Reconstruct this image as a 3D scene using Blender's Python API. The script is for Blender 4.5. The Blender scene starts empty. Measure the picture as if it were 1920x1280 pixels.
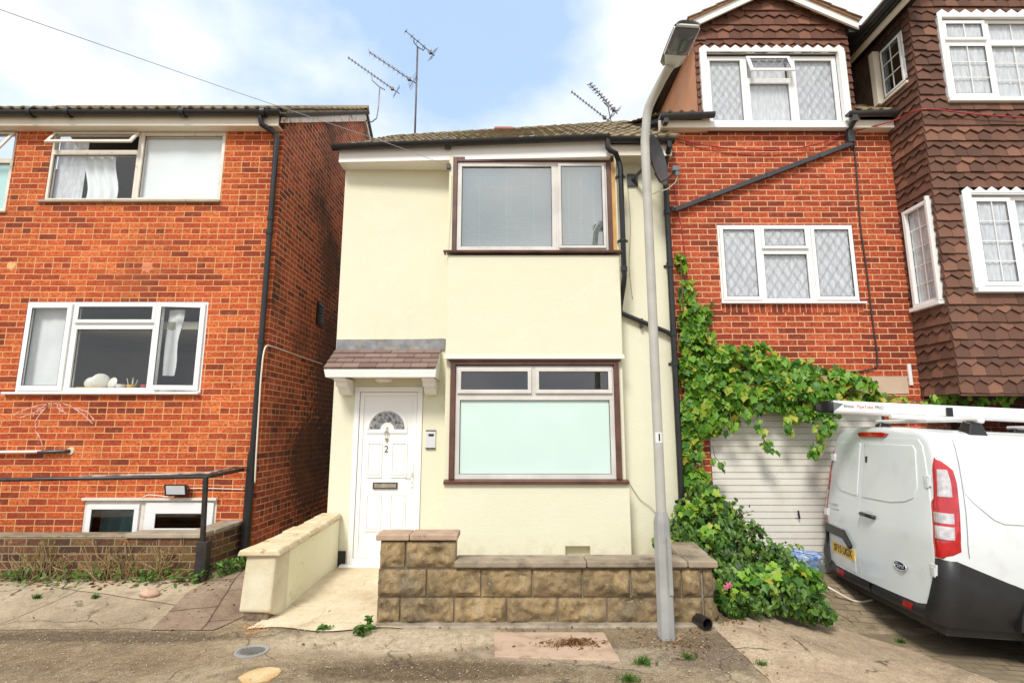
import bpy, math, random
from math import radians, sin, cos, tan, pi, sqrt
from mathutils import Vector, Matrix
from mathutils.geometry import delaunay_2d_cdt
random.seed(7)
S = bpy.context.scene
COL = S.collection

# ------------------------------------------------------------ camera
F = 1000.0            # focal length in pixels of the 1920 px wide photograph
PITCH = radians(9.4)
EYE = 1.70
cd = bpy.data.cameras.new('camera')
cd.sensor_width = 36.0
cd.lens = 36.0 * F / 1920.0
cd.clip_start = 0.05
cd.clip_end = 2000
cam = bpy.data.objects.new('camera', cd)
COL.objects.link(cam)
cam.location = (0, 0, EYE)
cam.rotation_euler = (radians(90) + PITCH, 0, 0)
S.camera = cam

# ------------------------------------------------------------ light and exposure
SUN_EL, SUN_AZ = radians(47), radians(200)      # azimuth clockwise from +Y: sun behind the camera, a little left
sd = bpy.data.lights.new('sun', 'SUN')
sd.energy = 1.75
sd.angle = radians(14)
sd.color = (1.0, 0.96, 0.9)
sun = bpy.data.objects.new('sun', sd)
COL.objects.link(sun)
sdir = Vector((sin(SUN_AZ) * cos(SUN_EL), cos(SUN_AZ) * cos(SUN_EL), sin(SUN_EL)))
sun.rotation_euler = (-sdir).to_track_quat('-Z', 'Y').to_euler()
S.view_settings.view_transform = 'Standard'
S.view_settings.look = 'None'
S.view_settings.exposure = 0.91
S.view_settings.gamma = 1.0
S.view_settings.use_curve_mapping = False
try:
    S.cycles.max_bounces = 8
    S.cycles.transparent_max_bounces = 12
    S.cycles.use_denoising = True
except Exception:
    pass

def nn(nt, typ, **kw):
    n = nt.nodes.new(typ)
    for k, v in kw.items():
        if hasattr(n, k):
            setattr(n, k, v)
    return n

def build_world():
    w = bpy.data.worlds.new('World')
    S.world = w
    w.use_nodes = True
    nt = w.node_tree
    nt.nodes.clear()
    L = nt.links.new
    out = nn(nt, 'ShaderNodeOutputWorld')
    bg = nn(nt, 'ShaderNodeBackground')
    bg.inputs['Strength'].default_value = 0.10
    sky = nn(nt, 'ShaderNodeTexSky')
    sky.sky_type = 'NISHITA'
    sky.sun_disc = False
    sky.sun_elevation = SUN_EL
    sky.sun_rotation = SUN_AZ
    sky.air_density = 1.0
    sky.dust_density = 0.6
    sky.ozone_density = 1.0
    tc = nn(nt, 'ShaderNodeTexCoord')
    mp = nn(nt, 'ShaderNodeMapping')
    mp.inputs['Location'].default_value = (1.35, 0.2, 0.55)
    mp.inputs['Scale'].default_value = (1.0, 1.0, 1.5)
    L(tc.outputs['Generated'], mp.inputs['Vector'])
    n1 = nn(nt, 'ShaderNodeTexNoise')
    n1.inputs['Scale'].default_value = 1.9
    n1.inputs['Detail'].default_value = 7
    n1.inputs['Roughness'].default_value = 0.52
    L(mp.outputs['Vector'], n1.inputs['Vector'])
    # clouds are thicker low down and towards the right, thinner in an opening high above the roofs
    dt = nn(nt, 'ShaderNodeVectorMath', operation='DOT_PRODUCT')
    d = Vector((-0.22, 0.874, 0.86)).normalized()
    dt.inputs[1].default_value = d
    nz = nn(nt, 'ShaderNodeVectorMath', operation='NORMALIZE')
    L(tc.outputs['Generated'], nz.inputs[0])
    L(nz.outputs['Vector'], dt.inputs[0])
    mr = nn(nt, 'ShaderNodeMapRange')
    mr.inputs['From Min'].default_value = 0.92
    mr.inputs['From Max'].default_value = 1.0
    mr.inputs['To Min'].default_value = 0.14
    mr.inputs['To Max'].default_value = -0.10
    L(dt.outputs['Value'], mr.inputs['Value'])
    ad = nn(nt, 'ShaderNodeMath', operation='ADD')
    L(n1.outputs['Fac'], ad.inputs[0])
    L(mr.outputs['Result'], ad.inputs[1])
    cr = nn(nt, 'ShaderNodeValToRGB')
    cr.color_ramp.elements[0].position = 0.40
    cr.color_ramp.elements[0].color = (0.05, 0.05, 0.05, 1)
    cr.color_ramp.elements[1].position = 0.58
    cr.color_ramp.elements[1].color = (1, 1, 1, 1)
    L(ad.outputs['Value'], cr.inputs['Fac'])
    # a second, finer noise gives the clouds grey undersides
    n2 = nn(nt, 'ShaderNodeTexNoise')
    n2.inputs['Scale'].default_value = 4.5
    n2.inputs['Detail'].default_value = 5
    L(mp.outputs['Vector'], n2.inputs['Vector'])
    cc = nn(nt, 'ShaderNodeValToRGB')
    cc.color_ramp.elements[0].position = 0.36
    cc.color_ramp.elements[0].color = (4.9, 5.2, 5.7, 1)
    cc.color_ramp.elements[1].position = 0.54
    cc.color_ramp.elements[1].color = (6.4, 6.5, 6.7, 1)
    L(n2.outputs['Fac'], cc.inputs['Fac'])
    # thin high veil over the blue
    vl = nn(nt, 'ShaderNodeMix', data_type='RGBA')
    vl.inputs['Factor'].default_value = 0.62
    sc = nn(nt, 'ShaderNodeVectorMath', operation='SCALE')
    sc.inputs['Scale'].default_value = 1.0
    L(sky.outputs['Color'], sc.inputs[0])
    L(sc.outputs['Vector'], vl.inputs[6])
    vl.inputs[7].default_value = (3.7, 5.1, 7.0, 1)
    mx = nn(nt, 'ShaderNodeMix', data_type='RGBA')
    L(cr.outputs['Color'], mx.inputs['Factor'])
    L(vl.outputs[2], mx.inputs[6])
    L(cc.outputs['Color'], mx.inputs[7])
    L(mx.outputs[2], bg.inputs['Color'])
    L(bg.outputs['Background'], out.inputs['Surface'])
build_world()

# ------------------------------------------------------------ measuring
def P(x, y, D):
    """photograph pixel -> world point on the vertical plane Y = D"""
    u = (x - 960.0) / F
    v = (640.0 - y) / F
    fw = cos(PITCH) - v * sin(PITCH)
    up = v * cos(PITCH) + sin(PITCH)
    s = D / fw
    return Vector((u * s, D, EYE + up * s))
def PX(x, y, D): return P(x, y, D).x
def PZ(y, D): return P(960, y, D).z
def sst(a, b, t):
    t = max(0.0, min(1.0, (t - a) / (b - a)))
    return t * t * (3 - 2 * t)
def gz(x, y):
    """height of the ground: falls to the right in front of the garage, rises a little to the left"""
    r = -0.25 * sst(1.9, 3.6, x) - 0.042 * max(0.0, min(x, 14) - 3.6)
    r *= 1 - sst(5.5, 6.7, y)
    l = 0.14 * sst(4.95, 6.1, y) * sst(2.0, 2.7, -x)
    return r + l

# ------------------------------------------------------------ mesh builder
class MB:
    def __init__(self, T=None):
        self.v = []; self.f = []; self.uv = []; self.T = T; self.col = None
    def face(self, pts, uvs=None):
        if self.T: pts = [self.T(*p) for p in pts]
        n = len(self.v)
        self.v.extend([tuple(p) for p in pts])
        self.f.append(list(range(n, n + len(pts))))
        self.uv.append(uvs)
    def box(self, x0, x1, y0, y1, z0, z1):
        if x0 > x1: x0, x1 = x1, x0
        if y0 > y1: y0, y1 = y1, y0
        if z0 > z1: z0, z1 = z1, z0
        self.hexa([(x0,y0,z0),(x1,y0,z0),(x1,y1,z0),(x0,y1,z0),(x0,y0,z1),(x1,y0,z1),(x1,y1,z1),(x0,y1,z1)])
    def hexa(self, p):
        if self.T: p = [self.T(*q) for q in p]
        n = len(self.v)
        self.v.extend([tuple(q) for q in p])
        for q in ((0,3,2,1),(4,5,6,7),(0,1,5,4),(1,2,6,5),(2,3,7,6),(3,0,4,7)):
            self.f.append([n + i for i in q]); self.uv.append(None)
    def prism(self, poly, a0, a1, ax='y'):
        """extrude a 2D outline along an axis. ax y: (x,z); ax x: (y,z); ax z: (x,y)"""
        def mk(p, a):
            if ax == 'y': return (p[0], a, p[1])
            if ax == 'x': return (a, p[0], p[1])
            return (p[0], p[1], a)
        A = [mk(p, a0) for p in poly]; B = [mk(p, a1) for p in poly]
        if self.T:
            A = [self.T(*q) for q in A]; B = [self.T(*q) for q in B]
        n = len(self.v); k = len(poly)
        self.v.extend([tuple(q) for q in A + B])
        self.f.append([n + i for i in range(k)]); self.uv.append(None)
        self.f.append([n + k + i for i in reversed(range(k))]); self.uv.append(None)
        for i in range(k):
            j = (i + 1) % k
            self.f.append([n + i, n + k + i, n + k + j, n + j]); self.uv.append(None)
    def tube(self, pts, r, n=8, cap=True, sq=False):
        pts = [Vector(self.T(*p)) if self.T else Vector(p) for p in pts]
        rs = r if isinstance(r, (list, tuple)) else [r] * len(pts)
        base = len(self.v)
        up = Vector((0, 0, 1))
        prev = None
        for i, p in enumerate(pts):
            if i == 0: d = pts[1] - p
            elif i == len(pts) - 1: d = p - pts[i - 1]
            else: d = (pts[i + 1] - p).normalized() + (p - pts[i - 1]).normalized()
            if d.length < 1e-9: d = Vector((0, 0, 1))
            d.normalize()
            if prev is None:
                a = up if abs(d.z) < 0.95 else Vector((1, 0, 0))
                s = d.cross(a).normalized()
            else:
                s = (prev - d * prev.dot(d)).normalized()
            prev = s
            t = s.cross(d)
            for k in range(n):
                an = 2 * pi * k / n + (pi / 4 if sq else 0)
                q = p + (s * cos(an) + t * sin(an)) * rs[i]
                self.v.append(tuple(q))
        for i in range(len(pts) - 1):
            for k in range(n):
                a = base + i * n + k; b = base + i * n + (k + 1) % n
                self.f.append([a, b, b + n, a + n]); self.uv.append(None)
        if cap:
            self.f.append([base + k for k in reversed(range(n))]); self.uv.append(None)
            e = base + (len(pts) - 1) * n
            self.f.append([e + k for k in range(n)]); self.uv.append(None)
    def lathe(self, prof, c=(0,0,0), n=20, axis='z'):
        base = len(self.v)
        for r, h in prof:
            for k in range(n):
                a = 2 * pi * k / n
                if axis == 'z': q = (c[0] + r*cos(a), c[1] + r*sin(a), c[2] + h)
                elif axis == 'y': q = (c[0] + r*cos(a), c[1] - h, c[2] + r*sin(a))
                else: q = (c[0] + h, c[1] + r*cos(a), c[2] + r*sin(a))
                if self.T: q = self.T(*q)
                self.v.append(tuple(q))
        for i in range(len(prof) - 1):
            for k in range(n):
                a = base + i*n + k; b = base + i*n + (k+1) % n
                self.f.append([a, b, b+n, a+n]); self.uv.append(None)
        self.f.append([base + k for k in reversed(range(n))]); self.uv.append(None)
        e = base + (len(prof)-1)*n
        self.f.append([e + k for k in range(n)]); self.uv.append(None)
    def grid(self, fn, nu, nv, close_u=False):
        base = len(self.v)
        for j in range(nv + 1):
            for i in range(nu + 1):
                q = fn(i / nu, j / nv)
                if self.T: q = self.T(*q)
                self.v.append(tuple(q))
        for j in range(nv):
            for i in range(nu):
                a = base + j*(nu+1) + i
                self.f.append([a, a+1, a+nu+2, a+nu+1]); self.uv.append(None)
    def cut(self):
        if not hasattr(self, 'cuts'): self.cuts = []
        self.cuts.append((len(self.v), len(self.f)))
    def build_each(self, name, mat, parent=None, **kw):
        """one object for every piece begun with cut()"""
        cs = self.cuts + [(len(self.v), len(self.f))]
        out = []
        for (v0, f0), (v1, f1) in zip(cs, cs[1:]):
            if f1 == f0: continue
            m = MB(); m.v = self.v[v0:v1]; m.f = [[i - v0 for i in f] for f in self.f[f0:f1]]; m.uv = self.uv[f0:f1]
            out.append(m.build(name, mat, parent, **kw))
        return out
    def build(self, name, mat, parent=None, smooth=False, bevel=0, local=False, auto=None, label=None, recalc=True):
        off = Vector((0, 0, 0))
        if parent is not None and not local:
            q = parent
            while q is not None:
                off += q.location; q = q.parent
        me = bpy.data.meshes.new(name)
        vs = [(a - off.x, b - off.y, c - off.z) for a, b, c in self.v]
        me.from_pydata(vs, [], self.f)
        uvl = me.uv_layers.new(name='UVMap')
        V = [Vector(q) for q in self.v]
        for pi_, poly in enumerate(me.polygons):
            given = self.uv[pi_] if pi_ < len(self.uv) else None
            n = poly.normal
            ax, ay, az = abs(n.x), abs(n.y), abs(n.z)
            for k, li in enumerate(poly.loop_indices):
                if given: uvl.data[li].uv = given[k]; continue
                p = V[me.loops[li].vertex_index]
                if az >= ax and az >= ay: uvl.data[li].uv = (p.x, p.y)
                elif ay >= ax: uvl.data[li].uv = (p.x, p.z)
                else: uvl.data[li].uv = (p.y, p.z)
        if recalc:
            import bmesh
            bm = bmesh.new(); bm.from_mesh(me)
            if smooth: bmesh.ops.remove_doubles(bm, verts=bm.verts, dist=0.00002)
            bmesh.ops.recalc_face_normals(bm, faces=bm.faces)
            bm.to_mesh(me); bm.free()
        if smooth:
            for p in me.polygons: p.use_smooth = True
        me.materials.append(mat)
        o = bpy.data.objects.new(name, me)
        COL.objects.link(o)
        if parent is not None: o.parent = parent
        if smooth and auto is not None:
            try:
                me.set_sharp_from_angle(angle=radians(auto))
            except Exception: pass
        if bevel:
            b = o.modifiers.new('bevel', 'BEVEL'); b.width = bevel; b.segments = 2
            b.limit_method = 'ANGLE'; b.angle_limit = radians(40)
            b.harden_normals = False
        if label: o['label'] = label
        return o

def thing(name, label, cat, loc=(0, 0, 0), group=None, rotz=0):
    o = bpy.data.objects.new(name, None)
    o.empty_display_size = 0.2
    COL.objects.link(o)
    o.location = loc
    o.rotation_euler = (0, 0, rotz)
    o['label'] = label; o['category'] = cat
    if group: o['group'] = group
    return o
def tag(o, label, cat, group=None):
    o['label'] = label; o['category'] = cat
    if group: o['group'] = group
    return o
def struct(o, kind='structure'):
    o['kind'] = kind
    return o
def text_mesh(name, body, size, mat, parent, M, thick=0.001, xs=1.0, shear=0.0, spacing=1.0, bold=0.0):
    """lettering lying in its own x,y plane, moved by matrix M (in the parent's space)"""
    cu = bpy.data.curves.new('tmp', 'FONT')
    cu.body = body; cu.size = size; cu.extrude = thick; cu.align_x = 'CENTER'; cu.align_y = 'CENTER'
    cu.shear = shear; cu.space_character = spacing; cu.offset = bold
    t = bpy.data.objects.new('tmp', cu)
    COL.objects.link(t)
    dg = bpy.context.evaluated_depsgraph_get(); dg.update()
    me = bpy.data.meshes.new_from_object(t.evaluated_get(dg))
    bpy.data.objects.remove(t)
    me.transform(M @ Matrix.Diagonal((xs, 1, 1, 1)))
    me.materials.clear(); me.materials.append(mat)
    me.name = name
    o = bpy.data.objects.new(name, me)
    COL.objects.link(o)
    if parent is not None: o.parent = parent
    return o
# ------------------------------------------------------------ materials
def newmat(name):
    m = bpy.data.materials.new(name)
    m.use_nodes = True
    nt = m.node_tree
    b = nt.nodes.get('Principled BSDF')
    return m, nt, b, nt.links.new
def sock(nt, v):
    return v
def math_(nt, op, a, b=None, c=None, clamp=False):
    n = nn(nt, 'ShaderNodeMath', operation=op); n.use_clamp = clamp
    for i, q in enumerate((a, b, c)):
        if q is None: continue
        if isinstance(q, (int, float)): n.inputs[i].default_value = q
        else: nt.links.new(q, n.inputs[i])
    return n.outputs[0]
def mixc(nt, f, a, b, mode='MIX'):
    n = nn(nt, 'ShaderNodeMix', data_type='RGBA', blend_type=mode)
    for i, q in ((0, f), (6, a), (7, b)):
        if isinstance(q, (int, float)): n.inputs[i].default_value = q
        elif isinstance(q, (tuple, list)): n.inputs[i].default_value = (*q[:3], 1)
        else: nt.links.new(q, n.inputs[i])
    return n.outputs[2]
def noise(nt, vec, scale, detail=4, rough=0.55, dist=0.0):
    n = nn(nt, 'ShaderNodeTexNoise')
    n.inputs['Scale'].default_value = scale; n.inputs['Detail'].default_value = detail
    n.inputs['Roughness'].default_value = rough; n.inputs['Distortion'].default_value = dist
    if vec is not None: nt.links.new(vec, n.inputs['Vector'])
    return n.outputs['Fac']
def ramp(nt, f, stops, interp='LINEAR'):
    n = nn(nt, 'ShaderNodeValToRGB')
    cr = n.color_ramp; cr.interpolation = interp
    while len(cr.elements) < len(stops): cr.elements.new(0.5)
    for e, (p, c) in zip(cr.elements, stops):
        e.position = p
        e.color = (*c[:3], 1) if isinstance(c, (tuple, list)) else (c, c, c, 1)
    nt.links.new(f, n.inputs['Fac'])
    return n.outputs['Color']
def bump(nt, b, h, strength=0.4, dist=0.01, prev=None):
    n = nn(nt, 'ShaderNodeBump')
    n.inputs['Strength'].default_value = strength
    n.inputs['Distance'].default_value = dist
    nt.links.new(h, n.inputs['Height'])
    if prev is not None: nt.links.new(prev, n.inputs['Normal'])
    nt.links.new(n.outputs['Normal'], b.inputs['Normal'])
    return n.outputs['Normal']

def pmat(name, c, rough=0.6, c2=None, scale=3.0, bstr=0.1, bscale=40, bdist=0.003, metal=0.0, coat=0.0, dirt=None, dscale=2.0, dpos=(0.55, 0.7), spec=0.5):
    m, nt, b, L = newmat(name)
    tc = nn(nt, 'ShaderNodeTexCoord').outputs['Object']
    c2 = c2 or tuple(q * 0.88 for q in c)
    col = mixc(nt, ramp(nt, noise(nt, tc, scale, 6), [(0.35, 0.0), (0.65, 1.0)]), c, c2)
    if dirt:
        col = mixc(nt, ramp(nt, noise(nt, tc, dscale, 8, 0.65), [(dpos[0], 0.0), (dpos[1], 1.0)]), col, dirt)
    L(col, b.inputs['Base Color'])
    b.inputs['Roughness'].default_value = rough
    b.inputs['Metallic'].default_value = metal
    b.inputs['Coat Weight'].default_value = coat
    b.inputs['Specular IOR Level'].default_value = spec
    if bstr: bump(nt, b, noise(nt, tc, bscale, 4), bstr, bdist)
    return m

def brick_mat(name, shades, mortar, H=0.079, W=0.237, j=0.010, header_every=0, dirt=None, dirt_amt=(0.5, 0.75), dscale=0.9, bias=None, patch=None, grad=None):
    """bricks from UVs in metres; each brick has its own shade"""
    m, nt, b, L = newmat(name)
    uv = nn(nt, 'ShaderNodeUVMap').outputs['UV']
    obj = nn(nt, 'ShaderNodeTexCoord').outputs['Object']
    sp = nn(nt, 'ShaderNodeSeparateXYZ'); L(uv, sp.inputs[0])
    # slight wobble of the joints
    wob = math_(nt, 'MULTIPLY', math_(nt, 'SUBTRACT', noise(nt, uv, 9, 2), 0.5), 0.008)
    u = math_(nt, 'ADD', sp.outputs[0], wob)
    wob2 = math_(nt, 'MULTIPLY', math_(nt, 'SUBTRACT', noise(nt, uv, 6.1, 2), 0.5), 0.007)
    v = math_(nt, 'ADD', sp.outputs[1], wob2)
    r = math_(nt, 'DIVIDE', v, H)
    row = math_(nt, 'FLOOR', r)
    fr = math_(nt, 'FRACT', r)
    k = math_(nt, 'DIVIDE', u, W)
    if header_every:
        hd = math_(nt, 'COMPARE', math_(nt, 'FLOORED_MODULO', row, header_every), 0.0, 0.1)
        k = math_(nt, 'MULTIPLY', k, math_(nt, 'ADD', hd, 1.0))
    k = math_(nt, 'ADD', k, math_(nt, 'MULTIPLY', math_(nt, 'FLOORED_MODULO', row, 2.0), 0.5))
    # rows slide a little
    col_i = math_(nt, 'FLOOR', k)
    fc = math_(nt, 'FRACT', k)
    cb = nn(nt, 'ShaderNodeCombineXYZ'); L(col_i, cb.inputs[0]); L(row, cb.inputs[1])
    wn = nn(nt, 'ShaderNodeTexWhiteNoise', noise_dimensions='2D'); L(cb.outputs[0], wn.inputs['Vector'])
    n_big = noise(nt, uv, 0.8, 3)
    val = math_(nt, 'ADD', wn.outputs['Value'], math_(nt, 'MULTIPLY', math_(nt, 'SUBTRACT', n_big, 0.5), 0.9), clamp=True)
    if bias: val = math_(nt, 'ADD', val, bias, clamp=True)
    st = [(i / max(1, len(shades) - 1), c) for i, c in enumerate(shades)]
    bc = ramp(nt, val, st)
    # mottling inside a brick
    bc = mixc(nt, ramp(nt, noise(nt, uv, 30, 7, 0.75), [(0.40, 0.0), (0.62, 0.85)]), bc, tuple(q * 0.8 for q in shades[0]))
    bc = mixc(nt, ramp(nt, noise(nt, uv, 14, 6, 0.7), [(0.56, 0.0), (0.72, 0.40)]), bc, (0.72, 0.36, 0.18))
    def edge(fx, size, jj):
        a = math_(nt, 'SUBTRACT', 0.5, math_(nt, 'ABSOLUTE', math_(nt, 'SUBTRACT', fx, 0.5)))
        return math_(nt, 'MULTIPLY', a, size)
    ev = edge(fr, H, j)
    eu = edge(fc, W, j)
    if header_every:
        eu = math_(nt, 'DIVIDE', eu, math_(nt, 'ADD', hd, 1.0))
    e = math_(nt, 'MINIMUM', ev, eu)
    e = math_(nt, 'ADD', e, math_(nt, 'MULTIPLY', math_(nt, 'SUBTRACT', noise(nt, uv, 60, 3), 0.5), 0.004))
    mask = nn(nt, 'ShaderNodeMapRange')
    mask.inputs['From Min'].default_value = j * 0.5 - 0.0012
    mask.inputs['From Max'].default_value = j * 0.5 + 0.0016
    L(e, mask.inputs['Value'])
    bc = mixc(nt, 1.0, bc, ramp(nt, noise(nt, uv, 1.1, 7, 0.65, 0.5), [(0.32, (0.70, 0.66, 0.66)), (0.52, (1.0, 1.0, 1.0)), (0.70, (1.14, 1.16, 1.2))]), 'MULTIPLY')
    mc = mixc(nt, noise(nt, uv, 5, 5), mortar, tuple(q * 0.7 for q in mortar))
    col = mixc(nt, mask.outputs['Result'], mc, bc)
    if patch:     # a repaired, paler area etc: list of (centre u, v, radius, colour)
        for (pu, pv, pr, pc) in patch:
            dx = math_(nt, 'SUBTRACT', sp.outputs[0], pu); dy = math_(nt, 'SUBTRACT', sp.outputs[1], pv)
            dd = math_(nt, 'SQRT', math_(nt, 'ADD', math_(nt, 'MULTIPLY', dx, dx), math_(nt, 'MULTIPLY', dy, dy)))
            dd = math_(nt, 'ADD', dd, math_(nt, 'MULTIPLY', math_(nt, 'SUBTRACT', noise(nt, uv, 16, 5, 0.7), 0.5), pr * 2.6))
            f = math_(nt, 'LESS_THAN', dd, pr)
            col = mixc(nt, math_(nt, 'MULTIPLY', f, 0.75), col, pc)
    if dirt:
        dn = ramp(nt, noise(nt, uv, dscale, 8, 0.66, 0.3), [(dirt_amt[0], 0.0), (dirt_amt[1], 1.0)])
        col = mixc(nt, math_(nt, 'MULTIPLY', dn, 0.8), col, dirt)
    L(col, b.inputs['Base Color'])
    b.inputs['Roughness'].default_value = 0.85
    b.inputs['Specular IOR Level'].default_value = 0.25
    hgt = math_(nt, 'ADD', mask.outputs['Result'], math_(nt, 'MULTIPLY', noise(nt, uv, 55, 5, 0.7), 0.35))
    bump(nt, b, hgt, 0.75, 0.006)
    return m

BR1 = [(0.22, 0.045, 0.022), (0.44, 0.068, 0.024), (0.60, 0.105, 0.030), (0.68, 0.135, 0.036), (0.70, 0.155, 0.040), (0.78, 0.20, 0.055)]
BR2 = [(0.18, 0.040, 0.022), (0.36, 0.056, 0.025), (0.52, 0.085, 0.032), (0.60, 0.110, 0.040), (0.64, 0.135, 0.05)]
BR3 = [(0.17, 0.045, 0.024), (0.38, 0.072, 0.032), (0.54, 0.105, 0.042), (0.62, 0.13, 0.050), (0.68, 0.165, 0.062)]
M = {}
M['brick_left'] = brick_mat('orange_brick', BR1, (0.80, 0.40, 0.17), j=0.0115, header_every=6, bias=-0.02,
    dirt=(0.30, 0.09, 0.035), dirt_amt=(0.54, 0.85),
    patch=[(PX(20, 497, 6.75), PZ(497, 6.75), 0.055, (0.8, 0.5, 0.22)), (PX(275, 500, 6.75), PZ(500, 6.75), 0.07, (0.72, 0.28, 0.15))])
M['brick_right'] = brick_mat('red_brick', BR2, (0.82, 0.46, 0.25), j=0.0115, bias=0.05)
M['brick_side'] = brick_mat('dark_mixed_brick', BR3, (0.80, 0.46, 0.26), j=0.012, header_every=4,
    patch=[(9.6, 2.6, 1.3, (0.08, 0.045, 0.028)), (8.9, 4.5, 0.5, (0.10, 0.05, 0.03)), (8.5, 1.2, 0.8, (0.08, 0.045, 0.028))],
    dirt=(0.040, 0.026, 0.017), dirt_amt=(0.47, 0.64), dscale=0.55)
M['brick_low'] = brick_mat('mossy_brown_brick', [(0.07, 0.035, 0.022), (0.13, 0.055, 0.03), (0.19, 0.08, 0.04), (0.22, 0.13, 0.05)], (0.34, 0.27, 0.17),
    j=0.011, dirt=(0.14, 0.12, 0.03), dirt_amt=(0.5, 0.72), dscale=2.5)
M['brick_dark'] = brick_mat('shaded_brick', [(0.07, 0.026, 0.016), (0.17, 0.040, 0.022), (0.32, 0.060, 0.028)], (0.3, 0.2, 0.13), dirt=(0.03, 0.02, 0.015), dirt_amt=(0.45, 0.65))  # brick colours darkened to give the shade of the recess under the bay

def cream_mat():
    m, nt, b, L = newmat('cream_render')
    tc = nn(nt, 'ShaderNodeTexCoord').outputs['Object']
    col = mixc(nt, ramp(nt, noise(nt, tc, 0.7, 6), [(0.35, 0.0), (0.7, 1.0)]), (0.72, 0.70, 0.535), (0.69, 0.665, 0.495))
    # thin streaks of dirt
    mp = nn(nt, 'ShaderNodeMapping'); mp.inputs['Scale'].default_value = (7, 7, 0.6); L(tc, mp.inputs['Vector'])
    st = ramp(nt, noise(nt, mp.outputs['Vector'], 1.0, 7, 0.6), [(0.60, 0.0), (0.80, 0.20)])
    col = mixc(nt, st, col, (0.58, 0.50, 0.32))
    # splashed dirt near the ground and faint patches of older paint, each with a shape of its own
    sp = nn(nt, 'ShaderNodeSeparateXYZ'); L(tc, sp.inputs[0])
    hz = math_(nt, 'ADD', sp.outputs[2], math_(nt, 'MULTIPLY', math_(nt, 'SUBTRACT', noise(nt, tc, 6, 8, 0.7), 0.5), 1.1))
    col = mixc(nt, ramp(nt, hz, [(0.05, 0.45), (0.42, 0.0)]), col, (0.42, 0.36, 0.24))
    col = mixc(nt, ramp(nt, noise(nt, tc, 2.1, 9, 0.72, 0.8), [(0.56, 0.0), (0.60, 0.16)]), col, (0.80, 0.79, 0.66))
    L(col, b.inputs['Base Color'])
    b.inputs['Roughness'].default_value = 0.75
    b.inputs['Specular IOR Level'].default_value = 0.25
    mp2 = nn(nt, 'ShaderNodeMapping'); mp2.inputs['Scale'].default_value = (0.45, 0.45, 1.2); L(tc, mp2.inputs['Vector'])
    h = math_(nt, 'ADD', math_(nt, 'MULTIPLY', noise(nt, mp2.outputs['Vector'], 60, 5, 0.6), 0.7), math_(nt, 'MULTIPLY', noise(nt, tc, 4, 3), 1.0))
    bump(nt, b, h, 0.55, 0.008)
    return m
M['cream'] = cream_mat()
M['wall_cream'] = pmat('cream_paint_worn', (0.80, 0.77, 0.56), 0.7, (0.76, 0.71, 0.48), 2, 0.35, 50, 0.004, dirt=(0.45, 0.36, 0.22), dscale=3, dpos=(0.60, 0.75))
M['pier_cream'] = pmat('weathered_pale_render', (0.66, 0.60, 0.44), 0.8, (0.55, 0.47, 0.30), 4, 0.5, 40, 0.006, dirt=(0.30, 0.20, 0.11), dscale=5, dpos=(0.60, 0.72))
M['white'] = pmat('white_upvc', (0.82, 0.82, 0.80), 0.28, (0.79, 0.79, 0.77), 2, 0.02, 30)
M['white_door'] = pmat('white_door_paint', (0.84, 0.83, 0.80), 0.25, (0.81, 0.80, 0.77), 2, 0.02, 30)
M['grey_upvc'] = pmat('greyed_frame', (0.68, 0.66, 0.61), 0.35, (0.56, 0.53, 0.49), 3, 0.03, 30)
M['old_white'] = pmat('peeling_white_paint', (0.74, 0.69, 0.60), 0.6, (0.66, 0.60, 0.50), 6, 0.25, 50, 0.004, dirt=(0.34, 0.24, 0.15), dscale=12, dpos=(0.62, 0.70))
M['fascia'] = pmat('cream_fascia_board', (0.80, 0.74, 0.62), 0.45, (0.74, 0.66, 0.52), 2, 0.05, 30)
M['white_fascia'] = pmat('white_fascia_board', (0.84, 0.82, 0.78), 0.4, (0.80, 0.78, 0.73), 2, 0.03, 30)
M['barge_old'] = pmat('flaking_bargeboard', (0.78, 0.72, 0.64), 0.7, (0.6, 0.5, 0.42), 9, 0.3, 40, 0.005, dirt=(0.25, 0.17, 0.12), dscale=9, dpos=(0.58, 0.64))
M['brown'] = pmat('dark_brown_timber', (0.075, 0.030, 0.020), 0.45, (0.13, 0.055, 0.035), 5, 0.15, 50, 0.003)
M['wood'] = pmat('bare_yellow_timber', (0.62, 0.36, 0.10), 0.6, (0.52, 0.28, 0.08), 8, 0.1, 40)
M['black'] = pmat('black_plastic', (0.012, 0.012, 0.013), 0.28, (0.02, 0.02, 0.02), 4, 0.04, 40)
M['grey_pipe'] = pmat('grey_black_plastic', (0.035, 0.035, 0.037), 0.35, (0.05, 0.05, 0.052), 5, 0.05, 40)
M['black_iron'] = pmat('black_painted_iron', (0.014, 0.013, 0.013), 0.4, (0.035, 0.028, 0.025), 14, 0.25, 60, 0.003)
M['worn_rail'] = pmat('worn_rail_top', (0.34, 0.24, 0.20), 0.5, (0.10, 0.08, 0.07), 10, 0.2, 60, 0.002)
M['mint'] = None
M['galv'] = pmat('grey_column_paint', (0.33, 0.33, 0.31), 0.5, (0.26, 0.26, 0.245), 4, 0.2, 50, 0.003, dirt=(0.16, 0.15, 0.12), dscale=7, dpos=(0.62, 0.72))
M['galv2'] = pmat('pale_column_paint', (0.46, 0.45, 0.40), 0.5, (0.38, 0.37, 0.33), 4, 0.15, 50, 0.002)
M['alu'] = pmat('brushed_aluminium', (0.72, 0.73, 0.74), 0.35, (0.66, 0.67, 0.68), 6, 0.03, 60, metal=0.35)
M['dull_metal'] = pmat('dull_metal', (0.30, 0.29, 0.28), 0.5, (0.20, 0.19, 0.18), 8, 0.1, 60, metal=0.5)
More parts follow.
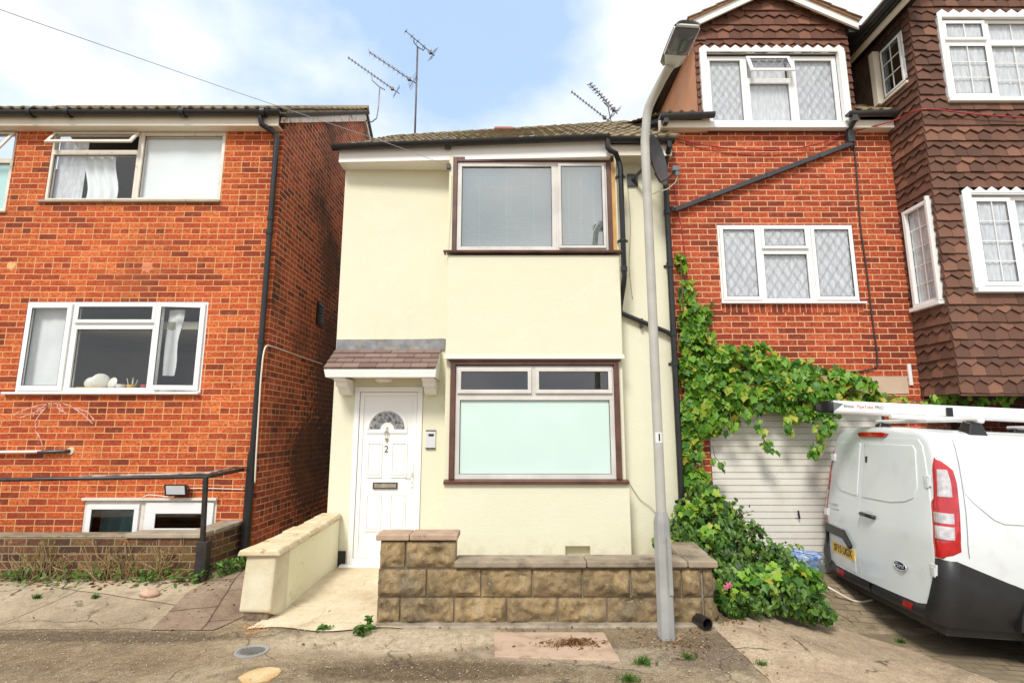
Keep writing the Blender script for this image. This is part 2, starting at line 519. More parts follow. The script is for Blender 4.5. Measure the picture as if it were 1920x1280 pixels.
M['dark_aerial'] = pmat('aerial_metal', (0.10, 0.085, 0.085), 0.5, (0.16, 0.13, 0.12), 9, 0.05, 60, metal=0.3)
M['chrome'] = pmat('bright_steel', (0.7, 0.66, 0.58), 0.22, (0.5, 0.46, 0.38), 12, 0.02, 50, metal=0.9)
M['dish'] = pmat('dark_dish_grey', (0.055, 0.058, 0.062), 0.4, (0.08, 0.08, 0.085), 5, 0.05, 40)
M['lead'] = pmat('weathered_lead', (0.27, 0.27, 0.28), 0.6, (0.17, 0.165, 0.16), 9, 0.4, 30, 0.006, dirt=(0.38, 0.33, 0.19), dscale=4, dpos=(0.55, 0.65))
M['terracotta'] = pmat('terracotta', (0.42, 0.13, 0.07), 0.7)
M['concrete'] = pmat('weathered_concrete', (0.40, 0.34, 0.25), 0.85, (0.30, 0.25, 0.18), 4, 0.5, 50, 0.006, dirt=(0.13, 0.11, 0.08), dscale=6, dpos=(0.56, 0.72))
M['coping_grey'] = pmat('stained_grey_coping', (0.36, 0.285, 0.20), 0.88, (0.25, 0.20, 0.14), 5, 0.6, 50, 0.007, dirt=(0.085, 0.07, 0.05), dscale=3.5, dpos=(0.50, 0.68))
M['coping'] = pmat('mossy_coping', (0.20, 0.165, 0.11), 0.9, (0.30, 0.24, 0.16), 6, 0.5, 40, 0.008, dirt=(0.085, 0.09, 0.035), dscale=5, dpos=(0.52, 0.66))
M['coping_pink'] = pmat('pinkish_coping', (0.46, 0.32, 0.23), 0.85, (0.36, 0.25, 0.17), 7, 0.4, 50, 0.006, dirt=(0.15, 0.12, 0.08), dscale=7, dpos=(0.58, 0.72))
M['coping_cream'] = pmat('lichened_cream_coping', (0.66, 0.56, 0.38), 0.85, (0.58, 0.46, 0.27), 7, 0.5, 40, 0.008, dirt=(0.22, 0.16, 0.08), dscale=8, dpos=(0.57, 0.70))
M['peach'] = pmat('peach_render', (0.62, 0.30, 0.16), 0.8, (0.55, 0.26, 0.14), 3, 0.3, 40, 0.004)
M['grey_render'] = pmat('stained_brown_render', (0.17, 0.12, 0.085), 0.9, (0.10, 0.07, 0.05), 3, 0.4, 30, 0.006, dirt=(0.05, 0.035, 0.025), dscale=2.5, dpos=(0.5, 0.65))
M['tube_white'] = pmat('white_anodised_metal', (0.78, 0.77, 0.75), 0.38, (0.74, 0.73, 0.71), 2, 0.02, 30)
M['dark_fill'] = pmat('unlit_interior', (0.05, 0.045, 0.04), 0.9)  # dark colour stands in for unlit hollows and undersides
M['room'] = pmat('room_wall_paint', (0.36, 0.35, 0.27), 0.9)
M['paper'] = pmat('off_white_sheet', (0.72, 0.74, 0.74), 0.8)
M['paint_mark'] = pmat('chalky_mark', (0.74, 0.42, 0.38), 0.9, (0.60, 0.25, 0.18), 30, 0, 40)
M['cable_white'] = pmat('white_cable', (0.75, 0.68, 0.55), 0.5)
M['cable_red'] = pmat('red_cable', (0.38, 0.03, 0.03), 0.5)
M['cable_dark'] = pmat('dark_cable', (0.04, 0.03, 0.03), 0.5)
M['cable_grey'] = pmat('grey_line', (0.34, 0.35, 0.37), 0.6)
M['orange_stain'] = pmat('fallen_blossom', (0.42, 0.17, 0.04), 0.9, (0.5, 0.26, 0.08), 20)

def stone_mat():
    m, nt, b, L = newmat('split_faced_block')
    tc = nn(nt, 'ShaderNodeTexCoord').outputs['Object']
    a = noise(nt, tc, 4.5, 8, 0.65)
    col = ramp(nt, a, [(0.30, (0.085, 0.062, 0.034)), (0.43, (0.20, 0.142, 0.070)), (0.56, (0.35, 0.245, 0.120)), (0.70, (0.46, 0.36, 0.21))])
    col = mixc(nt, ramp(nt, noise(nt, tc, 2.2, 8, 0.7), [(0.50, 0.0), (0.63, 0.7)]), col, (0.085, 0.07, 0.048))
    col = mixc(nt, ramp(nt, noise(nt, tc, 60, 3, 0.7), [(0.62, 0.0), (0.72, 0.7)]), col, (0.6, 0.5, 0.36))
    L(col, b.inputs['Base Color'])
    b.inputs['Roughness'].default_value = 0.9
    h = math_(nt, 'ADD', noise(nt, tc, 16, 7, 0.7), math_(nt, 'MULTIPLY', noise(nt, tc, 70, 4, 0.7), 0.4))
    bump(nt, b, h, 0.9, 0.015)
    return m
M['stone'] = stone_mat()
M['mortar'] = pmat('grey_mortar', (0.38, 0.32, 0.24), 0.95, (0.22, 0.18, 0.13), 8, 0.4, 60, 0.004)

def tile_mat(name, shades, sc=1.0, moss=None, cell=(0.165, 0.1), uvcell=True, spec=0.3):
    """roof and hanging tiles: shade changes from tile to tile (mesh attribute-free, by UV cell)"""
    m, nt, b, L = newmat(name)
    uv = nn(nt, 'ShaderNodeUVMap').outputs['UV']
    tc = nn(nt, 'ShaderNodeTexCoord').outputs['Object']
    wn = nn(nt, 'ShaderNodeTexWhiteNoise', noise_dimensions='2D')
    sn = nn(nt, 'ShaderNodeVectorMath', operation='FLOOR'); L(uv, sn.inputs[0]); L(sn.outputs[0], wn.inputs['Vector'])
    st = [(i / (len(shades) - 1), c) for i, c in enumerate(shades)]
    v = math_(nt, 'ADD', math_(nt, 'MULTIPLY', wn.outputs['Value'], 0.75), math_(nt, 'MULTIPLY', noise(nt, tc, 1.2, 4), 0.3), clamp=True)
    col = ramp(nt, v, st)
    col = mixc(nt, math_(nt, 'MULTIPLY', noise(nt, tc, 30, 6, 0.7), 0.4), col, tuple(q * 0.45 for q in shades[0]))
    col = mixc(nt, ramp(nt, noise(nt, tc, 22, 5, 0.7), [(0.66, 0.0), (0.74, 0.55)]), col, (0.42, 0.30, 0.22))
    if moss:
        col = mixc(nt, ramp(nt, noise(nt, tc, 7, 7, 0.7), [(0.50, 0.0), (0.62, 0.85)]), col, moss)
    L(col, b.inputs['Base Color'])
    b.inputs['Roughness'].default_value = 0.8
    b.inputs['Specular IOR Level'].default_value = spec
    bump(nt, b, noise(nt, tc, 45, 5, 0.7), 0.35, 0.004)
    return m
M['hung'] = tile_mat('brown_hanging_tile', [(0.085, 0.044, 0.030), (0.125, 0.062, 0.041), (0.160, 0.077, 0.050), (0.19, 0.092, 0.060), (0.34, 0.165, 0.105)])
M['hung2'] = tile_mat('reddish_hanging_tile', [(0.105, 0.048, 0.031), (0.14, 0.062, 0.040), (0.165, 0.072, 0.046), (0.20, 0.088, 0.056), (0.30, 0.135, 0.085)])
M['roof_old'] = tile_mat('mossy_roof_tile', [(0.13, 0.095, 0.062), (0.20, 0.145, 0.095), (0.26, 0.19, 0.12), (0.33, 0.25, 0.15)], moss=(0.22, 0.21, 0.08))
M['porch_tile'] = tile_mat('brown_felt_shingle', [(0.15, 0.10, 0.08), (0.20, 0.135, 0.11), (0.25, 0.17, 0.14), (0.30, 0.205, 0.17)])

def glass_mat(name, tint=(0.97, 0.98, 0.98), base=0.03, rough=0.01, ior=1.5, refl=(1, 1, 1)):
    m, nt, b, L = newmat(name)
    nt.nodes.remove(b)
    out = nt.nodes['Material Output']
    tr = nn(nt, 'ShaderNodeBsdfTransparent'); tr.inputs['Color'].default_value = (*tint, 1)
    gl = nn(nt, 'ShaderNodeBsdfGlossy'); gl.inputs['Roughness'].default_value = rough; gl.inputs['Color'].default_value = (*refl, 1)
    lw = nn(nt, 'ShaderNodeFresnel'); lw.inputs['IOR'].default_value = ior
    tc = nn(nt, 'ShaderNodeTexCoord').outputs['Object']
    bp = nn(nt, 'ShaderNodeBump'); bp.inputs['Strength'].default_value = 0.06; bp.inputs['Distance'].default_value = 0.02
    L(noise(nt, tc, 1.6, 2), bp.inputs['Height']); L(bp.outputs['Normal'], gl.inputs['Normal'])
    f = math_(nt, 'ADD', lw.outputs['Fac'], base, clamp=True)
    geo = nn(nt, 'ShaderNodeNewGeometry')
    f = math_(nt, 'MULTIPLY', f, math_(nt, 'SUBTRACT', 1.0, geo.outputs['Backfacing']))
    mx = nn(nt, 'ShaderNodeMixShader'); L(f, mx.inputs[0]); L(tr.outputs[0], mx.inputs[1]); L(gl.outputs[0], mx.inputs[2])
    L(mx.outputs[0], out.inputs['Surface'])
    return m
M['glass'] = glass_mat('window_glass')
M['glass_mirror'] = glass_mat('coated_glass', (0.88, 0.94, 0.94), 0.26)
M['glass_dark'] = glass_mat('dim_glass', (0.75, 0.8, 0.8), 0.07)
M['obscure'] = None
def frosted(name, c, rough=0.35, bs=25, bst=0.1):
    m, nt, b, L = newmat(name)
    tc = nn(nt, 'ShaderNodeTexCoord').outputs['Object']
    col = mixc(nt, ramp(nt, noise(nt, tc, 1.6, 6), [(0.3, 0.0), (0.7, 1.0)]), c, tuple(q * 0.93 for q in c))
    L(col, b.inputs['Base Color'])
    b.inputs['Roughness'].default_value = rough
    bump(nt, b, noise(nt, tc, bs, 4), bst, 0.003)
    return m
M['frost'] = frosted('frosted_mint_glass', (0.60, 0.755, 0.695), 0.22)
M['frost_teal'] = frosted('frosted_teal_glass', (0.42, 0.66, 0.64), 0.25)
M['cloth'] = frosted('white_cotton', (0.82, 0.85, 0.86), 0.9, 40, 0.2)
def net_mat():
    m, nt, b, L = newmat('lace_net')
    tc = nn(nt, 'ShaderNodeTexCoord').outputs['Object']
    b.inputs['Base Color'].default_value = (0.66, 0.67, 0.70, 1); b.inputs['Roughness'].default_value = 0.9
    mp = nn(nt, 'ShaderNodeMapping'); mp.inputs['Scale'].default_value = (1.6, 1.6, 0.35); L(tc, mp.inputs['Vector'])
    L(ramp(nt, noise(nt, mp.outputs['Vector'], 22, 5, 0.65), [(0.35, 0.74), (0.6, 1.0)]), b.inputs['Alpha'])
    return m
M['net'] = net_mat()
M['lead_came'] = pmat('lead_strip', (0.34, 0.35, 0.37), 0.5)
M['glaze_bar'] = pmat('white_glazing_bar', (0.80, 0.80, 0.78), 0.3)
M['van'] = pmat('white_van_paint', (0.68, 0.72, 0.72), 0.26, (0.66, 0.70, 0.70), 1.5, 0.0, coat=0.8, dirt=(0.50, 0.49, 0.45), dscale=2.2, dpos=(0.56, 0.92))
M['van_black'] = pmat('black_bumper_plastic', (0.012, 0.012, 0.013), 0.45, (0.017, 0.017, 0.018), 8, 0.08, 120, 0.001)
M['seam'] = pmat('panel_gap', (0.12, 0.13, 0.13), 0.8)
M['red_lens'] = pmat('red_lens', (0.50, 0.008, 0.012), 0.12, (0.34, 0.004, 0.008), 12, 0.05, 40, coat=1.0)
M['clear_lens'] = pmat('clear_lens', (0.66, 0.64, 0.64), 0.12, (0.42, 0.38, 0.38), 18, 0.4, 60, coat=1.0, metal=0.3)
M['plate_yellow'] = pmat('yellow_plate', (0.78, 0.47, 0.02), 0.35)
M['ink'] = pmat('black_ink', (0.01, 0.01, 0.012), 0.5)
M['blue_badge'] = pmat('dark_blue_enamel', (0.012, 0.025, 0.07), 0.2)
M['grey_text'] = pmat('grey_lettering', (0.20, 0.21, 0.22), 0.4)
M['red_text'] = pmat('red_lettering', (0.55, 0.12, 0.10), 0.5)
M['tyre'] = pmat('tyre_rubber', (0.018, 0.018, 0.018), 0.8)
M['rim'] = pmat('steel_rim', (0.35, 0.36, 0.37), 0.35, metal=0.6)
M['blue_plastic'] = pmat('blue_plastic_bag', (0.05, 0.16, 0.50), 0.3, (0.45, 0.55, 0.70), 14, 0.5, 25, 0.02)
M['grey_plastic'] = pmat('grey_plastic_tub', (0.14, 0.17, 0.17), 0.5)
M['sticker'] = pmat('white_sticker', (0.8, 0.8, 0.78), 0.5)
M['garage'] = pmat('white_garage_steel', (0.74, 0.71, 0.64), 0.4, (0.66, 0.62, 0.54), 2.5, 0.05, 30, dirt=(0.55, 0.49, 0.38), dscale=4, dpos=(0.58, 0.75))
M['plate_china'] = pmat('white_china', (0.78, 0.75, 0.66), 0.2)
M['yellow'] = pmat('yellow_plastic', (0.75, 0.46, 0.05), 0.4)
M['red'] = pmat('red_plastic', (0.55, 0.05, 0.06), 0.4)
M['lamp_glass'] = pmat('smoked_lamp_bowl', (0.07, 0.08, 0.10), 0.15, (0.11, 0.12, 0.14), 5, 0.02, 40, coat=0.6)
M['flood_glass'] = pmat('floodlight_glass', (0.70, 0.74, 0.76), 0.1, coat=1.0)
M['opal'] = pmat('opal_plastic', (0.80, 0.76, 0.66), 0.3)

def leaf_mat(name, shades, rough=0.45, sat=1.0):
    m, nt, b, L = newmat(name)
    uv = nn(nt, 'ShaderNodeUVMap').outputs['UV']
    sn = nn(nt, 'ShaderNodeVectorMath', operation='FLOOR'); L(uv, sn.inputs[0])
    wn = nn(nt, 'ShaderNodeTexWhiteNoise', noise_dimensions='2D'); L(sn.outputs[0], wn.inputs['Vector'])
    st = [(i / (len(shades) - 1), c) for i, c in enumerate(shades)]
    col = ramp(nt, wn.outputs['Value'], st)
    tc = nn(nt, 'ShaderNodeTexCoord').outputs['Object']
    col = mixc(nt, math_(nt, 'MULTIPLY', noise(nt, tc, 60, 3), 0.35), col, tuple(q * 0.5 for q in shades[0]))
    L(col, b.inputs['Base Color'])
    b.inputs['Roughness'].default_value = rough
    b.inputs['Specular IOR Level'].default_value = 0.4
    out = nt.nodes['Material Output']
    tl = nn(nt, 'ShaderNodeBsdfTranslucent')
    L(mixc(nt, 1.0, col, (1.3, 1.5, 0.5), 'MULTIPLY'), tl.inputs['Color'])
    mx = nn(nt, 'ShaderNodeMixShader'); mx.inputs[0].default_value = 0.28
    L(b.outputs[0], mx.inputs[1]); L(tl.outputs[0], mx.inputs[2]); L(mx.outputs[0], out.inputs['Surface'])
    return m
M['vine'] = leaf_mat('vine_leaf', [(0.035, 0.11, 0.012), (0.07, 0.20, 0.018), (0.12, 0.30, 0.026), (0.17, 0.38, 0.034), (0.23, 0.44, 0.042), (0.32, 0.48, 0.05), (0.52, 0.46, 0.06)])
M['bramble'] = leaf_mat('bramble_leaf', [(0.020, 0.05, 0.010), (0.038, 0.095, 0.016), (0.065, 0.155, 0.022), (0.105, 0.22, 0.03), (0.16, 0.29, 0.04), (0.28, 0.40, 0.06)])
M['weed'] = leaf_mat('weed_leaf', [(0.04, 0.10, 0.015), (0.07, 0.16, 0.02), (0.11, 0.22, 0.03), (0.16, 0.26, 0.05)])
M['straw'] = leaf_mat('dry_straw', [(0.32, 0.22, 0.10), (0.42, 0.30, 0.14), (0.50, 0.38, 0.2)])
M['dead_leaf'] = leaf_mat('dead_leaf', [(0.10, 0.045, 0.02), (0.20, 0.09, 0.035), (0.30, 0.15, 0.06), (0.38, 0.24, 0.11), (0.45, 0.33, 0.19)])
M['stem'] = pmat('woody_stem', (0.09, 0.05, 0.03), 0.8, (0.14, 0.085, 0.05), 12)
M['pink'] = pmat('pink_flower', (0.5, 0.12, 0.2), 0.6)

def ground_mat(name, a, b_, c_, dark=None, sc=1.0, crack=0.0, speck=0.25, rough=0.88, crack_scale=1.1, blobs=(), joints=None):
    m, nt, b, L = newmat(name)
    tc = nn(nt, 'ShaderNodeTexCoord').outputs['Object']
    n1 = noise(nt, tc, 0.9 * sc, 8, 0.62, 0.4)
    col = ramp(nt, n1, [(0.30, a), (0.50, b_), (0.70, c_)])
    sp = nn(nt, 'ShaderNodeSeparateXYZ'); L(tc, sp.inputs[0])
    for (bx, by, rx, ry, bc, am) in blobs:
        dx = math_(nt, 'DIVIDE', math_(nt, 'SUBTRACT', sp.outputs[0], bx), rx); dy = math_(nt, 'DIVIDE', math_(nt, 'SUBTRACT', sp.outputs[1], by), ry)
        dd = math_(nt, 'SQRT', math_(nt, 'ADD', math_(nt, 'MULTIPLY', dx, dx), math_(nt, 'MULTIPLY', dy, dy)))
        dd = math_(nt, 'ADD', dd, math_(nt, 'MULTIPLY', math_(nt, 'SUBTRACT', noise(nt, tc, 3.5, 7, 0.65), 0.5), 1.3))
        f = ramp(nt, dd, [(0.55, am), (1.0, 0.0)])
        col = mixc(nt, f, col, bc)
    col = mixc(nt, max(0.25, min(1.0, speck * 2.4 - 0.2)), col, ramp(nt, noise(nt, tc, 14, 8, 0.78), [(0.34, (0.62, 0.60, 0.58)), (0.50, (1.0, 1.0, 1.0)), (0.66, (1.32, 1.34, 1.38))]), 'MULTIPLY')
    fine = noise(nt, tc, 95, 4, 0.75)
    col = mixc(nt, ramp(nt, fine, [(0.42, speck), (0.52, 0.0)]), col, tuple(q * 0.35 for q in a))
    col = mixc(nt, ramp(nt, fine, [(0.58, 0.0), (0.70, speck)]), col, tuple(min(1, q * 1.7) for q in c_))
    vo = nn(nt, 'ShaderNodeTexVoronoi'); vo.inputs['Scale'].default_value = 120; L(tc, vo.inputs['Vector'])
    col = mixc(nt, math_(nt, 'MULTIPLY', ramp(nt, vo.outputs['Color'], [(0.70, 0.0), (0.9, 1.0)]), speck * 0.7), col, tuple(min(1, q * 1.5) for q in c_))
    if dark:
        col = mixc(nt, ramp(nt, noise(nt, tc, 1.7 * sc, 9, 0.7, 0.6), [(0.53, 0.0), (0.68, 0.75)]), col, dark)
    hgt = math_(nt, 'ADD', math_(nt, 'MULTIPLY', fine, 0.5), noise(nt, tc, 9, 6, 0.65))
    if crack:
        ve = nn(nt, 'ShaderNodeTexVoronoi', feature='DISTANCE_TO_EDGE'); ve.inputs['Scale'].default_value = crack_scale
        wv = nn(nt, 'ShaderNodeVectorMath', operation='ADD')
        nz = nn(nt, 'ShaderNodeTexNoise'); nz.inputs['Scale'].default_value = 3.0; nz.inputs['Detail'].default_value = 6; L(tc, nz.inputs['Vector'])
        sc_ = nn(nt, 'ShaderNodeVectorMath', operation='SCALE'); sc_.inputs['Scale'].default_value = 0.35; L(nz.outputs['Color'], sc_.inputs[0])
        L(tc, wv.inputs[0]); L(sc_.outputs[0], wv.inputs[1]); L(wv.outputs[0], ve.inputs['Vector'])
        cf = ramp(nt, ve.outputs['Distance'], [(0.004, 1.0), (0.012, 0.0)])
        # cracks break up
        cf = math_(nt, 'MULTIPLY', cf, ramp(nt, noise(nt, tc, 1.3, 3), [(0.45, 0.0), (0.55, crack)]))
        col = mixc(nt, cf, col, (0.05, 0.04, 0.028))
        hgt = math_(nt, 'SUBTRACT', hgt, cf)
    if joints:
        bt = nn(nt, 'ShaderNodeTexBrick'); bt.inputs['Scale'].default_value = 1.0
        bt.inputs['Brick Width'].default_value = joints[0]; bt.inputs['Row Height'].default_value = joints[1]
        bt.inputs['Mortar Size'].default_value = 0.007; bt.inputs['Mortar Smooth'].default_value = 0.2
        bt.inputs['Color1'].default_value = (0.86, 0.86, 0.86, 1); bt.inputs['Color2'].default_value = (1.1, 1.1, 1.1, 1); bt.inputs['Mortar'].default_value = (0.25, 0.22, 0.2, 1)
        mp = nn(nt, 'ShaderNodeMapping'); mp.inputs['Rotation'].default_value = (0, 0, radians(joints[2])); L(tc, mp.inputs['Vector'])
        wv = nn(nt, 'ShaderNodeVectorMath', operation='ADD'); nz = nn(nt, 'ShaderNodeTexNoise'); nz.inputs['Scale'].default_value = 4.0; L(tc, nz.inputs['Vector'])
        s2 = nn(nt, 'ShaderNodeVectorMath', operation='SCALE'); s2.inputs['Scale'].default_value = 0.03; L(nz.outputs['Color'], s2.inputs[0]); L(mp.outputs[0], wv.inputs[0]); L(s2.outputs[0], wv.inputs[1]); L(wv.outputs[0], bt.inputs['Vector'])
        col = mixc(nt, 0.85, col, bt.outputs['Color'], 'MULTIPLY')
        hgt = math_(nt, 'SUBTRACT', hgt, bt.outputs['Fac'])
    L(col, b.inputs['Base Color'])
    b.inputs['Roughness'].default_value = rough
    b.inputs['Specular IOR Level'].default_value = 0.3
    bump(nt, b, hgt, 0.7, 0.010)
    return m
# ------------------------------------------------------------ ground
def G(x, y):
    """photograph pixel -> point on the ground"""
    v = (640.0 - y) / F
    fw = cos(PITCH) - v * sin(PITCH); up = v * cos(PITCH) + sin(PITCH)
    z = 0.0
    for _ in range(12):
        s = (z - EYE) / up
        X, Y = (x - 960) / F * s, fw * s
        z = 0.5 * z + 0.5 * gz(X, Y)
    return Vector((X, Y, z))
def sheet(name, poly, off, mat, step=0.2, noise_z=0.0):
    """a flat region of ground following the fall of the land"""
    pts = []
    n = len(poly)
    for i in range(n):
        a, b = Vector(poly[i]), Vector(poly[(i + 1) % n])
        k = max(1, int((b - a).length / step))
        for j in range(k):
            q = a + (b - a) * (j / k)
            w = 0.012
            pts.append(Vector((q.x + random.uniform(-w, w) * (j > 0), q.y + random.uniform(-w, w) * (j > 0))))
    nb = len(pts)
    xs = [p.x for p in pts]; ys = [p.y for p in pts]
    def inside(x, y):
        c = False
        for i in range(nb):
            a, b = pts[i], pts[(i + 1) % nb]
            if (a.y > y) != (b.y > y) and x < (b.x - a.x) * (y - a.y) / (b.y - a.y) + a.x: c = not c
        return c
    x = min(xs) + step / 2
    while x < max(xs):
        y = min(ys) + step / 2
        while y < max(ys):
            if inside(x, y): pts.append(Vector((x, y)))
            y += step
        x += step
    vs, _, fs, *_r = delaunay_2d_cdt(pts, [], [list(range(nb))], 1, 1e-5)
    mb = MB()
    mb.v = [(p.x, p.y, gz(p.x, p.y) + off) for p in vs]
    for f in fs:
        mb.f.append(list(f)); mb.uv.append(None)
    o = mb.build(name, mat)
    for p in o.data.polygons:
        if p.normal.z < 0: p.flip()
    return struct(o)
def axis_steps(a, b, fine_a, fine_b, step):
    r = [a, a * 0.5 + fine_a * 0.5]
    x = fine_a
    while x < fine_b: r.append(x); x += step
    r += [fine_b, fine_b * 0.5 + b * 0.5, b]
    return r
asphalt = ground_mat('worn_asphalt', (0.15, 0.11, 0.065), (0.27, 0.205, 0.125), (0.42, 0.335, 0.22), dark=(0.10, 0.072, 0.045), sc=0.9, crack=0.55, speck=0.45,
    blobs=[(-0.9, 4.7, 1.5, 0.35, (0.56, 0.46, 0.32), 0.85), (0.9, 4.4, 1.3, 0.3, (0.40, 0.33, 0.24), 0.6), (-0.6, 4.15, 1.2, 0.22, (0.10, 0.065, 0.035), 0.85), (-3.4, 4.78, 1.6, 0.16, (0.09, 0.065, 0.04), 0.8), (0.5, 4.62, 0.9, 0.12, (0.12, 0.09, 0.06), 0.6), (1.75, 4.7, 0.5, 0.25, (0.11, 0.08, 0.055), 0.6),
           (-2.9, 4.35, 1.3, 0.25, (0.24, 0.17, 0.10), 0.6), (1.5, 4.35, 0.5, 0.35, (0.10, 0.07, 0.05), 0.7)])
mb = MB()
xs = axis_steps(-300, 300, -8, 12, 0.25); ys = axis_steps(-300, 300, 0, 9, 0.25)
for y in ys:
    for x in xs: mb.v.append((x, y, gz(x, y)))
nx = len(xs)
for j in range(len(ys) - 1):
    for i in range(nx - 1):
        a = j * nx + i
        mb.f.append([a, a + 1, a + nx + 1, a + nx]); mb.uv.append(None)
struct(mb.build('road', asphalt, smooth=True))

pave = ground_mat('pale_pavement_concrete', (0.30, 0.235, 0.15), (0.42, 0.34, 0.23), (0.52, 0.43, 0.30), dark=(0.17, 0.125, 0.08), sc=1.2, crack=0.5, speck=0.3, joints=(1.6, 0.9, 14))
pl = [G(-500, 1180), G(120, 1180), G(240, 1178), G(352, 1182), G(400, 1122), G(455, 1050)]
sheet('pavement', [(p.x, p.y) for p in pl] + [(-3.05, 6.74), (-9, 6.74), (-9, pl[0].y)], 0.004, pave)
slab = ground_mat('red_brown_slab', (0.20, 0.14, 0.095), (0.29, 0.21, 0.145), (0.37, 0.28, 0.20), dark=(0.14, 0.10, 0.065), sc=1.6, crack=0.0, speck=0.3, joints=(0.62, 0.46, 76))
q = [G(415, 1062), G(449, 1062), G(447, 1120), G(385, 1150), G(372, 1122)]
sheet('alley_path', [(-3.0, 9.5), (-2.3, 9.5), (-2.3, 6.3), (-2.42, 5.32), (G(400, 1182).x, G(400, 1182).y), (G(280, 1182).x, G(280, 1182).y), (G(352, 1110).x, G(352, 1110).y), (-3.0, 6.6)], 0.008, slab)
pathm = ground_mat('sandy_concrete_path', (0.52, 0.41, 0.26), (0.64, 0.53, 0.36), (0.74, 0.65, 0.48), dark=(0.46, 0.33, 0.19), sc=1.4, crack=0.25, speck=0.18)
def path_z(y): return 0.012 + 0.10 * sst(5.0, 6.4, y)
mb = MB()
def pth(u, v):
    y = 4.93 + v * (6.66 - 4.93)
    x0 = -2.17 + 0.03 * v - (1 - v) ** 3 * 0.12; x1 = -1.05 + (1 - v) ** 4 * 0.1
    return (x0 + (x1 - x0) * u, y + (0.05 * sin(u * 9) if v == 0 else 0), path_z(y))
mb.grid(pth, 14, 20)
struct(mb.build('path', pathm, smooth=True))
gardenm = ground_mat('garden_concrete', (0.40, 0.33, 0.22), (0.50, 0.42, 0.30), (0.6, 0.52, 0.38))
sheet('yard', [(-1.0, 5.3), (1.7, 5.3), (1.95, 6.6), (-1.0, 6.6)], 0.02, gardenm)
apron = ground_mat('orange_tinted_concrete', (0.31, 0.23, 0.15), (0.46, 0.345, 0.23), (0.56, 0.455, 0.325), dark=(0.20, 0.15, 0.095), sc=1.5, crack=0.8, speck=0.38, crack_scale=0.8)
a_ = [G(1338, 1176), G(1400, 1158), G(1470, 1152), G(1560, 1172), G(1700, 1215), G(1900, 1290), G(2000, 1400), G(1560, 1400), G(1440, 1272)]
sheet('driveway_apron', [(p.x, p.y) for p in a_], 0.005, apron, 0.15)
def paver_mat():
    m, nt, b, L = newmat('block_paving')
    uv = nn(nt, 'ShaderNodeTexCoord').outputs['Object']
    bt = nn(nt, 'ShaderNodeTexBrick')
    bt.inputs['Scale'].default_value = 1.0
    bt.inputs['Brick Width'].default_value = 0.2; bt.inputs['Row Height'].default_value = 0.1
    bt.inputs['Mortar Size'].default_value = 0.008; bt.inputs['Mortar Smooth'].default_value = 0.3
    bt.inputs['Color1'].default_value = (0.25, 0.19, 0.12, 1); bt.inputs['Color2'].default_value = (0.36, 0.28, 0.18, 1)
    bt.inputs['Mortar'].default_value = (0.10, 0.075, 0.045, 1)
    mp = nn(nt, 'ShaderNodeMapping'); mp.inputs['Rotation'].default_value = (0, 0, radians(4)); L(uv, mp.inputs['Vector']); L(mp.outputs[0], bt.inputs['Vector'])
    col = mixc(nt, ramp(nt, noise(nt, uv, 2.3, 8, 0.7), [(0.40, 0.0), (0.55, 0.9)]), bt.outputs['Color'], (0.20, 0.155, 0.095))
    L(col, b.inputs['Base Color']); b.inputs['Roughness'].default_value = 0.9
    h = math_(nt, 'SUBTRACT', math_(nt, 'MULTIPLY', noise(nt, uv, 60, 4), 0.3), bt.outputs['Fac'])
    bump(nt, b, h, 0.8, 0.008)
    return m
sheet('block_paving', [(2.1, 6.75), (2.25, 5.3), (G(1470, 1150).x, G(1470, 1150).y), (G(1560, 1172).x + 0.02, G(1560, 1172).y + 0.02), (G(1700, 1215).x, G(1700, 1215).y + 0.02), (G(1900, 1290).x, G(1900, 1290).y + 0.02), (9, 4.0), (9, 6.75)], 0.003, paver_mat(), 0.15)

def ground_thing(name, polypx, h0, h1, mat, label, cat, smooth=False, bevel=0):
    pts = [G(*p) for p in polypx]
    mb = MB()
    mb.prism([(p.x, p.y) for p in pts], pts[0].z + h0, pts[0].z + h1, 'z')
    return tag(mb.build(name, mat, bevel=bevel), label, cat)
ground_thing('cover_slab', [(925, 1187), (1132, 1187), (1163, 1240), (928, 1232)], -0.03, 0.012, pmat('pinkish_slab', (0.50, 0.36, 0.26), 0.9, (0.42, 0.30, 0.21), 5, 0.5, 60, 0.004, dirt=(0.28, 0.19, 0.13), dscale=5, dpos=(0.52, 0.7)),
    'flat pinkish concrete slab let into the ground before the stone wall', 'slab', bevel=0.004)
# drain cover, a ribbed oval
c0 = G(472, 1221)
t = thing('drain_cover', 'small round iron drain cover in the worn asphalt near the pier', 'drain cover', (c0.x, c0.y, c0.z))
mb = MB(); mb.lathe([(0.125, -0.02), (0.125, 0.008), (0.118, 0.010), (0.104, 0.010), (0.102, 0.004), (0.0005, 0.004)], c0, 28)
mb.build('rim', M['galv'], t)
mb = MB()
for i in range(-4, 5):
    w = sqrt(max(0, 0.098 ** 2 - (i * 0.021) ** 2))
    mb.box(c0.x + i * 0.021 - 0.006, c0.x + i * 0.021 + 0.006, c0.y - w * 0.8, c0.y + w * 0.8, c0.z + 0.003, c0.z + 0.011)
mb.build('grate', M['dull_metal'], t, bevel=0.002)
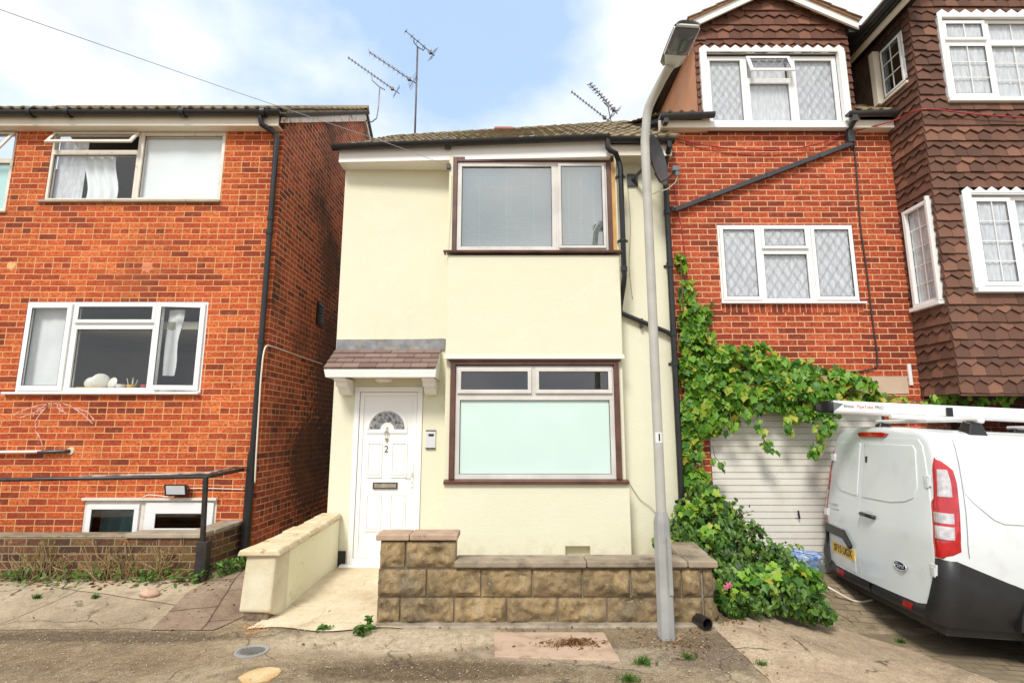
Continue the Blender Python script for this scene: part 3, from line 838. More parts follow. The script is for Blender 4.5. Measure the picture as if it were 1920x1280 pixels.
# puddle of rusty water in a hollow
pud = [(446, 1271), (462, 1261), (482, 1254), (505, 1251), (524, 1253), (527, 1259), (519, 1268), (505, 1276), (480, 1281), (455, 1282)]
mw, nt_, b_, L_ = newmat('rusty_water')
tc_ = nn(nt_, 'ShaderNodeTexCoord').outputs['Object']
L_(ramp(nt_, noise(nt_, tc_, 5, 4), [(0.35, (0.48, 0.28, 0.09)), (0.65, (0.66, 0.52, 0.30))]), b_.inputs['Base Color']); b_.inputs['Roughness'].default_value = 0.08
pts = [G(*p) for p in pud]
mb = MB(); mb.prism([(p.x, p.y) for p in pts], pts[0].z - 0.01, pts[0].z + 0.006, 'z')
struct(mb.build('puddle', mw))
# ------------------------------------------------------------ building kit
LD, CD, BD, RD = 6.76, 6.65, 6.35, 6.78
def TF(Y):      # wall facing the camera: u = world x, n = outwards, z up
    return lambda u, n, z: (u, Y - n, z)
def TL(X):      # wall facing left (-x): u = world y
    return lambda u, n, z: (X - n, u, z)
def TR(X):      # wall facing right (+x)
    return lambda u, n, z: (X + n, u, z)
def wall_sheet(mb, u0, u1, z0, z1, holes, thick=0.11, zt=None):
    us = sorted({u0, u1, *[h[0] for h in holes], *[h[1] for h in holes]})
    zs = sorted({z0, z1, *[h[2] for h in holes], *[h[3] for h in holes]})
    us = [u for u in us if u0 <= u <= u1]; zs = [z for z in zs if z0 <= z <= z1]
    for i in range(len(us) - 1):
        for j in range(len(zs) - 1):
            cu, cz = (us[i] + us[i+1]) / 2, (zs[j] + zs[j+1]) / 2
            if any(h[0] < cu < h[1] and h[2] < cz < h[3] for h in holes): continue
            mb.face([(us[i], 0, zs[j]), (us[i+1], 0, zs[j]), (us[i+1], 0, zs[j+1]), (us[i], 0, zs[j+1])])
    for a, b, c, d in holes:
        t = -thick
        mb.face([(a, 0, c), (a, t, c), (a, t, d), (a, 0, d)])
        mb.face([(b, 0, c), (b, t, c), (b, t, d), (b, 0, d)])
        mb.face([(a, 0, c), (b, 0, c), (b, t, c), (a, t, c)])
        mb.face([(a, 0, d), (b, 0, d), (b, t, d), (a, t, d)])
def ring(mb, a, b, c, d, w, n0, n1):
    mb.box(a, b, n0, n1, c, c + w); mb.box(a, b, n0, n1, d - w, d)
    mb.box(a, a + w, n0, n1, c + w, d - w); mb.box(b - w, b, n0, n1, c + w, d - w)
def rot_hinge(T, kind, a, b, c, d, ang, n):
    """a sash swung outwards about its top or its side"""
    ca, sa = cos(ang), sin(ang)
    if kind == 'top':
        return lambda u, m, z: T(u, n + (d - z) * sa + (m - n) * ca, d - (d - z) * ca + (m - n) * sa)
    if kind == 'left':
        return lambda u, m, z: T(a + (u - a) * ca - (m - n) * sa * 0, n + (u - a) * sa + (m - n) * ca, z)
    return lambda u, m, z: T(b - (b - u) * ca, n + (b - u) * sa + (m - n) * ca, z)
def drape(T, a, b, c, d, n, folds, amp, seed=0):
    r = random.Random(seed)
    ph = [r.uniform(0, 6.28) for _ in range(4)]
    mb = MB(T)
    def fn(u, v):
        x = a + (b - a) * u
        w = sin(u * folds * 6.28 + ph[0] + 0.6 * sin(v * 3 + ph[1])) * 0.6 + sin(u * folds * 13.1 + ph[2]) * 0.3
        return (x, n + amp * w * (0.6 + 0.4 * (1 - v)), c + (d - c) * v)
    mb.grid(fn, max(12, int(folds * 8)), 8)
    return mb
def make_window(house, T, a, b, c, d, cells, fm, gm, w=0.05, n0=-0.07, n1=-0.004, sash_mat=None, label=None, name='window', bar_mat=None, frame_name='window'):
    mb = MB(T)
    for ce in cells:
        r = ce['r']
        ring(mb, r[0], r[1], r[2], r[3], ce.get('w', w), n0, n1)
    fr = mb.build(name, fm, house, bevel=0.003)
    if label: fr['label'] = label
    for k, ce in enumerate(cells):
        r = ce['r']; ww = ce.get('w', w)
        i = [r[0] + ww, r[1] - ww, r[2] + ww, r[3] - ww]
        Tc = T; gn = (n0 + n1) / 2
        if ce.get('sash'):
            sw = ce.get('sw', 0.045); o_ = 0.012
            if ce.get('open'):
                kind, ang = ce['open']
                Tc = rot_hinge(T, kind, i[0] - o_, i[1] + o_, i[2] - o_, i[3] + o_, ang, n1 + 0.001)
            ms = MB(Tc)
            ring(ms, i[0] - o_, i[1] + o_, i[2] - o_, i[3] + o_, sw, n1 + 0.002, n1 + 0.026)
            ms.build('sash', sash_mat or fm, fr, bevel=0.004)
            i = [i[0] + sw - o_, i[1] - sw + o_, i[2] + sw - o_, i[3] - sw + o_]
            gn = n1 + 0.012
            mg = MB(T)
            # black gasket just inside the sash
        mp = MB(Tc)
        e = 0.004
        mp.box(i[0] - e, i[1] + e, gn - 0.003, gn + 0.003, i[2] - e, i[3] + e)
        mp.build('pane', ce.get('glass', gm), fr)
        mg = MB(Tc); ring(mg, i[0], i[1], i[2], i[3], 0.006, gn + 0.0035, gn + 0.009)
        mg.build('gasket', M['black'], fr)
        pat = ce.get('pat')
        if pat == 'diamond':
            ml = MB(Tc); sx = ce.get('sx', 0.125); sz = sx * 1.55
            W, H = i[1] - i[0], i[3] - i[2]
            kk = int((W / sx + H / sz)) + 2
            for s in (-1, 1):
                for q in range(-kk, kk * 2):
                    # line through (q*sx, 0) with slope s*sz/sx
                    x0, z0, x1, z1 = q * sx, 0.0, q * sx + s * H * sx / sz, H
                    # clip in x to 0..W
                    def clip(x0, z0, x1, z1):
                        if x1 == x0: return None
                        t0, t1 = 0.0, 1.0
                        ta, tb = (0 - x0) / (x1 - x0), (W - x0) / (x1 - x0)
                        if ta > tb: ta, tb = tb, ta
                        t0, t1 = max(t0, ta), min(t1, tb)
                        if t1 - t0 < 0.01: return None
                        return (x0 + (x1-x0)*t0, z0 + (z1-z0)*t0, x0 + (x1-x0)*t1, z0 + (z1-z0)*t1)
                    cl = clip(x0, z0, x1, z1)
                    if not cl: continue
                    xa, za, xb, zb = cl
                    dx, dz = xb - xa, zb - za; l = sqrt(dx*dx + dz*dz); px_, pz_ = -dz / l * 0.0035, dx / l * 0.0035
                    n = gn + 0.0045 + (0.0008 if s > 0 else 0)
                    ml.face([(i[0]+xa+px_, n, i[2]+za+pz_), (i[0]+xb+px_, n, i[2]+zb+pz_), (i[0]+xb-px_, n, i[2]+zb-pz_), (i[0]+xa-px_, n, i[2]+za-pz_)])
            ml.build('leading', M['lead_came'], fr)
        elif pat == 'grid':
            ml = MB(Tc); bw = 0.011
            for q in range(1, ce['nx']):
                x = i[0] + (i[1] - i[0]) * q / ce['nx']; ml.box(x - bw/2, x + bw/2, gn + 0.004, gn + 0.010, i[2], i[3])
            for q in range(1, ce['nz']):
                z = i[2] + (i[3] - i[2]) * q / ce['nz']; ml.box(i[0], i[1], gn + 0.004, gn + 0.0112, z - bw/2, z + bw/2)
            ml.build('glazing_bars', M['glaze_bar'], fr)
        if ce.get('behind') == 'net':
            drape(Tc if not ce.get('open') else T, i[0] - 0.003, i[1] + 0.003, i[2] - 0.003, i[3] + 0.003, gn - 0.018 if not ce.get('open') else n0 + 0.02, (r[1]-r[0]) * 9, 0.007, k + int(a * 100)).build('net_curtain', M['net'], fr, smooth=True)
    return fr
def tile_hang(mb, u0, u1, z0, z1, holes, gauge=0.1, tw=0.165, lo=None, hi=None, phase=0, start_zig=0, seed=1, n_base=0.006):
    """overlapping hung tiles, one straight row then one pointed row"""
    rnd = random.Random(seed)
    rows = int((z1 - z0) / gauge) + 1
    for j in range(rows):
        zb = z0 + j * gauge
        zt = min(zb + gauge * 1.55, z1 + 0.01)
        if zt - zb < 0.05: continue
        zig = (j + start_zig) % 2 == 1
        zc = zb + gauge * 0.5
        a, b = (lo(zc) if lo else u0), (hi(zc) if hi else u1)
        if b - a < 0.03: continue
        ints = [(a, b)]
        for h in holes:
            if h[2] - 0.02 < zc < h[3] - 0.0:
                nw = []
                for p, q in ints:
                    if h[1] <= p or h[0] >= q: nw.append((p, q)); continue
                    if h[0] > p: nw.append((p, h[0]))
                    if h[1] < q: nw.append((h[1], q))
                ints = nw
        k0 = int((a - u0) / tw) - 2; k1 = int((b - u0) / tw) + 2
        for k in range(k0, k1 + 1):
            ta = u0 + (k + (0.5 if j % 2 else 0)) * tw + phase; tb = ta + tw - 0.003
            for p, q in ints:
                x0, x1 = max(ta, p), min(tb, q)
                if x1 - x0 < 0.015: continue
                nt_ = n_base + rnd.uniform(0, 0.003); nb_ = n_base + 0.034 + rnd.uniform(-0.004, 0.006)
                dz = rnd.uniform(-0.004, 0.004) - (0.02 if rnd.random() < 0.012 else 0); dp = 0.050; rl = rnd.uniform(-0.006, 0.006)
                cell = (k + 0.5 + 300, j + 0.5 + 300)
                def side(x):
                    if not zig: return zb + dz + rl * (x - (ta + tb) / 2) / tw * 2
                    m = (ta + tb) / 2
                    return zb + dz + dp * min(1.0, abs(x - m) / ((tb - ta) / 2))
                xs = [x0, x1]
                m = (ta + tb) / 2
                if zig and x0 < m < x1: xs = [x0, m, x1]
                def N(z):
                    return nt_ + (nb_ - nt_) * (zt - z) / (zt - zb)
                front = [(x, N(side(x)), side(x)) for x in xs] + [(x1, nt_, zt), (x0, nt_, zt)]
                back = [(p_[0], p_[1] - 0.013, p_[2]) for p_ in front]
                uvs = [cell] * len(front)
                mb.face(front, uvs)
                kf = len(xs)
                for i2 in range(kf - 1):
                    mb.face([front[i2], back[i2], back[i2+1], front[i2+1]], [cell]*4)
                mb.face([front[0], back[0], back[-1], front[-1]], [cell]*4)
                mb.face([front[kf-1], front[kf], back[kf], back[kf-1]], [cell]*4)
def roof_sheet(mb, x0, x1, y0, z0, y1, z1, wave=0.15, amp=0.016, gauge=0.31, skew=None, zs=None, jit=0.004, seed=3):
    """profiled interlocking tiles laid in courses from eaves (y0,z0) to ridge (y1,z1)"""
    r = random.Random(seed)
    L = sqrt((y1-y0)**2 + (z1-z0)**2); rows = max(1, int(L / gauge))
    dy, dz = (y1-y0)/L, (z1-z0)/L
    nxp = int((x1 - x0) / wave * 6)
    for j in range(rows):
        s0, s1 = j * L / rows, (j + 1) * L / rows + 0.03
        base = len(mb.v)
        jj = [r.uniform(-jit, jit) for _ in range(int((x1-x0)/0.3) + 2)]
        for (s, h) in ((s0, -0.004), (s0, 0.020), (s1, 0.0)):
            for i in range(nxp + 1):
                x = x0 + (x1 - x0) * i / nxp
                ph = (x / wave) * 2 * pi
                w = amp * (max(0, sin(ph)) ** 0.8 * 1.6 - 0.3)
                q = jj[int((x - x0) / 0.3)]
                Y = y0 + dy * s - dz * (h + w + q); Z = z0 + dz * s + dy * (h + w + q)
                if skew: Y += skew(x) * (1 - s / L)
                if zs: Z += zs(x, s / L)
                mb.v.append((x, Y, Z))
        for lvl in range(2):
            for i in range(nxp):
                a = base + lvl * (nxp + 1) + i
                x = x0 + (x1 - x0) * (i + 0.5) / nxp
                c = (int(x / 0.3 + 500) + 0.5, j + 0.5)
                mb.f.append([a, a+1, a+nxp+2, a+nxp+1]); mb.uv.append([c]*4)
def gutter(mb, p0, p1, r=0.055, T=None):
    """half-round gutter between two points, open upwards, closed ends"""
    p0, p1 = Vector(p0), Vector(p1)
    d = (p1 - p0).normalized(); s = d.cross(Vector((0, 0, 1))).normalized()
    prof = []
    n = 10
    for k in range(n + 1):
        a = pi + pi * k / n
        prof.append((cos(a) * r, sin(a) * r))
    prof_in = [(x * 0.88, z * 0.88) for x, z in reversed(prof)]
    loop = prof + prof_in
    b = len(mb.v); k = len(loop)
    for p in (p0, p1):
        for x, z in loop:
            q = p + s * x + Vector((0, 0, z)); mb.v.append(tuple(q))
    for i in range(k):
        j = (i + 1) % k
        mb.f.append([b+i, b+j, b+k+j, b+k+i]); mb.uv.append(None)
    for e in (0, 1):
        # end plates
        c = [b + e*k + i for i in range(n + 1)]
        mb.f.append(c); mb.uv.append(None)
def brackets(mb, p0, p1, n, r=0.055):
    p0, p1 = Vector(p0), Vector(p1)
    for i in range(n):
        p = p0 + (p1 - p0) * ((i + 0.5) / n)
        mb.box(p.x - 0.016, p.x + 0.016, p.y - r - 0.006, p.y + r + 0.01, p.z - r - 0.012, p.z - r * 0.35)
        mb.box(p.x - 0.016, p.x + 0.016, p.y - r - 0.008, p.y - r + 0.002, p.z - r * 0.5, p.z + 0.008)
def pipe_clips(mb, pts, r, axis='y'):
    for p in pts:
        mb.lathe([(r + 0.007, -0.014), (r + 0.007, 0.014)], (p[0], p[1], p[2]), 12)
        mb.box(p[0] - r - 0.03, p[0] + r + 0.03, p[1] + r * 0.2, p[1] + r + 0.014, p[2] - 0.012, p[2] + 0.012)
# ------------------------------------------------------------ the brick house on the left
XL = PX(505, 620, LD)               # its right-hand corner
ZE = PZ(243, LD)                    # wall top under the fascia
lh = thing('brick_house', 'orange brick house at left beside the alley with basement windows and black downpipe', 'house', (-6, LD, 0))
def R(D, x0, y0, x1, y1):
    """pixel rectangle -> u0,u1,z0,z1 at depth D (x taken at mid height)"""
    ym = (y0 + y1) / 2
    return [PX(x0, ym, D), PX(x1, ym, D), PZ(y1, D), PZ(y0, D)]
wA = R(LD, 92, 248, 418, 376)       # upper window
wB = R(LD, -190, 248, 21, 396)      # upper window cut by the frame edge
wC = R(LD, 40, 566, 383, 735)       # kitchen window
wD = R(LD, 155, 937, 404, 1015)     # basement window
holes = []
for w in (wA, wB, wC, wD): holes.append((w[0] - .004, w[1] + .004, w[2] - .004, w[3] + .004))
T = TF(LD)
mb = MB(T); wall_sheet(mb, -9.5, XL, -0.3, ZE + 0.12, holes)
mb.build('front_wall', M['brick_left'], lh)
RY, RZ = 10.3, 8.22
mb = MB()
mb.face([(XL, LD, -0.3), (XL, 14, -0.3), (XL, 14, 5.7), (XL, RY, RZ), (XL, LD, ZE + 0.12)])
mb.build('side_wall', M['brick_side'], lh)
mb = MB(); mb.box(-9.5, XL - 0.01, LD + 2.3, LD + 2.36, -0.3, ZE + 0.6); mb.box(-9.52, -9.4, LD + 0.01, 14, -0.3, 5.6); mb.box(-9.4, XL - 0.01, 13.9, 14, -0.3, 5.6)
mb.build('inner_wall', M['room'], lh)
mb = MB(); mb.box(-9.4, XL - 0.01, LD + 0.12, 9.05, 3.0, 3.1); mb.box(-9.4, XL - 0.01, LD + 0.12, 9.05, 0.95, 1.02)
mb.build('floor_slab', M['room'], lh)
# roof
ey, ez = LD - 0.20, PZ(205, LD - 0.2) + 0.0
mb = MB(); roof_sheet(mb, -9.6, XL + 0.10, ey, ez, RY, RZ + 0.14, amp=0.018)
rf = mb.build('roof', M['roof_old'], lh, smooth=True, auto=35)
mb = MB()
mb.prism([(ey + 0.03, ez - 0.045), (RY, RZ + 0.085), (14.2, 5.7 + 0.1), (14.2, 5.7 + 0.04), (RY, RZ + 0.03), (ey + 0.06, ez - 0.085)], -9.6, XL + 0.08, 'x')
mb.build('roof_deck', M['dark_fill'], lh)
mb = MB()
mb.prism([(RY - 0.12, RZ + 0.10), (RY, RZ + 0.24), (RY + 0.12, RZ + 0.10)], -9.6, XL + 0.10, 'x')
mb.build('ridge_tiles', M['roof_old'], rf)
# verge board down both slopes of the gable
mb = MB()
bw = 0.19
rsl = (RZ + 0.14 - ez) / (RY - ey)
def rzz(y): return ez + (y - ey) * rsl if y < RY else RZ + 0.14 - (y - RY) * 0.62
y_a = ey + 0.06
mb.prism([(y_a, rzz(y_a) - 0.05), (RY, rzz(RY) - 0.05), (14.1, rzz(14.1) - 0.05), (14.1, rzz(14.1) - 0.26), (RY, rzz(RY) - 0.27), (y_a, rzz(y_a) - 0.20)], XL + 0.004, XL + 0.055, 'x')
mb.build('bargeboard', M['barge_old'], lh)
mb = MB()
mb.prism([(y_a, rzz(y_a) - 0.048), (RY, rzz(RY) - 0.048), (14.1, rzz(14.1) - 0.048), (14.1, rzz(14.1) - 0.01), (RY, rzz(RY) - 0.008), (y_a, rzz(y_a) - 0.01)], XL - 0.02, XL + 0.085, 'x')
mb.build('verge_mortar', M['coping'], lh)
# fascia, soffit, gutter
mb = MB(); mb.box(-9.5, XL - 0.02, LD - 0.155, LD - 0.13, PZ(236, LD - .15), PZ(214, LD - .15)); mb.box(-9.5, XL - 0.02, LD - 0.128, LD - 0.002, PZ(236, LD - .15) + 0.004, PZ(236, LD - .15) + 0.02)
mb.build('fascia', M['fascia'], lh)
gzz = PZ(211, LD - 0.21)
mb = MB(); gutter(mb, (-9.4, LD - 0.215, gzz), (PX(528, 212, LD - 0.2), LD - 0.215, gzz + 0.01), 0.058)
for xx in (60, 130, 345, 495): mb.lathe([(0.066, -0.03), (0.066, 0.03)], (PX(xx, 212, LD - .2), LD - 0.215, gzz - 0.006), 14, 'x')
gt = mb.build('gutter', M['black'], lh, smooth=True, auto=40)
# downpipe with its swan neck
dp = [P(488, 218, LD - 0.21), P(490, 233, LD - 0.20), P(505, 243, LD - 0.12), P(517, 252, LD - 0.07), P(519, 262, LD - 0.065)]
xd = PX(490, 640, LD - 0.06)
dp += [Vector((dp[-1].x - 0.0, LD - 0.065, dp[-1].z - 0.05)), Vector((xd, LD - 0.065, 0.10))]
xd0 = dp[-2].x
mb = MB(); mb.tube(dp, 0.036, 12)
for yy in (410, 436, 640, 850): 
    z = PZ(yy, LD - .06); f = (z - dp[-2].z) / (0.1 - dp[-2].z); xx = xd0 + (xd - xd0) * f
    mb.lathe([(0.046, -0.025), (0.046, 0.025)], (xx, LD - 0.065, z), 14)
mb.build('downpipe', M['black'], lh, smooth=True, auto=40)
mb = MB(); mb.tube([(xd + 0.0, LD - 0.07, PZ(850, LD - .07)), (xd, LD - 0.07, 0.08)], 0.052, 14); mb.build('downpipe', M['black'], lh, smooth=True, auto=40)

# --- upper window: open top vent over a fixed light, and a big fixed light
xm = PX(258, 312, LD); zt = PZ(285, LD)
cells = [dict(r=(wA[0], xm, zt, wA[3]), sash=True, sw=0.05, open=('top', radians(32)), w=0.03),
         dict(r=(wA[0], xm, wA[2], zt), w=0.035), dict(r=(xm, wA[1], wA[2], wA[3]), w=0.045)]
w1 = make_window(lh, T, *wA, cells, M['old_white'], M['glass'], name='window', label='upper window with peeling paint and open top vent')
drape(T, wA[0] + 0.02, wA[0] + 0.42, wA[2] + .02, zt + 0.2, -0.095, 3, 0.010, 5).build('net_curtain', M['net'], w1, smooth=True)
mbx = MB(T)
def cur(u, v):
    x = wA[0] + 0.40 + 0.42 * u + 0.06 * sin(v * 5) * (1 - v) + 0.05 * (1 - v)
    return (x, -0.115 + 0.02 * sin(u * 19 + v * 2), wA[2] + 0.02 + (zt - wA[2] + 0.05) * v - 0.03 * sin(u * 3.1))
mbx.grid(cur, 30, 8); mbx.build('curtain', M['cloth'], w1, smooth=True)
drape(T, xm + 0.03, wA[1] - 0.02, wA[2] + .02, wA[3] - .02, -0.09, 2.2, 0.008, 8).build('curtain', M['cloth'], w1, smooth=True)
mb = MB(T); mb.box(wA[0] - 0.06, wA[1] + 0.02, -0.06, 0.045, wA[2] - 0.035, wA[2] - 0.004)
mb.build('sill', M['concrete'], w1, bevel=0.004)
mb = MB(T); mb.box(wA[0] - .03, wA[1] + .03, -0.0, 0.02, wA[3] + 0.004, wA[3] + 0.02); mb.build('head_board', M['old_white'], w1)
# cut window at the frame edge
zt2 = PZ(300, LD); x2 = wB[1] - 0.75
cells = [dict(r=(x2, wB[1], zt2, wB[3]), sash=True, sw=0.045, open=('top', radians(28)), w=0.03),
         dict(r=(x2, wB[1], wB[2], zt2), w=0.04, glass=M['frost_teal']), dict(r=(wB[0], x2, wB[2], wB[3]), w=0.04, glass=M['frost_teal'])]
w2 = make_window(lh, T, *wB, cells, M['old_white'], M['glass'], label='teal glazed window cut by the left picture edge')
w2['label'] = 'window with teal obscured glass beneath an open vent'
mb = MB(T); mb.box(wB[0] - 0.02, wB[1] + 0.04, -0.06, 0.03, wB[2] - 0.03, wB[2] - 0.004); mb.build('sill', M['concrete'], w2, bevel=0.004)
# --- kitchen window
x1 = PX(131, 650, LD); x3 = PX(290, 650, LD); zt = PZ(609, LD)
cells = [dict(r=(wC[0], x1, wC[2], wC[3]), sash=True, w=0.035, sw=0.06), dict(r=(x1, x3, zt, wC[3]), sash=True, w=0.035, sw=0.045),
         dict(r=(x1, x3, wC[2], zt), w=0.055), dict(r=(x3, wC[1], wC[2], wC[3]), sash=True, w=0.035, sw=0.06, open=('right', radians(7)))]
w3 = make_window(lh, T, *wC, cells, M['white'], M['glass'], label='kitchen window with dishes behind the glass')
mb = MB(T); mb.box(wC[0] - 0.12, wC[1] + 0.01, -0.06, 0.06, wC[2] - 0.028, wC[2] - 0.002); mb.build('sill', M['white'], w3, bevel=0.004)
drape(T, wC[0] + 0.03, x1 - 0.02, wC[2] + .03, wC[3] - .03, -0.10, 2.0, 0.012, 3).build('net_curtain', M['paper'], w3, smooth=True)
mb = MB(T); xx = x3 + 0.07
mb.grid(lambda u, v: (xx - 0.01 + u * (0.15 + 0.05 * v + 0.012 * sin(v * 9)), -0.12 + 0.015 * sin(u * 6 + v * 4), wC[2] + 0.22 + (wC[3] - wC[2] - 0.3) * v), 6, 8)
mb.build('curtain', M['paper'], w3, smooth=True)
mb = MB(T); mb.box(wC[0], wC[1], -0.11, -0.62, wC[2] - 0.01, wC[2] + 0.02); mb.build('worktop', M['room'], w3)
# things on the kitchen sill
def on_sill(xpx): return PX(xpx, 715, LD + 0.17)
zs = wC[2] + 0.022
yk = LD + 0.17
mb = MB(); cx = on_sill(178)
mb.box(cx - 0.17, cx + 0.17, yk - 0.09, yk + 0.09, zs + 0.012, zs + 0.03)
for s in (-1, 1): mb.box(cx - 0.17, cx + 0.17, yk + s * 0.09 - 0.004, yk + s * 0.09 + 0.004, zs + 0.03, zs + 0.05)
for s in (-0.15, 0.15):
    for q in (-0.07, 0.07): mb.box(cx + s - 0.01, cx + s + 0.01, yk + q - 0.01, yk + q + 0.01, zs, zs + 0.012)
tag(mb.build('dish_rack', M['yellow'], bevel=0.003), 'low yellow dish rack behind the kitchen window glass', 'dish rack')
def plate(xpx, r, tilt, label):
    c = Vector((on_sill(xpx), yk, zs + 0.032 + r))
    mb = MB(); mb.lathe([(r * 0.1, 0.0), (r * 0.6, 0.0), (r * 0.95, -0.016), (r, -0.020), (r, -0.024), (r * 0.6, -0.006), (r * 0.1, -0.006)], (0, 0, 0), 24, 'y')
    o = mb.build('plate', M['plate_china'], smooth=True)
    o.location = c; o.rotation_euler = (radians(-12), 0, radians(tilt))
    return tag(o, label, 'plate', 'plates in the rack')
plate(171, 0.082, 22, 'small white plate, furthest left in the yellow rack')
plate(190, 0.105, 48, 'largest cream plate, middle of the yellow rack')
plate(208, 0.080, -18, 'small white plate, furthest right in the yellow rack')
mb = MB(); cx = on_sill(248); mb.lathe([(0.045, 0), (0.058, 0.085), (0.054, 0.085), (0.042, 0.008), (0.001, 0.008)], (cx, yk, zs), 16)
ut = thing('utensil_pot', 'yellow utensil pot standing behind the kitchen window', 'pot', (cx, yk, zs)); mb.build('pot', M['yellow'], ut, smooth=True, auto=40)
mb = MB()
for k in range(4):
    a = k * 1.7
    mb.tube([(cx + 0.02 * cos(a), yk + 0.02 * sin(a), zs + 0.01), (cx + 0.07 * cos(a), yk + 0.03 * sin(a), zs + 0.15 + 0.01 * k)], 0.004, 6)
mb.build('utensils', M['opal'], ut)
mb = MB(); cx = on_sill(272); mb.lathe([(0.038, 0), (0.046, 0.03), (0.046, 0.085), (0.042, 0.085), (0.040, 0.01), (0.001, 0.01)], (cx, yk, zs), 16)
tag(mb.build('mug', M['red'], smooth=True, auto=40), 'red mug at the right end of the kitchen window', 'mug')
mb = MB(); cx = on_sill(228); mb.lathe([(0.05, 0), (0.062, 0.09), (0.058, 0.09), (0.046, 0.008), (0.001, 0.008)], (cx, yk - 0.0, zs), 18)
tag(mb.build('bowl', M['plate_china'], smooth=True, auto=40), 'white tumbler shaped bowl between the plates and the yellow pot', 'bowl')
# --- basement window
x1 = PX(268, 975, LD)
cells = [dict(r=(wD[0], x1, wD[2], wD[3]), sash=True, w=0.06, sw=0.06), dict(r=(x1, wD[1], wD[2], wD[3]), w=0.04, sash=True, sw=0.13)]
w4 = make_window(lh, T, *wD, cells, M['old_white'], M['glass_dark'], sash_mat=M['white'], label='low basement window half hidden behind the garden wall')
mb = MB(T); mb.box(wD[0] - 0.01, wD[1] + 0.01, 0.001, 0.05, wD[3] + 0.002, wD[3] + 0.03); mb.build('head_board', M['old_white'], w4)
drape(T, wD[0], x1 - 0.2, wD[2], wD[3], -0.3, 2, 0.02, 3).build('net_curtain', M['frost_teal'], w4, smooth=True)
# white spray marks on the bricks: chalky lines with a shape of their own
mb = MB()
def sm(pts, r=0.008):
    mb.cut()
    q = [P(x, y, LD - 0.0) for x, y in pts]
    fine = []
    for i in range(len(q) - 1):
        for k in range(5):
            p = q[i].lerp(q[i+1], k / 5); fine.append((p.x + random.uniform(-.003, .003), LD - 0.0005, p.z + random.uniform(-.003, .003)))
    fine.append((q[-1].x, LD - 0.0005, q[-1].z))
    for i in range(len(fine) - 1):
        a, b = Vector(fine[i]), Vector(fine[i+1]); d = (b - a); d.normalize(); s = Vector((-d.z, 0, d.x)) * random.uniform(r * 0.5, r * 1.1)
        y = LD - 0.003
        mb.face([(a.x + s.x, y, a.z + s.z), (b.x + s.x, y, b.z + s.z), (b.x - s.x, y, b.z - s.z), (a.x - s.x, y, a.z - s.z)])
for ln in ([(25, 778), (45, 768), (70, 760), (95, 756)], [(38, 783), (60, 775), (84, 766), (98, 758)], [(100, 756), (112, 757), (120, 772)], [(118, 756), (145, 765), (165, 772), (176, 786)],
           [(108, 756), (108, 764), (125, 776)], [(92, 760), (76, 775), (66, 790), (68, 803)], [(66, 805), (76, 822), (80, 835)], [(135, 762), (158, 778), (174, 794)], [(90, 757), (70, 768), (62, 780)]):
    sm(ln)
mb.build_each('paint_mark', M['paint_mark'], lh)
# waste pipe end on the wall
t = thing('waste_pipe', 'white waste pipe with black end running along the orange bricks', 'pipe', (-6, LD - 0.05, 1.4))
mb = MB(); a, b = P(-60, 848, LD - .05), P(108, 846, LD - .05); mb.tube([a, b], 0.019, 10); mb.build('pipe_run', M['cable_white'], t, smooth=True, auto=40)
mb = MB(); a, b = P(72, 847.5, LD - .05), P(122, 845.5, LD - .05); mb.tube([a, b, (b.x + 0.03, LD + 0.01, b.z)], 0.024, 10); mb.build('pipe_end', M['grey_pipe'], t, smooth=True, auto=40)
mb = MB(); mb.lathe([(0.05, 0), (0.045, 0.012), (0.02, 0.014)], (b.x + 0.03, LD - 0.001, b.z), 12, 'y'); mb.build('mortar_collar', M['coping_cream'], t)
# floodlight over the basement window
c = P(333, 918, LD - 0.09)
t = thing('floodlight', 'small black floodlight with white glass above the basement window', 'light', (c.x, LD, c.z))
mb = MB(); mb.hexa([(c.x-.14, c.y-.02, c.z-.07), (c.x+.14, c.y-.02, c.z-.07), (c.x+.10, c.y+.07, c.z-.05), (c.x-.10, c.y+.07, c.z-.05), (c.x-.14, c.y-.06, c.z+.07), (c.x+.14, c.y-.06, c.z+.07), (c.x+.10, c.y+.06, c.z+.05), (c.x-.10, c.y+.06, c.z+.05)])
mb.build('housing', M['black'], t, bevel=0.01)
mb = MB(); mb.hexa([(c.x-.112, c.y-.032, c.z-.052), (c.x+.112, c.y-.032, c.z-.052), (c.x+.112, c.y-.02, c.z-.05), (c.x-.112, c.y-.02, c.z-.05), (c.x-.112, c.y-.062, c.z+.052), (c.x+.112, c.y-.062, c.z+.052), (c.x+.112, c.y-.045, c.z+.052), (c.x-.112, c.y-.045, c.z+.052)])
mb.build('glass', M['flood_glass'], t, bevel=0.004)
mb = MB(); mb.box(c.x - 0.02, c.x + 0.02, c.y + 0.05, LD, c.z - 0.02, c.z + 0.02); mb.build('bracket', M['black'], t)
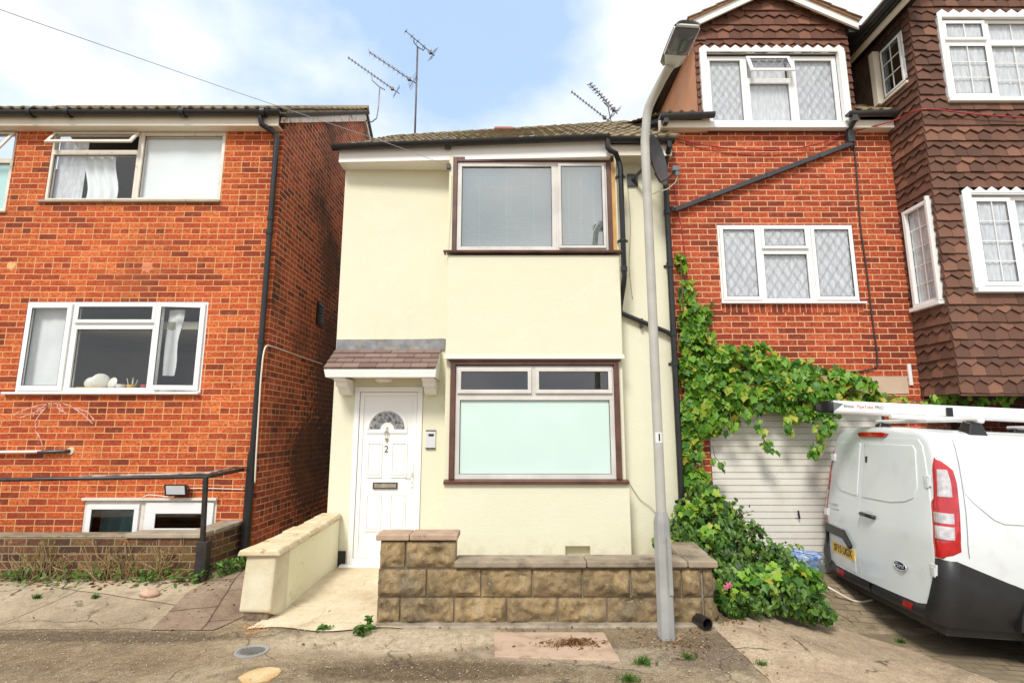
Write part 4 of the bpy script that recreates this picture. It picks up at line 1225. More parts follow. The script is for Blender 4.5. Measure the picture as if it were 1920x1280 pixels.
# cables on this house
def cable(name, pts, r, mat, label, cat='cable', n=6):
    mb = MB(); q = [Vector(p) for p in pts]
    f = []
    for i in range(len(q) - 1):
        p0 = q[max(0, i-1)]; p1 = q[i]; p2 = q[i+1]; p3 = q[min(len(q)-1, i+2)]
        for k in range(5):
            t_ = k / 5
            f.append(0.5 * ((2*p1) + (-p0+p2)*t_ + (2*p0-5*p1+4*p2-p3)*t_*t_ + (-p0+3*p1-3*p2+p3)*t_**3))
    f.append(q[-1])
    mb.tube(f, r, n)
    return tag(mb.build(name, mat, smooth=True), label, cat)
cable('white_cable', [P(262, 940, LD-.03), P(275, 928, LD-.06), P(300, 929, LD-.06), P(318, 930, LD-.06), P(345, 917, LD-.03), P(380, 915, LD-.02), P(420, 916, LD-.02), P(458, 917, LD-.02)], 0.007, M['cable_white'], 'white cable from the floodlight across the bricks to the downpipe')
def SW(yd, z): return Vector((XL + 0.015, yd, z))
def side_pt(x, y, X):
    u = (x - 960.0) / F; v = (640.0 - y) / F
    s = X / u
    return Vector((X, (cos(PITCH) - v * sin(PITCH)) * s, EYE + (v * cos(PITCH) + sin(PITCH)) * s))
cable('white_cable', [side_pt(478, 905, XL+.01), side_pt(480, 860, XL+.015), side_pt(486, 760, XL+.015), side_pt(490, 700, XL+.015), side_pt(497, 652, XL+.02), side_pt(512, 650, XL+.02), side_pt(535, 658, XL + .015), side_pt(568, 670, XL+.015), side_pt(604, 682, XL+.015)], 0.010, M['cable_white'], 'white cable climbing the dark alley wall then running back along it')
# black vent on the alley wall
v0 = side_pt(598, 585, XL)
mb = MB(); mb.box(XL + 0.002, XL + 0.04, v0.y - 0.12, v0.y + 0.12, v0.z - 0.2, v0.z + 0.15)
for k in range(6): mb.box(XL + 0.04, XL + 0.055, v0.y - 0.1, v0.y + 0.1, v0.z - 0.17 + k * 0.05, v0.z - 0.15 + k * 0.05)
mb.build('wall_vent', M['black'], lh)

# ------------------------------------------------------------ low wall in front of it, with railing
t = thing('low_brick_wall', 'low mossy brown brick wall in front of the basement windows', 'wall', (-5, 6, 0.1))
y0 = 6.0
zt = PZ(1008, y0); xc = PX(372, 1045, y0)
mb = MB(); mb.box(-9.5, xc, y0, y0 + 0.215, -0.1, zt)
mb.build('front_run', M['brick_low'], t, bevel=0.006)
zr = PZ(975, 6.72)
pA = P(376, 1007, y0); 
mb = MB(); x_end = PX(452, 975, LD)
mb.hexa([(xc - 0.2, y0 + 0.2, -0.1), (xc + 0.0, y0 + 0.005, -0.1), (x_end + 0.02, LD - 0.005, -0.1), (x_end - 0.2, LD - 0.005, -0.1), (xc - 0.2, y0 + 0.2, zt), (xc + 0.0, y0 + 0.005, zt), (x_end + 0.02, LD - 0.005, zt + 0.02), (x_end - 0.2, LD - 0.005, zt + 0.02)])
mb.build('return_run', M['brick_low'], t, bevel=0.006)
mb = MB(); xk = PX(238, 1000, y0)
mb.box(xk, xc + 0.012, y0 - 0.025, y0 + 0.235, zt + 0.001, zt + 0.045)
mb.hexa([(xc - 0.21, y0 + 0.236, zt + 0.001), (xc + 0.03, y0 + 0.236, zt + 0.001), (x_end + 0.045, LD - 0.005, zt + 0.02), (x_end - 0.22, LD - 0.005, zt + 0.02), (xc - 0.21, y0 + 0.236, zt + 0.045), (xc + 0.03, y0 + 0.236, zt + 0.045), (x_end + 0.045, LD - 0.005, zt + 0.065), (x_end - 0.22, LD - 0.005, zt + 0.065)])
mb.build('coping', M['concrete'], t, bevel=0.008)
mb = MB(); mb.box(-9.5, xk - 0.004, y0 - 0.004, y0 + 0.22, zt + 0.001, zt + 0.022); mb.build('mossy_top', M['coping'], t, bevel=0.01)
t = thing('handrail', 'black iron handrail with worn top over the low brick wall', 'railing', (xc, y0 - 0.05, 0.1))
yr = y0 - 0.05
pz0 = P(386, 893, yr); 
mb = MB(); b0 = P(373, 1090, yr); mb.tube([(b0.x + 0.02, yr, gz(b0.x, yr) - 0.05), (pz0.x, yr, pz0.z)], 0.030, 4, sq=True)
mb.box(b0.x - 0.035, b0.x + 0.075, yr - 0.05, yr + 0.05, gz(b0.x, yr) - 0.03, gz(b0.x, yr) + 0.4)
mb.build('post', M['black_iron'], t, bevel=0.003)
mb = MB(); mb.tube([P(-400, 915, yr), P(0, 899, yr), P(390, 893, yr), P(455, 880, LD - 0.12)], 0.022, 10); mb.build('rail', M['black_iron'], t, smooth=True, auto=50)
mb = MB(); o_ = Vector((0, 0, 0.017)); mb.tube([P(150, 896, yr) + o_, P(388, 890, yr) + o_, P(443, 878, LD - 0.20) + o_], 0.014, 8); mb.build('worn_strip', pmat('bare_rail_strip', (0.62, 0.50, 0.42), 0.5, (0.12, 0.09, 0.08), 7), t, smooth=True)
# ------------------------------------------------------------ the cream rendered house
C0 = PX(632, 620, CD); C1 = PX(1264, 620, CD)
ch = thing('rendered_house', 'cream rendered house with a two storey bay and white front door', 'house', (-0.5, CD, 0))
T = TF(CD)
door = R(CD, 659, 725, 789, 1056)
B0 = PX(837, 575, BD); B1 = PX(1165, 575, BD)
ZC = PZ(292, CD)
mb = MB(T); GZ0 = P(634, 277, 6.42).z; RS = 0.624; wall_sheet(mb, C0, C1, -0.2, GZ0 - 0.03, [(door[0]-.003, door[1]+.003, door[2]-.003, door[3]+.003), (B0 + 0.08, B1 - 0.08, PZ(905, BD), PZ(470, BD) + 1.3)], 0.12)
# side returns
mb.T = None
for X in (C0, C1):
    mb.face([(X, CD, -0.2), (X, 12.2, -0.2), (X, 12.2, GZ0 + 0.2), (X, 9.35, GZ0 + (9.35 - 6.5) * RS - 0.1), (X, CD, GZ0 - 0.03)])
mb.face([(C0, 12.2, -0.2), (C1, 12.2, -0.2), (C1, 12.2, GZ0 + 0.2), (C0, 12.2, GZ0 + 0.2)])
mb.build('wall', M['cream'], ch)
mb = MB(); mb.box(C0 + 0.02, C1 - 0.02, CD + 1.6, CD + 1.66, -0.2, GZ0 - 0.05); mb.build('inner_wall', M['room'], ch)
# bay
bay = MB()
zs1, zs0 = PZ(478, BD), PZ(672, BD)       # upper panel top and bottom
zl1 = PZ(907, BD)                         # lower panel top
bay.box(B0, B1, BD, CD + 0.02, zs0, zs1)
# lower panel with a small recessed vent opening
v = R(BD, 1060, 1023, 1107, 1050)
mbb = MB(TF(BD)); B0b, B1b = B0 + 0.005, B1 + 0.02
wall_sheet(mbb, B0b, B1b, -0.1, zl1, [(v[0], v[1], v[2], v[3])], 0.1)
mbb.box(v[0] - 0.02, v[1] + 0.02, -0.1, -0.14, v[2] - 0.02, v[3] + 0.02)
mbb.T = None
mbb.face([(B0b, BD, -0.1), (B0b, CD + 0.02, -0.1), (B0b, CD + 0.02, zl1), (B0b, BD, zl1)]); mbb.face([(B1b, BD, -0.1), (B1b, CD + 0.02, -0.1), (B1b, CD + 0.02, zl1), (B1b, BD, zl1)])
mbb.face([(B0b, BD, zl1), (B1b, BD, zl1), (B1b, CD + 0.02, zl1), (B0b, CD + 0.02, zl1)])
bayo = mbb.build('bay', M['cream'], ch)
bay.build('bay_panel', M['cream'], ch, bevel=0.012)
# flare at the foot of the upper panel
mb = MB(); mb.prism([(BD - 0.022, zs0 - 0.004), (BD - 0.0, zs0 + 0.05), (BD + 0.02, zs0 + 0.05), (BD + 0.02, zs0 - 0.004)], B0 - 0.012, B1 + 0.012, 'x'); mb.build('drip_edge', M['cream'], ch)
def bay_window(name_label, px, side_cheeks=True):
    pass
# upper bay window
TB = TF(BD + 0.03)
u = R(BD + 0.03, 857, 304, 1139, 470)
xm = PX(1043, 387, BD + 0.03)
cells = [dict(r=(u[0], xm, u[2], u[3]), w=0.055), dict(r=(xm, u[1], u[2], u[3]), w=0.04, sash=True, sw=0.035)]
wu = make_window(ch, TB, *u, cells, M['grey_upvc'], M['glass_mirror'], w=0.055, label='upper bay window with venetian blinds')
for (a, b) in ((u[0] + 0.05, xm - 0.05), (xm + 0.06, u[1] - 0.06)):
    mb = MB(TB)
    z = u[3] - 0.05
    mb.box(a, b, -0.105, -0.075, z - 0.02, z + 0.02)
    while z > u[2] + 0.04:
        mb.hexa([(a, -0.102, z - 0.008), (b, -0.102, z - 0.008), (b, -0.082, z + 0.013), (a, -0.082, z + 0.013), (a, -0.102, z - 0.0068), (b, -0.102, z - 0.0068), (b, -0.082, z + 0.0142), (a, -0.082, z + 0.0142)])
        z -= 0.031
    for s in (0.2, 0.5, 0.8):
        x = a + (b - a) * s; mb.box(x - 0.001, x + 0.001, -0.0815, -0.079, u[2] + 0.04, u[3] - 0.05)
    mb.build('blind', M['white'], wu)
mb = MB(TB)
pw = 0.055
mb.box(u[0] - pw, u[0] - 0.002, -0.06, 0.018, u[2], u[3] + 0.065); mb.box(u[1] + 0.002, u[1] + pw, -0.06, 0.018, u[2], u[3] + 0.065)
mb.box(u[0] - 0.002, u[1] + 0.002, -0.06, 0.018, u[3] + 0.002, u[3] + 0.065)
mb.build('casing', M['brown'], wu, bevel=0.004)
mb = MB(TB); mb.prism([(0.075, u[2] - 0.045), (0.078, u[2] - 0.02), (0.03, u[2] + 0.0), (-0.06, u[2] + 0.0), (-0.06, u[2] - 0.045)], 0, 0, 'x') if False else None
def sill_board(T_, a, b, z, mat, parent, out=0.075, h=0.042):
    m = MB(T_)
    def q(x, n, zz): return (x, n, zz)
    P0 = [(-0.05, z - h), (out, z - h), (out + 0.004, z - 0.018), (-0.0, z - 0.002), (-0.05, z - 0.002)]
    A = [q(a, n, zz) for n, zz in P0]; B = [q(b, n, zz) for n, zz in P0]
    m.face(A); m.face(list(reversed(B)))
    for i in range(5): m.face([A[i], B[i], B[(i+1) % 5], A[(i+1) % 5]])
    return m.build('sill', mat, parent)
sill_board(TB, PX(832, 475, BD), PX(1165, 475, BD), u[2], M['brown'], wu)
# cheeks and bare timber beside the upper window, cream cheek between window and house wall
mb = MB(); ztop = u[3] + 0.10
mb.cut(); mb.box(B0, u[0] - pw - 0.002, BD + 0.012, CD, u[2], ztop); mb.cut(); mb.box(u[1] + pw + 0.05, B1, BD + 0.035, CD, u[2], ztop)
mb.build_each('cheek', M['cream'], ch)
mb = MB(); mb.box(u[1] + pw + 0.002, u[1] + pw + 0.05, BD + 0.03, CD, u[2], u[3]); mb.build('timber_batten', M['wood'], ch)
mb = MB(); mb.box(B0, B1, BD + 0.04, CD - 0.01, u[3] + 0.10, GZ0 - 0.06); mb.build('head_panel', M['cream'], ch)
# lower bay window
TB2 = TF(BD + 0.045)
l = R(BD + 0.045, 853, 686, 1153, 898)
xm = PX(1000, 710, BD + .045); zt = PZ(741, BD + .045)
cells = [dict(r=(l[0], xm, zt, l[3]), w=0.035, sash=True, sw=0.045), dict(r=(xm, l[1], zt, l[3]), w=0.035, sash=True, sw=0.045),
         dict(r=(l[0], l[1], l[2], zt), w=0.055, glass=M['frost'])]
wl = make_window(ch, TB2, *l, cells, M['grey_upvc'], M['glass_dark'], w=0.05, label='lower bay window with mint frosted glass')
mb = MB(TB2)
for (a, b) in ((l[0] - 0.062, l[0] - 0.002), (l[1] + 0.002, l[1] + 0.062)):
    mb.box(a, b, -0.06, 0.03, l[2], l[3] + 0.01)
mb.box(l[0] - 0.062, l[1] + 0.062, -0.06, 0.03, l[3] + 0.012, zs0 - 0.03)
mb.box(l[0] - 0.085, l[1] + 0.085, -0.06, 0.05, zs0 - 0.03, zs0 - 0.006)
mb.build('casing', M['brown'], wl, bevel=0.004)
sill_board(TB2, PX(832, 903, BD), PX(1179, 903, BD), l[2], M['brown'], wl, out=0.085, h=0.05)
mb = MB(); mb.cut(); mb.box(B0 + 0.0, l[0] - 0.064, BD + 0.07, CD, zl1, zs0); mb.cut(); mb.box(l[1] + 0.064, B1, BD + 0.07, CD, zl1, zs0); mb.build_each('cheek', M['cream'], ch)
mb = MB(); mb.box(l[0], l[1], BD + 0.3, BD + 0.32, zt - 0.02, l[3]); mb.build('inner_shade', M['dark_fill'], wl)

# eaves: gutter line runs forward from the wall on the left to the bay on the right
gl0 = P(634, 277, 6.42); gl1 = P(1143, 255, BD - 0.15)
r0 = gl0.y; r1 = gl1.y
sk = lambda x: (r1 - r0) * max(-0.05, min(1.0, (x - gl0.x) / (gl1.x - gl0.x))) if x < gl1.x else (r1 - r0) * 0.75
mb = MB()
roof_sheet(mb, C0 - 0.10, C1 + 0.10, r0 + 0.06, gl0.z + 0.045, 9.35, gl0.z + 0.045 + (9.35 - r0) * RS, amp=0.015, skew=sk, jit=0.008, zs=lambda x, f: (x - C0) / (C1 - C0) * (0.30 * f + (gl1.z - gl0.z) * 1.3 * (1 - f)))
rf = mb.build('roof', M['roof_old'], ch, smooth=True, auto=35)
zr = gl0.z + 0.045 + (9.35 - r0) * RS
mb = MB(); mb.prism([(r0 + 0.12, gl0.z - 0.0), (9.35, zr - 0.10), (12.3, GZ0 + 0.3), (12.3, GZ0 + 0.2), (9.35, zr - 0.17), (r0 + 0.14, gl0.z - 0.05)], C0 - 0.08, C1 + 0.08, 'x'); mb.build('roof_deck', M['dark_fill'], ch)
mb = MB()
for k in range(17):
    a = C0 - 0.1 + k * (C1 - C0 + 0.2) / 17
    mb.tube([(a, 9.35, zr - 0.06 + 0.30 * k / 17), (a + (C1 - C0 + 0.2) / 17 + 0.01, 9.35, zr - 0.055 + 0.30 * (k + 1) / 17)], [0.075, 0.085], 10)
mb.build('ridge_tiles', M['roof_old'], rf, smooth=True, auto=40)
mb = MB(); mb.cut(); gutter(mb, gl0 - Vector((0.06, 0.04, 0)), gl1, 0.06)
mb.lathe([(0.068, -0.035), (0.068, 0.035)], (P(840, 268, BD).x, r0 + (r1 - r0) * 0.4, gl0.z - 0.0), 14, 'x')

g2 = gl1 + Vector((-0.02, 0.16, 0.06)); g3 = P(1268, 247, CD - 0.2); g3.z = g2.z
mb.cut(); gutter(mb, g2, (C1 + 0.04, g2.y + 0.02, g2.z), 0.06)
mb.build_each('gutter', M['black'], ch, smooth=True, auto=40)
# fascia board following the gutter, sloping soffit box
mb = MB()
def fb(x0, x1, h0, h0b, h1, h1b, back, frontoff=0.02):
    ya, yb = r0 + sk(x0) + frontoff, r0 + sk(x1) + frontoff
    mb.hexa([(x0, ya, h0), (x1, yb, h0b), (x1, back, h0b), (x0, back, h0), (x0, ya, h1), (x1, yb, h1b), (x1, back, h1b), (x0, back, h1)])
fb(C0 - 0.03, gl1.x + 0.02, PZ(303, 6.42), PZ(288, gl1.y), gl0.z - 0.01, gl1.z - 0.01, CD - 0.002)
mb.build('fascia', M['white_fascia'], ch, bevel=0.004)
mb = MB(); mb.box(gl1.x + 0.03, C1 + 0.02, g2.y + 0.065, CD - 0.001, g2.z - 0.20, g2.z - 0.05); mb.build('fascia', M['fascia'], ch)
# downpipes
mb = MB()
xr = B1 + 0.045
o1 = P(1139, 262, gl1.y)
pts = [(o1.x, o1.y, gl1.z - 0.04), (o1.x, o1.y, gl1.z - 0.16), (o1.x + 0.03, o1.y + 0.01, gl1.z - 0.19), (o1.x + 0.11, o1.y + 0.05, gl1.z - 0.21), (xr - 0.02, BD - 0.02, gl1.z - 0.27), (xr, BD - 0.02, gl1.z - 0.36), (xr, BD - 0.02, PZ(520, BD)), (xr - 0.005, BD + 0.03, PZ(535, BD)), (xr - 0.015, CD - 0.07, PZ(580, CD)), (xr - 0.01, CD - 0.06, PZ(588, CD))]
mb.tube(pts, 0.033, 12)
e0 = P(1158, 584, CD - 0.05); e1 = P(1264, 628, CD - 0.06)
mb.tube([e0, e1], 0.030, 12)
pipe_clips(mb, [(xr, BD - 0.02, PZ(332, BD)), (xr, BD - 0.02, PZ(452, BD))], 0.033)
mb.lathe([(0.042, -0.03), (0.042, 0.03)], (xr, BD - 0.02, PZ(505, BD)), 12)
mm = e0.lerp(e1, 0.45); mb.box(mm.x - 0.03, mm.x + 0.0, mm.y - 0.01, CD, mm.z - 0.07, mm.z + 0.045)
mb.build('downpipe', M['black'], ch, smooth=True, auto=40, label='bent pipe beside the bay joining the main downpipe')
mb = MB(); t0 = P(1252, 268, CD - 0.06)
xp = PX(1262, 620, CD - .06)
mb.tube([(xp, g2.y, g2.z - 0.05), (xp, g2.y, g2.z - 0.12), (xp, CD - 0.06, g2.z - 0.26), (xp, CD - 0.06, -0.02)], 0.037, 12)
for yy in (300, 398, 497, 625, 681, 940):
    z = PZ(yy, CD - .06); mb.lathe([(0.047, -0.03), (0.047, 0.03)], (xp, CD - .06, z), 12); 
    if yy > 400: mb.box(xp - 0.065, xp + 0.03, CD - 0.02, CD - 0.004, z - 0.012, z + 0.012)
mb.build('downpipe', M['black'], ch, smooth=True, auto=40, label='straight main downpipe at the right edge of the house')
mb = MB(); mb.box(C1 - 0.035, C1 + 0.012, CD - 0.02, CD + 0.2, 0.0, ZC + 0.15); mb.build('corner_strip', M['wall_cream'], ch)

# ---------------- front door
dr = MB(T)
ring(dr, door[0], door[1], door[2], door[3], 0.062, -0.07, 0.018)
do = dr.build('door', M['white_door'], ch, bevel=0.004, label='white panelled front door with the number 2')
li = [door[0] + 0.062, door[1] - 0.062, door[2] + 0.062, door[3] - 0.062]
mb = MB(T); ring(mb, li[0] + .004, li[1] - .004, li[2] + .004, li[3] - .004, 0.05, -0.04, 0.0); mb.box(li[0] + 0.054, li[1] - 0.054, -0.045, -0.012, li[2] + 0.054, li[3] - 0.054)
mb.build('leaf', M['white_door'], do, bevel=0.003)
def DX(x, y): return PX(x, y, CD)
def DZ(y): return PZ(y, CD)
mb = MB(T)
for (a, b, c, d) in ((688, 829, 716, 895), (733, 829, 763, 895), (685, 926, 714, 996), (730, 926, 760, 996)):
    x0, x1, z0, z1 = R(CD, a, b, c, d)
    mb.cut(); ring(mb, x0, x1, z0, z1, 0.016, -0.012, -0.001)
    mb.hexa([(x0 + .022, -0.0118, z0 + .022), (x1 - .022, -0.0118, z0 + .022), (x1 - .022, -0.0118, z1 - .022), (x0 + .022, -0.0118, z1 - .022), (x0 + .034, -0.004, z0 + .034), (x1 - .034, -0.004, z0 + .034), (x1 - .034, -0.004, z1 - .034), (x0 + .034, -0.004, z1 - .034)])
x0, x1, z0, z1 = R(CD, 689, 771, 763, 811)
cx, cz, rr = (x0 + x1) / 2, DZ(804), (x1 - x0) / 2 - 0.03
mb.build_each('panel_moulding', M['white_door'], do, bevel=0.003)
mb = MB(T)   # arched moulding
def arc(r, n=24): return [(cx + r * cos(pi * k / n), cz + r * sin(pi * k / n)) for k in range(n + 1)]
A, B_ = arc(rr + 0.038), arc(rr + 0.012)
for k in range(24):
    mb.hexa([(A[k][0], -0.012, A[k][1]), (A[k+1][0], -0.012, A[k+1][1]), (B_[k+1][0], -0.012, B_[k+1][1]), (B_[k][0], -0.012, B_[k][1]), (A[k][0], 0.0, A[k][1]), (A[k+1][0], 0.0, A[k+1][1]), (B_[k+1][0], 0.002, B_[k+1][1]), (B_[k][0], 0.002, B_[k][1])])
mb.box(cx - rr - 0.038, cx + rr + 0.038, -0.012, 0.0, cz - 0.05, cz - 0.016)
mb.build('arch_moulding', M['white_door'], do)
mb = MB(T)
A, B_ = arc(rr), arc(rr * 0.40)
for k in range(24):
    mb.hexa([(A[k][0], -0.012, A[k][1]), (A[k+1][0], -0.012, A[k+1][1]), (B_[k+1][0], -0.012, B_[k+1][1]), (B_[k][0], -0.012, B_[k][1]), (A[k][0], -0.006, A[k][1]), (A[k+1][0], -0.006, A[k+1][1]), (B_[k+1][0], -0.006, B_[k+1][1]), (B_[k][0], -0.006, B_[k][1])])
mb.build('fanlight', pmat('dark_patterned_glass', (0.035, 0.038, 0.04), 0.12, (0.35, 0.35, 0.34), 26, 0.5, 60, coat=0.5), do)
mb = MB(T); mb.lathe([(rr * 0.39, 0), (rr * 0.36, 0.012), (0.001, 0.013)], (cx, -0.012, cz + 0.0), 24, 'y') if False else None
mb.tube([(cx, 0.004, DZ(800)), (cx, 0.006, DZ(812))], 0.010, 8)
for k in range(16):
    a0, a1 = 2 * pi * k / 16, 2 * pi * (k + 1) / 16
    mb.tube([(cx + 0.026 * cos(a0), 0.008, DZ(812) + 0.034 * sin(a0)), (cx + 0.026 * cos(a1), 0.008, DZ(812) + 0.034 * sin(a1))], 0.004, 6)
mb.hexa([(cx - .022, -0.01, DZ(822)), (cx + .022, -0.01, DZ(822)), (cx + .004, -0.01, DZ(828)), (cx - .004, -0.01, DZ(828)), (cx - .022, 0.014, DZ(821)), (cx + .022, 0.014, DZ(821)), (cx + .004, 0.010, DZ(828)), (cx - .004, 0.010, DZ(828))])
mb.build('knocker', M['chrome'], do, smooth=False)
x0, x1, z0, z1 = R(CD, 699, 904, 745, 916)
mb = MB(T); ring(mb, x0, x1, z0, z1, 0.012, -0.01, 0.008); mb.build('letterbox_frame', M['grey_pipe'], do)
mb = MB(T); mb.box(x0 + .013, x1 - .013, -0.01, 0.005, z0 + .013, z1 - .013); mb.build('letterbox', M['chrome'], do, bevel=0.002)
hx = DX(773, 890)
mb = MB(T); mb.box(hx - 0.014, hx + 0.014, 0.0, 0.012, DZ(913), DZ(868)); mb.tube([(hx, 0.01, DZ(886)), (hx, 0.045, DZ(886)), (hx - 0.02, 0.05, DZ(886)), (hx - 0.105, 0.05, DZ(887))], 0.0085, 8)
mb.build('handle', M['white_door'], do, bevel=0.002)
mb = MB(T); mb.lathe([(0.006, 0.012), (0.006, 0.014)], (hx, 0, DZ(903)), 8, 'y'); mb.box(hx - 0.003, hx + 0.003, 0.012, 0.0145, DZ(906), DZ(903)); mb.build('keyhole', M['ink'], do)
RX = Matrix.Rotation(radians(90), 4, 'X')
text_mesh('number', '2', 0.115, M['grey_pipe'], do, Matrix.Translation(Vector((cx + 0.0, CD + 0.009, DZ(842))) - ch.location) @ RX, 0.002, xs=0.95)
mb = MB(T); mb.box(door[0] - 0.07, door[1] + 0.02, -0.05, 0.10, door[2] - 0.03, door[2] + 0.0); mb.build('threshold', M['white_door'], ch, bevel=0.006)
mb = MB(T); mb.box(door[0] - 0.04, door[1] + 0.02, -0.05, 0.085, door[2] - 0.07, door[2] - 0.032); mb.build('step_edge', M['terracotta'], ch)
mb = MB(T); x0, x1, z0, z1 = R(CD, 628, 1032, 648, 1058); mb.box(C0 - 0.004, x1, 0.001, 0.012, z0 - 0.05, z1); mb.build('plinth_patch', M['black'], ch)
# intercom
x0, x1, z0, z1 = R(CD, 799, 806, 817, 841)
t = thing('intercom', 'small grey and black door entry panel right of the front door', 'intercom', ((x0 + x1) / 2, CD, z0))
mb = MB(T); mb.box(x0, x1, 0.001, 0.02, z0 + 0.012, z1 - 0.012); mb.build('face', M['alu'], t, bevel=0.002)
mb = MB(T); mb.box(x0 - 0.002, x1 + 0.002, 0.001, 0.024, z0, z0 + 0.012); mb.box(x0 - 0.002, x1 + 0.002, 0.001, 0.024, z1 - 0.012, z1); mb.build('end_cap', M['black'], t)
mb = MB(T); mb.box(x0 + .03, x1 - .022, 0.02, 0.0215, z1 - .075, z1 - .045); mb.build('screen', M['ink'], t)
mb = MB(T); mb.lathe([(0.006, 0.02), (0.006, 0.023)], (x1 - 0.03, 0, z0 + 0.06), 10, 'y'); mb.build('button', M['grey_text'], t)
# ---------------- porch canopy
yF = 6.22
zt_, zb_ = PZ(655, CD), PZ(690, yF)
k0, k1 = C0 + 0.0, PX(828, 655, CD)
kf0, kf1 = PX(607, 690, yF), PX(818, 690, yF)
cp = 'canopy'
mb = MB()
rows = 4
rnd = random.Random(4)
for j in range(rows):
    f0, f1 = j / rows, (j + 1.25) / rows
    f1 = min(f1, 1.0)
    for k in range(7):
        sft = 0.5 if j % 2 else 0
        a, b = (k - sft) / 6.5, (k + 1 - sft) / 6.5
        a, b = max(0, a), min(1, b)
        if b - a < 0.02: continue
        def pt(s, f, h): 
            xa = kf0 + (k0 - kf0) * f; xb = kf1 + (k1 - kf1) * f
            return (xa + (xb - xa) * s, yF + (CD - yF) * f - h * 0.55, zb_ + (zt_ - zb_) * f + h)
        h1 = 0.014 + rnd.uniform(0, 0.006); c = [(k + 0.5, j + 0.5)] * 4
        p0, p1, p2, p3 = pt(a, f0, h1), pt(b - 0.004, f0, h1), pt(b - 0.004, f1, 0.002), pt(a, f1, 0.002)
        q0, q1 = pt(a, f0, 0), pt(b - 0.004, f0, 0)
        mb.face([p0, p1, p2, p3], c); mb.face([q0, q1, p1, p0], c)
can = mb.build('canopy', M['porch_tile'], ch, label='tiled canopy over the front door', recalc=False)
for p in can.data.polygons:
    pass
mb = MB()
mb.hexa([(kf0 + 0.02, yF + 0.015, zb_ - 0.105), (kf1 - 0.01, yF + 0.015, zb_ - 0.105), (kf1 - 0.01, yF + 0.045, zb_ - 0.105), (kf0 + 0.02, yF + 0.045, zb_ - 0.105), (kf0 + 0.0, yF - 0.0, zb_ - 0.012), (kf1 + 0.0, yF - 0.0, zb_ - 0.012), (kf1, yF + 0.045, zb_ - 0.012), (kf0, yF + 0.045, zb_ - 0.012)])
for X in (kf0 + 0.02, kf1 - 0.035):
    mb.prism([(yF + 0.046, zb_ - 0.105), (yF + 0.046, zb_ - 0.012), (CD - 0.001, zt_ - 0.02), (CD - 0.001, zb_ - 0.105)], X, X + 0.022, 'x')
mb.box(kf0 + 0.045, kf1 - 0.04, yF + 0.046, CD - 0.002, zb_ - 0.085, zb_ - 0.07)
mb.build('fascia', M['white_fascia'], can, bevel=0.003)
prof = [(yF + 0.05, zb_ - 0.106), (yF + 0.06, zb_ - 0.135), (yF + 0.12, zb_ - 0.145), (yF + 0.15, zb_ - 0.20), (yF + 0.23, zb_ - 0.215), (yF + 0.27, zb_ - 0.26), (yF + 0.33, zb_ - 0.29), (CD - 0.001, zb_ - 0.29), (CD - 0.001, zb_ - 0.106)]
for (a, b) in ((PX(634, 715, 6.45), PX(655, 715, 6.45)), (PX(795, 715, 6.45), PX(817, 715, 6.45))):
    mb = MB(); mb.prism(prof, a, b, 'x'); mb.build('bracket', M['white_fascia'], can, bevel=0.004)
mb = MB(T); x0, x1, z0, z1 = R(CD, 632, 637, 834, 655); mb.prism([(x0, z0 - 0.01), (x1, z0 - 0.01), (x1 + 0.01, z1 + 0.01), (x1 - 0.02, z1 + 0.014), (x0 + 1.0, z1 + 0.006), (x0, z1 + 0.002)], 0.001, 0.02)
mb.build('flashing', M['lead'], can)
mb = MB(); c = Vector((PX(719, 708, 6.40), 6.42, zb_ - 0.086)); mb.lathe([(0.098, 0.0), (0.102, -0.02), (0.098, -0.045), (0.07, -0.058), (0.001, -0.062)], c, 24); mb.build('lamp', M['opal'], can, smooth=True, auto=50)
# small things on the cream wall
mb = MB(); c = P(842, 313, BD + 0.0); mb.box(c.x - 0.03, c.x + 0.02, BD - 0.02, BD + 0.02, c.z - 0.03, c.z + 0.04); tag(mb.build('junction_box', M['grey_pipe'], bevel=0.004), 'tiny grey cable box at the top left corner of the upper bay window', 'junction box')
cable('overhead_line', [P(-60, -10, 3.6), P(0, 18, 3.8), P(240, 102, 4.6), P(470, 182, 5.3), P(720, 266, 5.95), P(842, 312, 6.3)], 0.0032, M['cable_grey'], 'grey overhead line crossing the sky to the cream house')
cable('thin_wire', [P(846, 325, BD - .01), P(845, 380, BD - .01), P(838, 470, BD - .03), P(835, 490, BD - .03)], 0.004, M['wall_cream'], 'thin painted wire down the left side of the upper bay', 'wire')
cable('thin_wire', [P(1180, 905, CD - .02), P(1200, 935, CD - .02), P(1225, 955, CD - .03), P(1238, 985, CD - .05)], 0.004, M['concrete'], 'thin loose wire on the cream wall beside the lower bay', 'wire')
cable('thin_wire', [P(1176, 340, CD - .01), P(1182, 420, CD - .01), P(1180, 500, CD - .01), P(1186, 560, CD - .01)], 0.004, M['concrete'], 'thin wire hanging on the strip of wall between bay pipe and lamp column', 'wire')
# terracotta vent on the ridge
c = P(943, 244, 9.35)
mb = MB(); mb.box(c.x - 0.21, c.x + 0.21, 9.27, 9.43, c.z - 0.32, c.z - 0.03); mb.box(c.x - 0.16, c.x + 0.18, 9.25, 9.45, c.z - 0.03, c.z + 0.01)
mb.build('ridge_vent', M['terracotta'], ch)

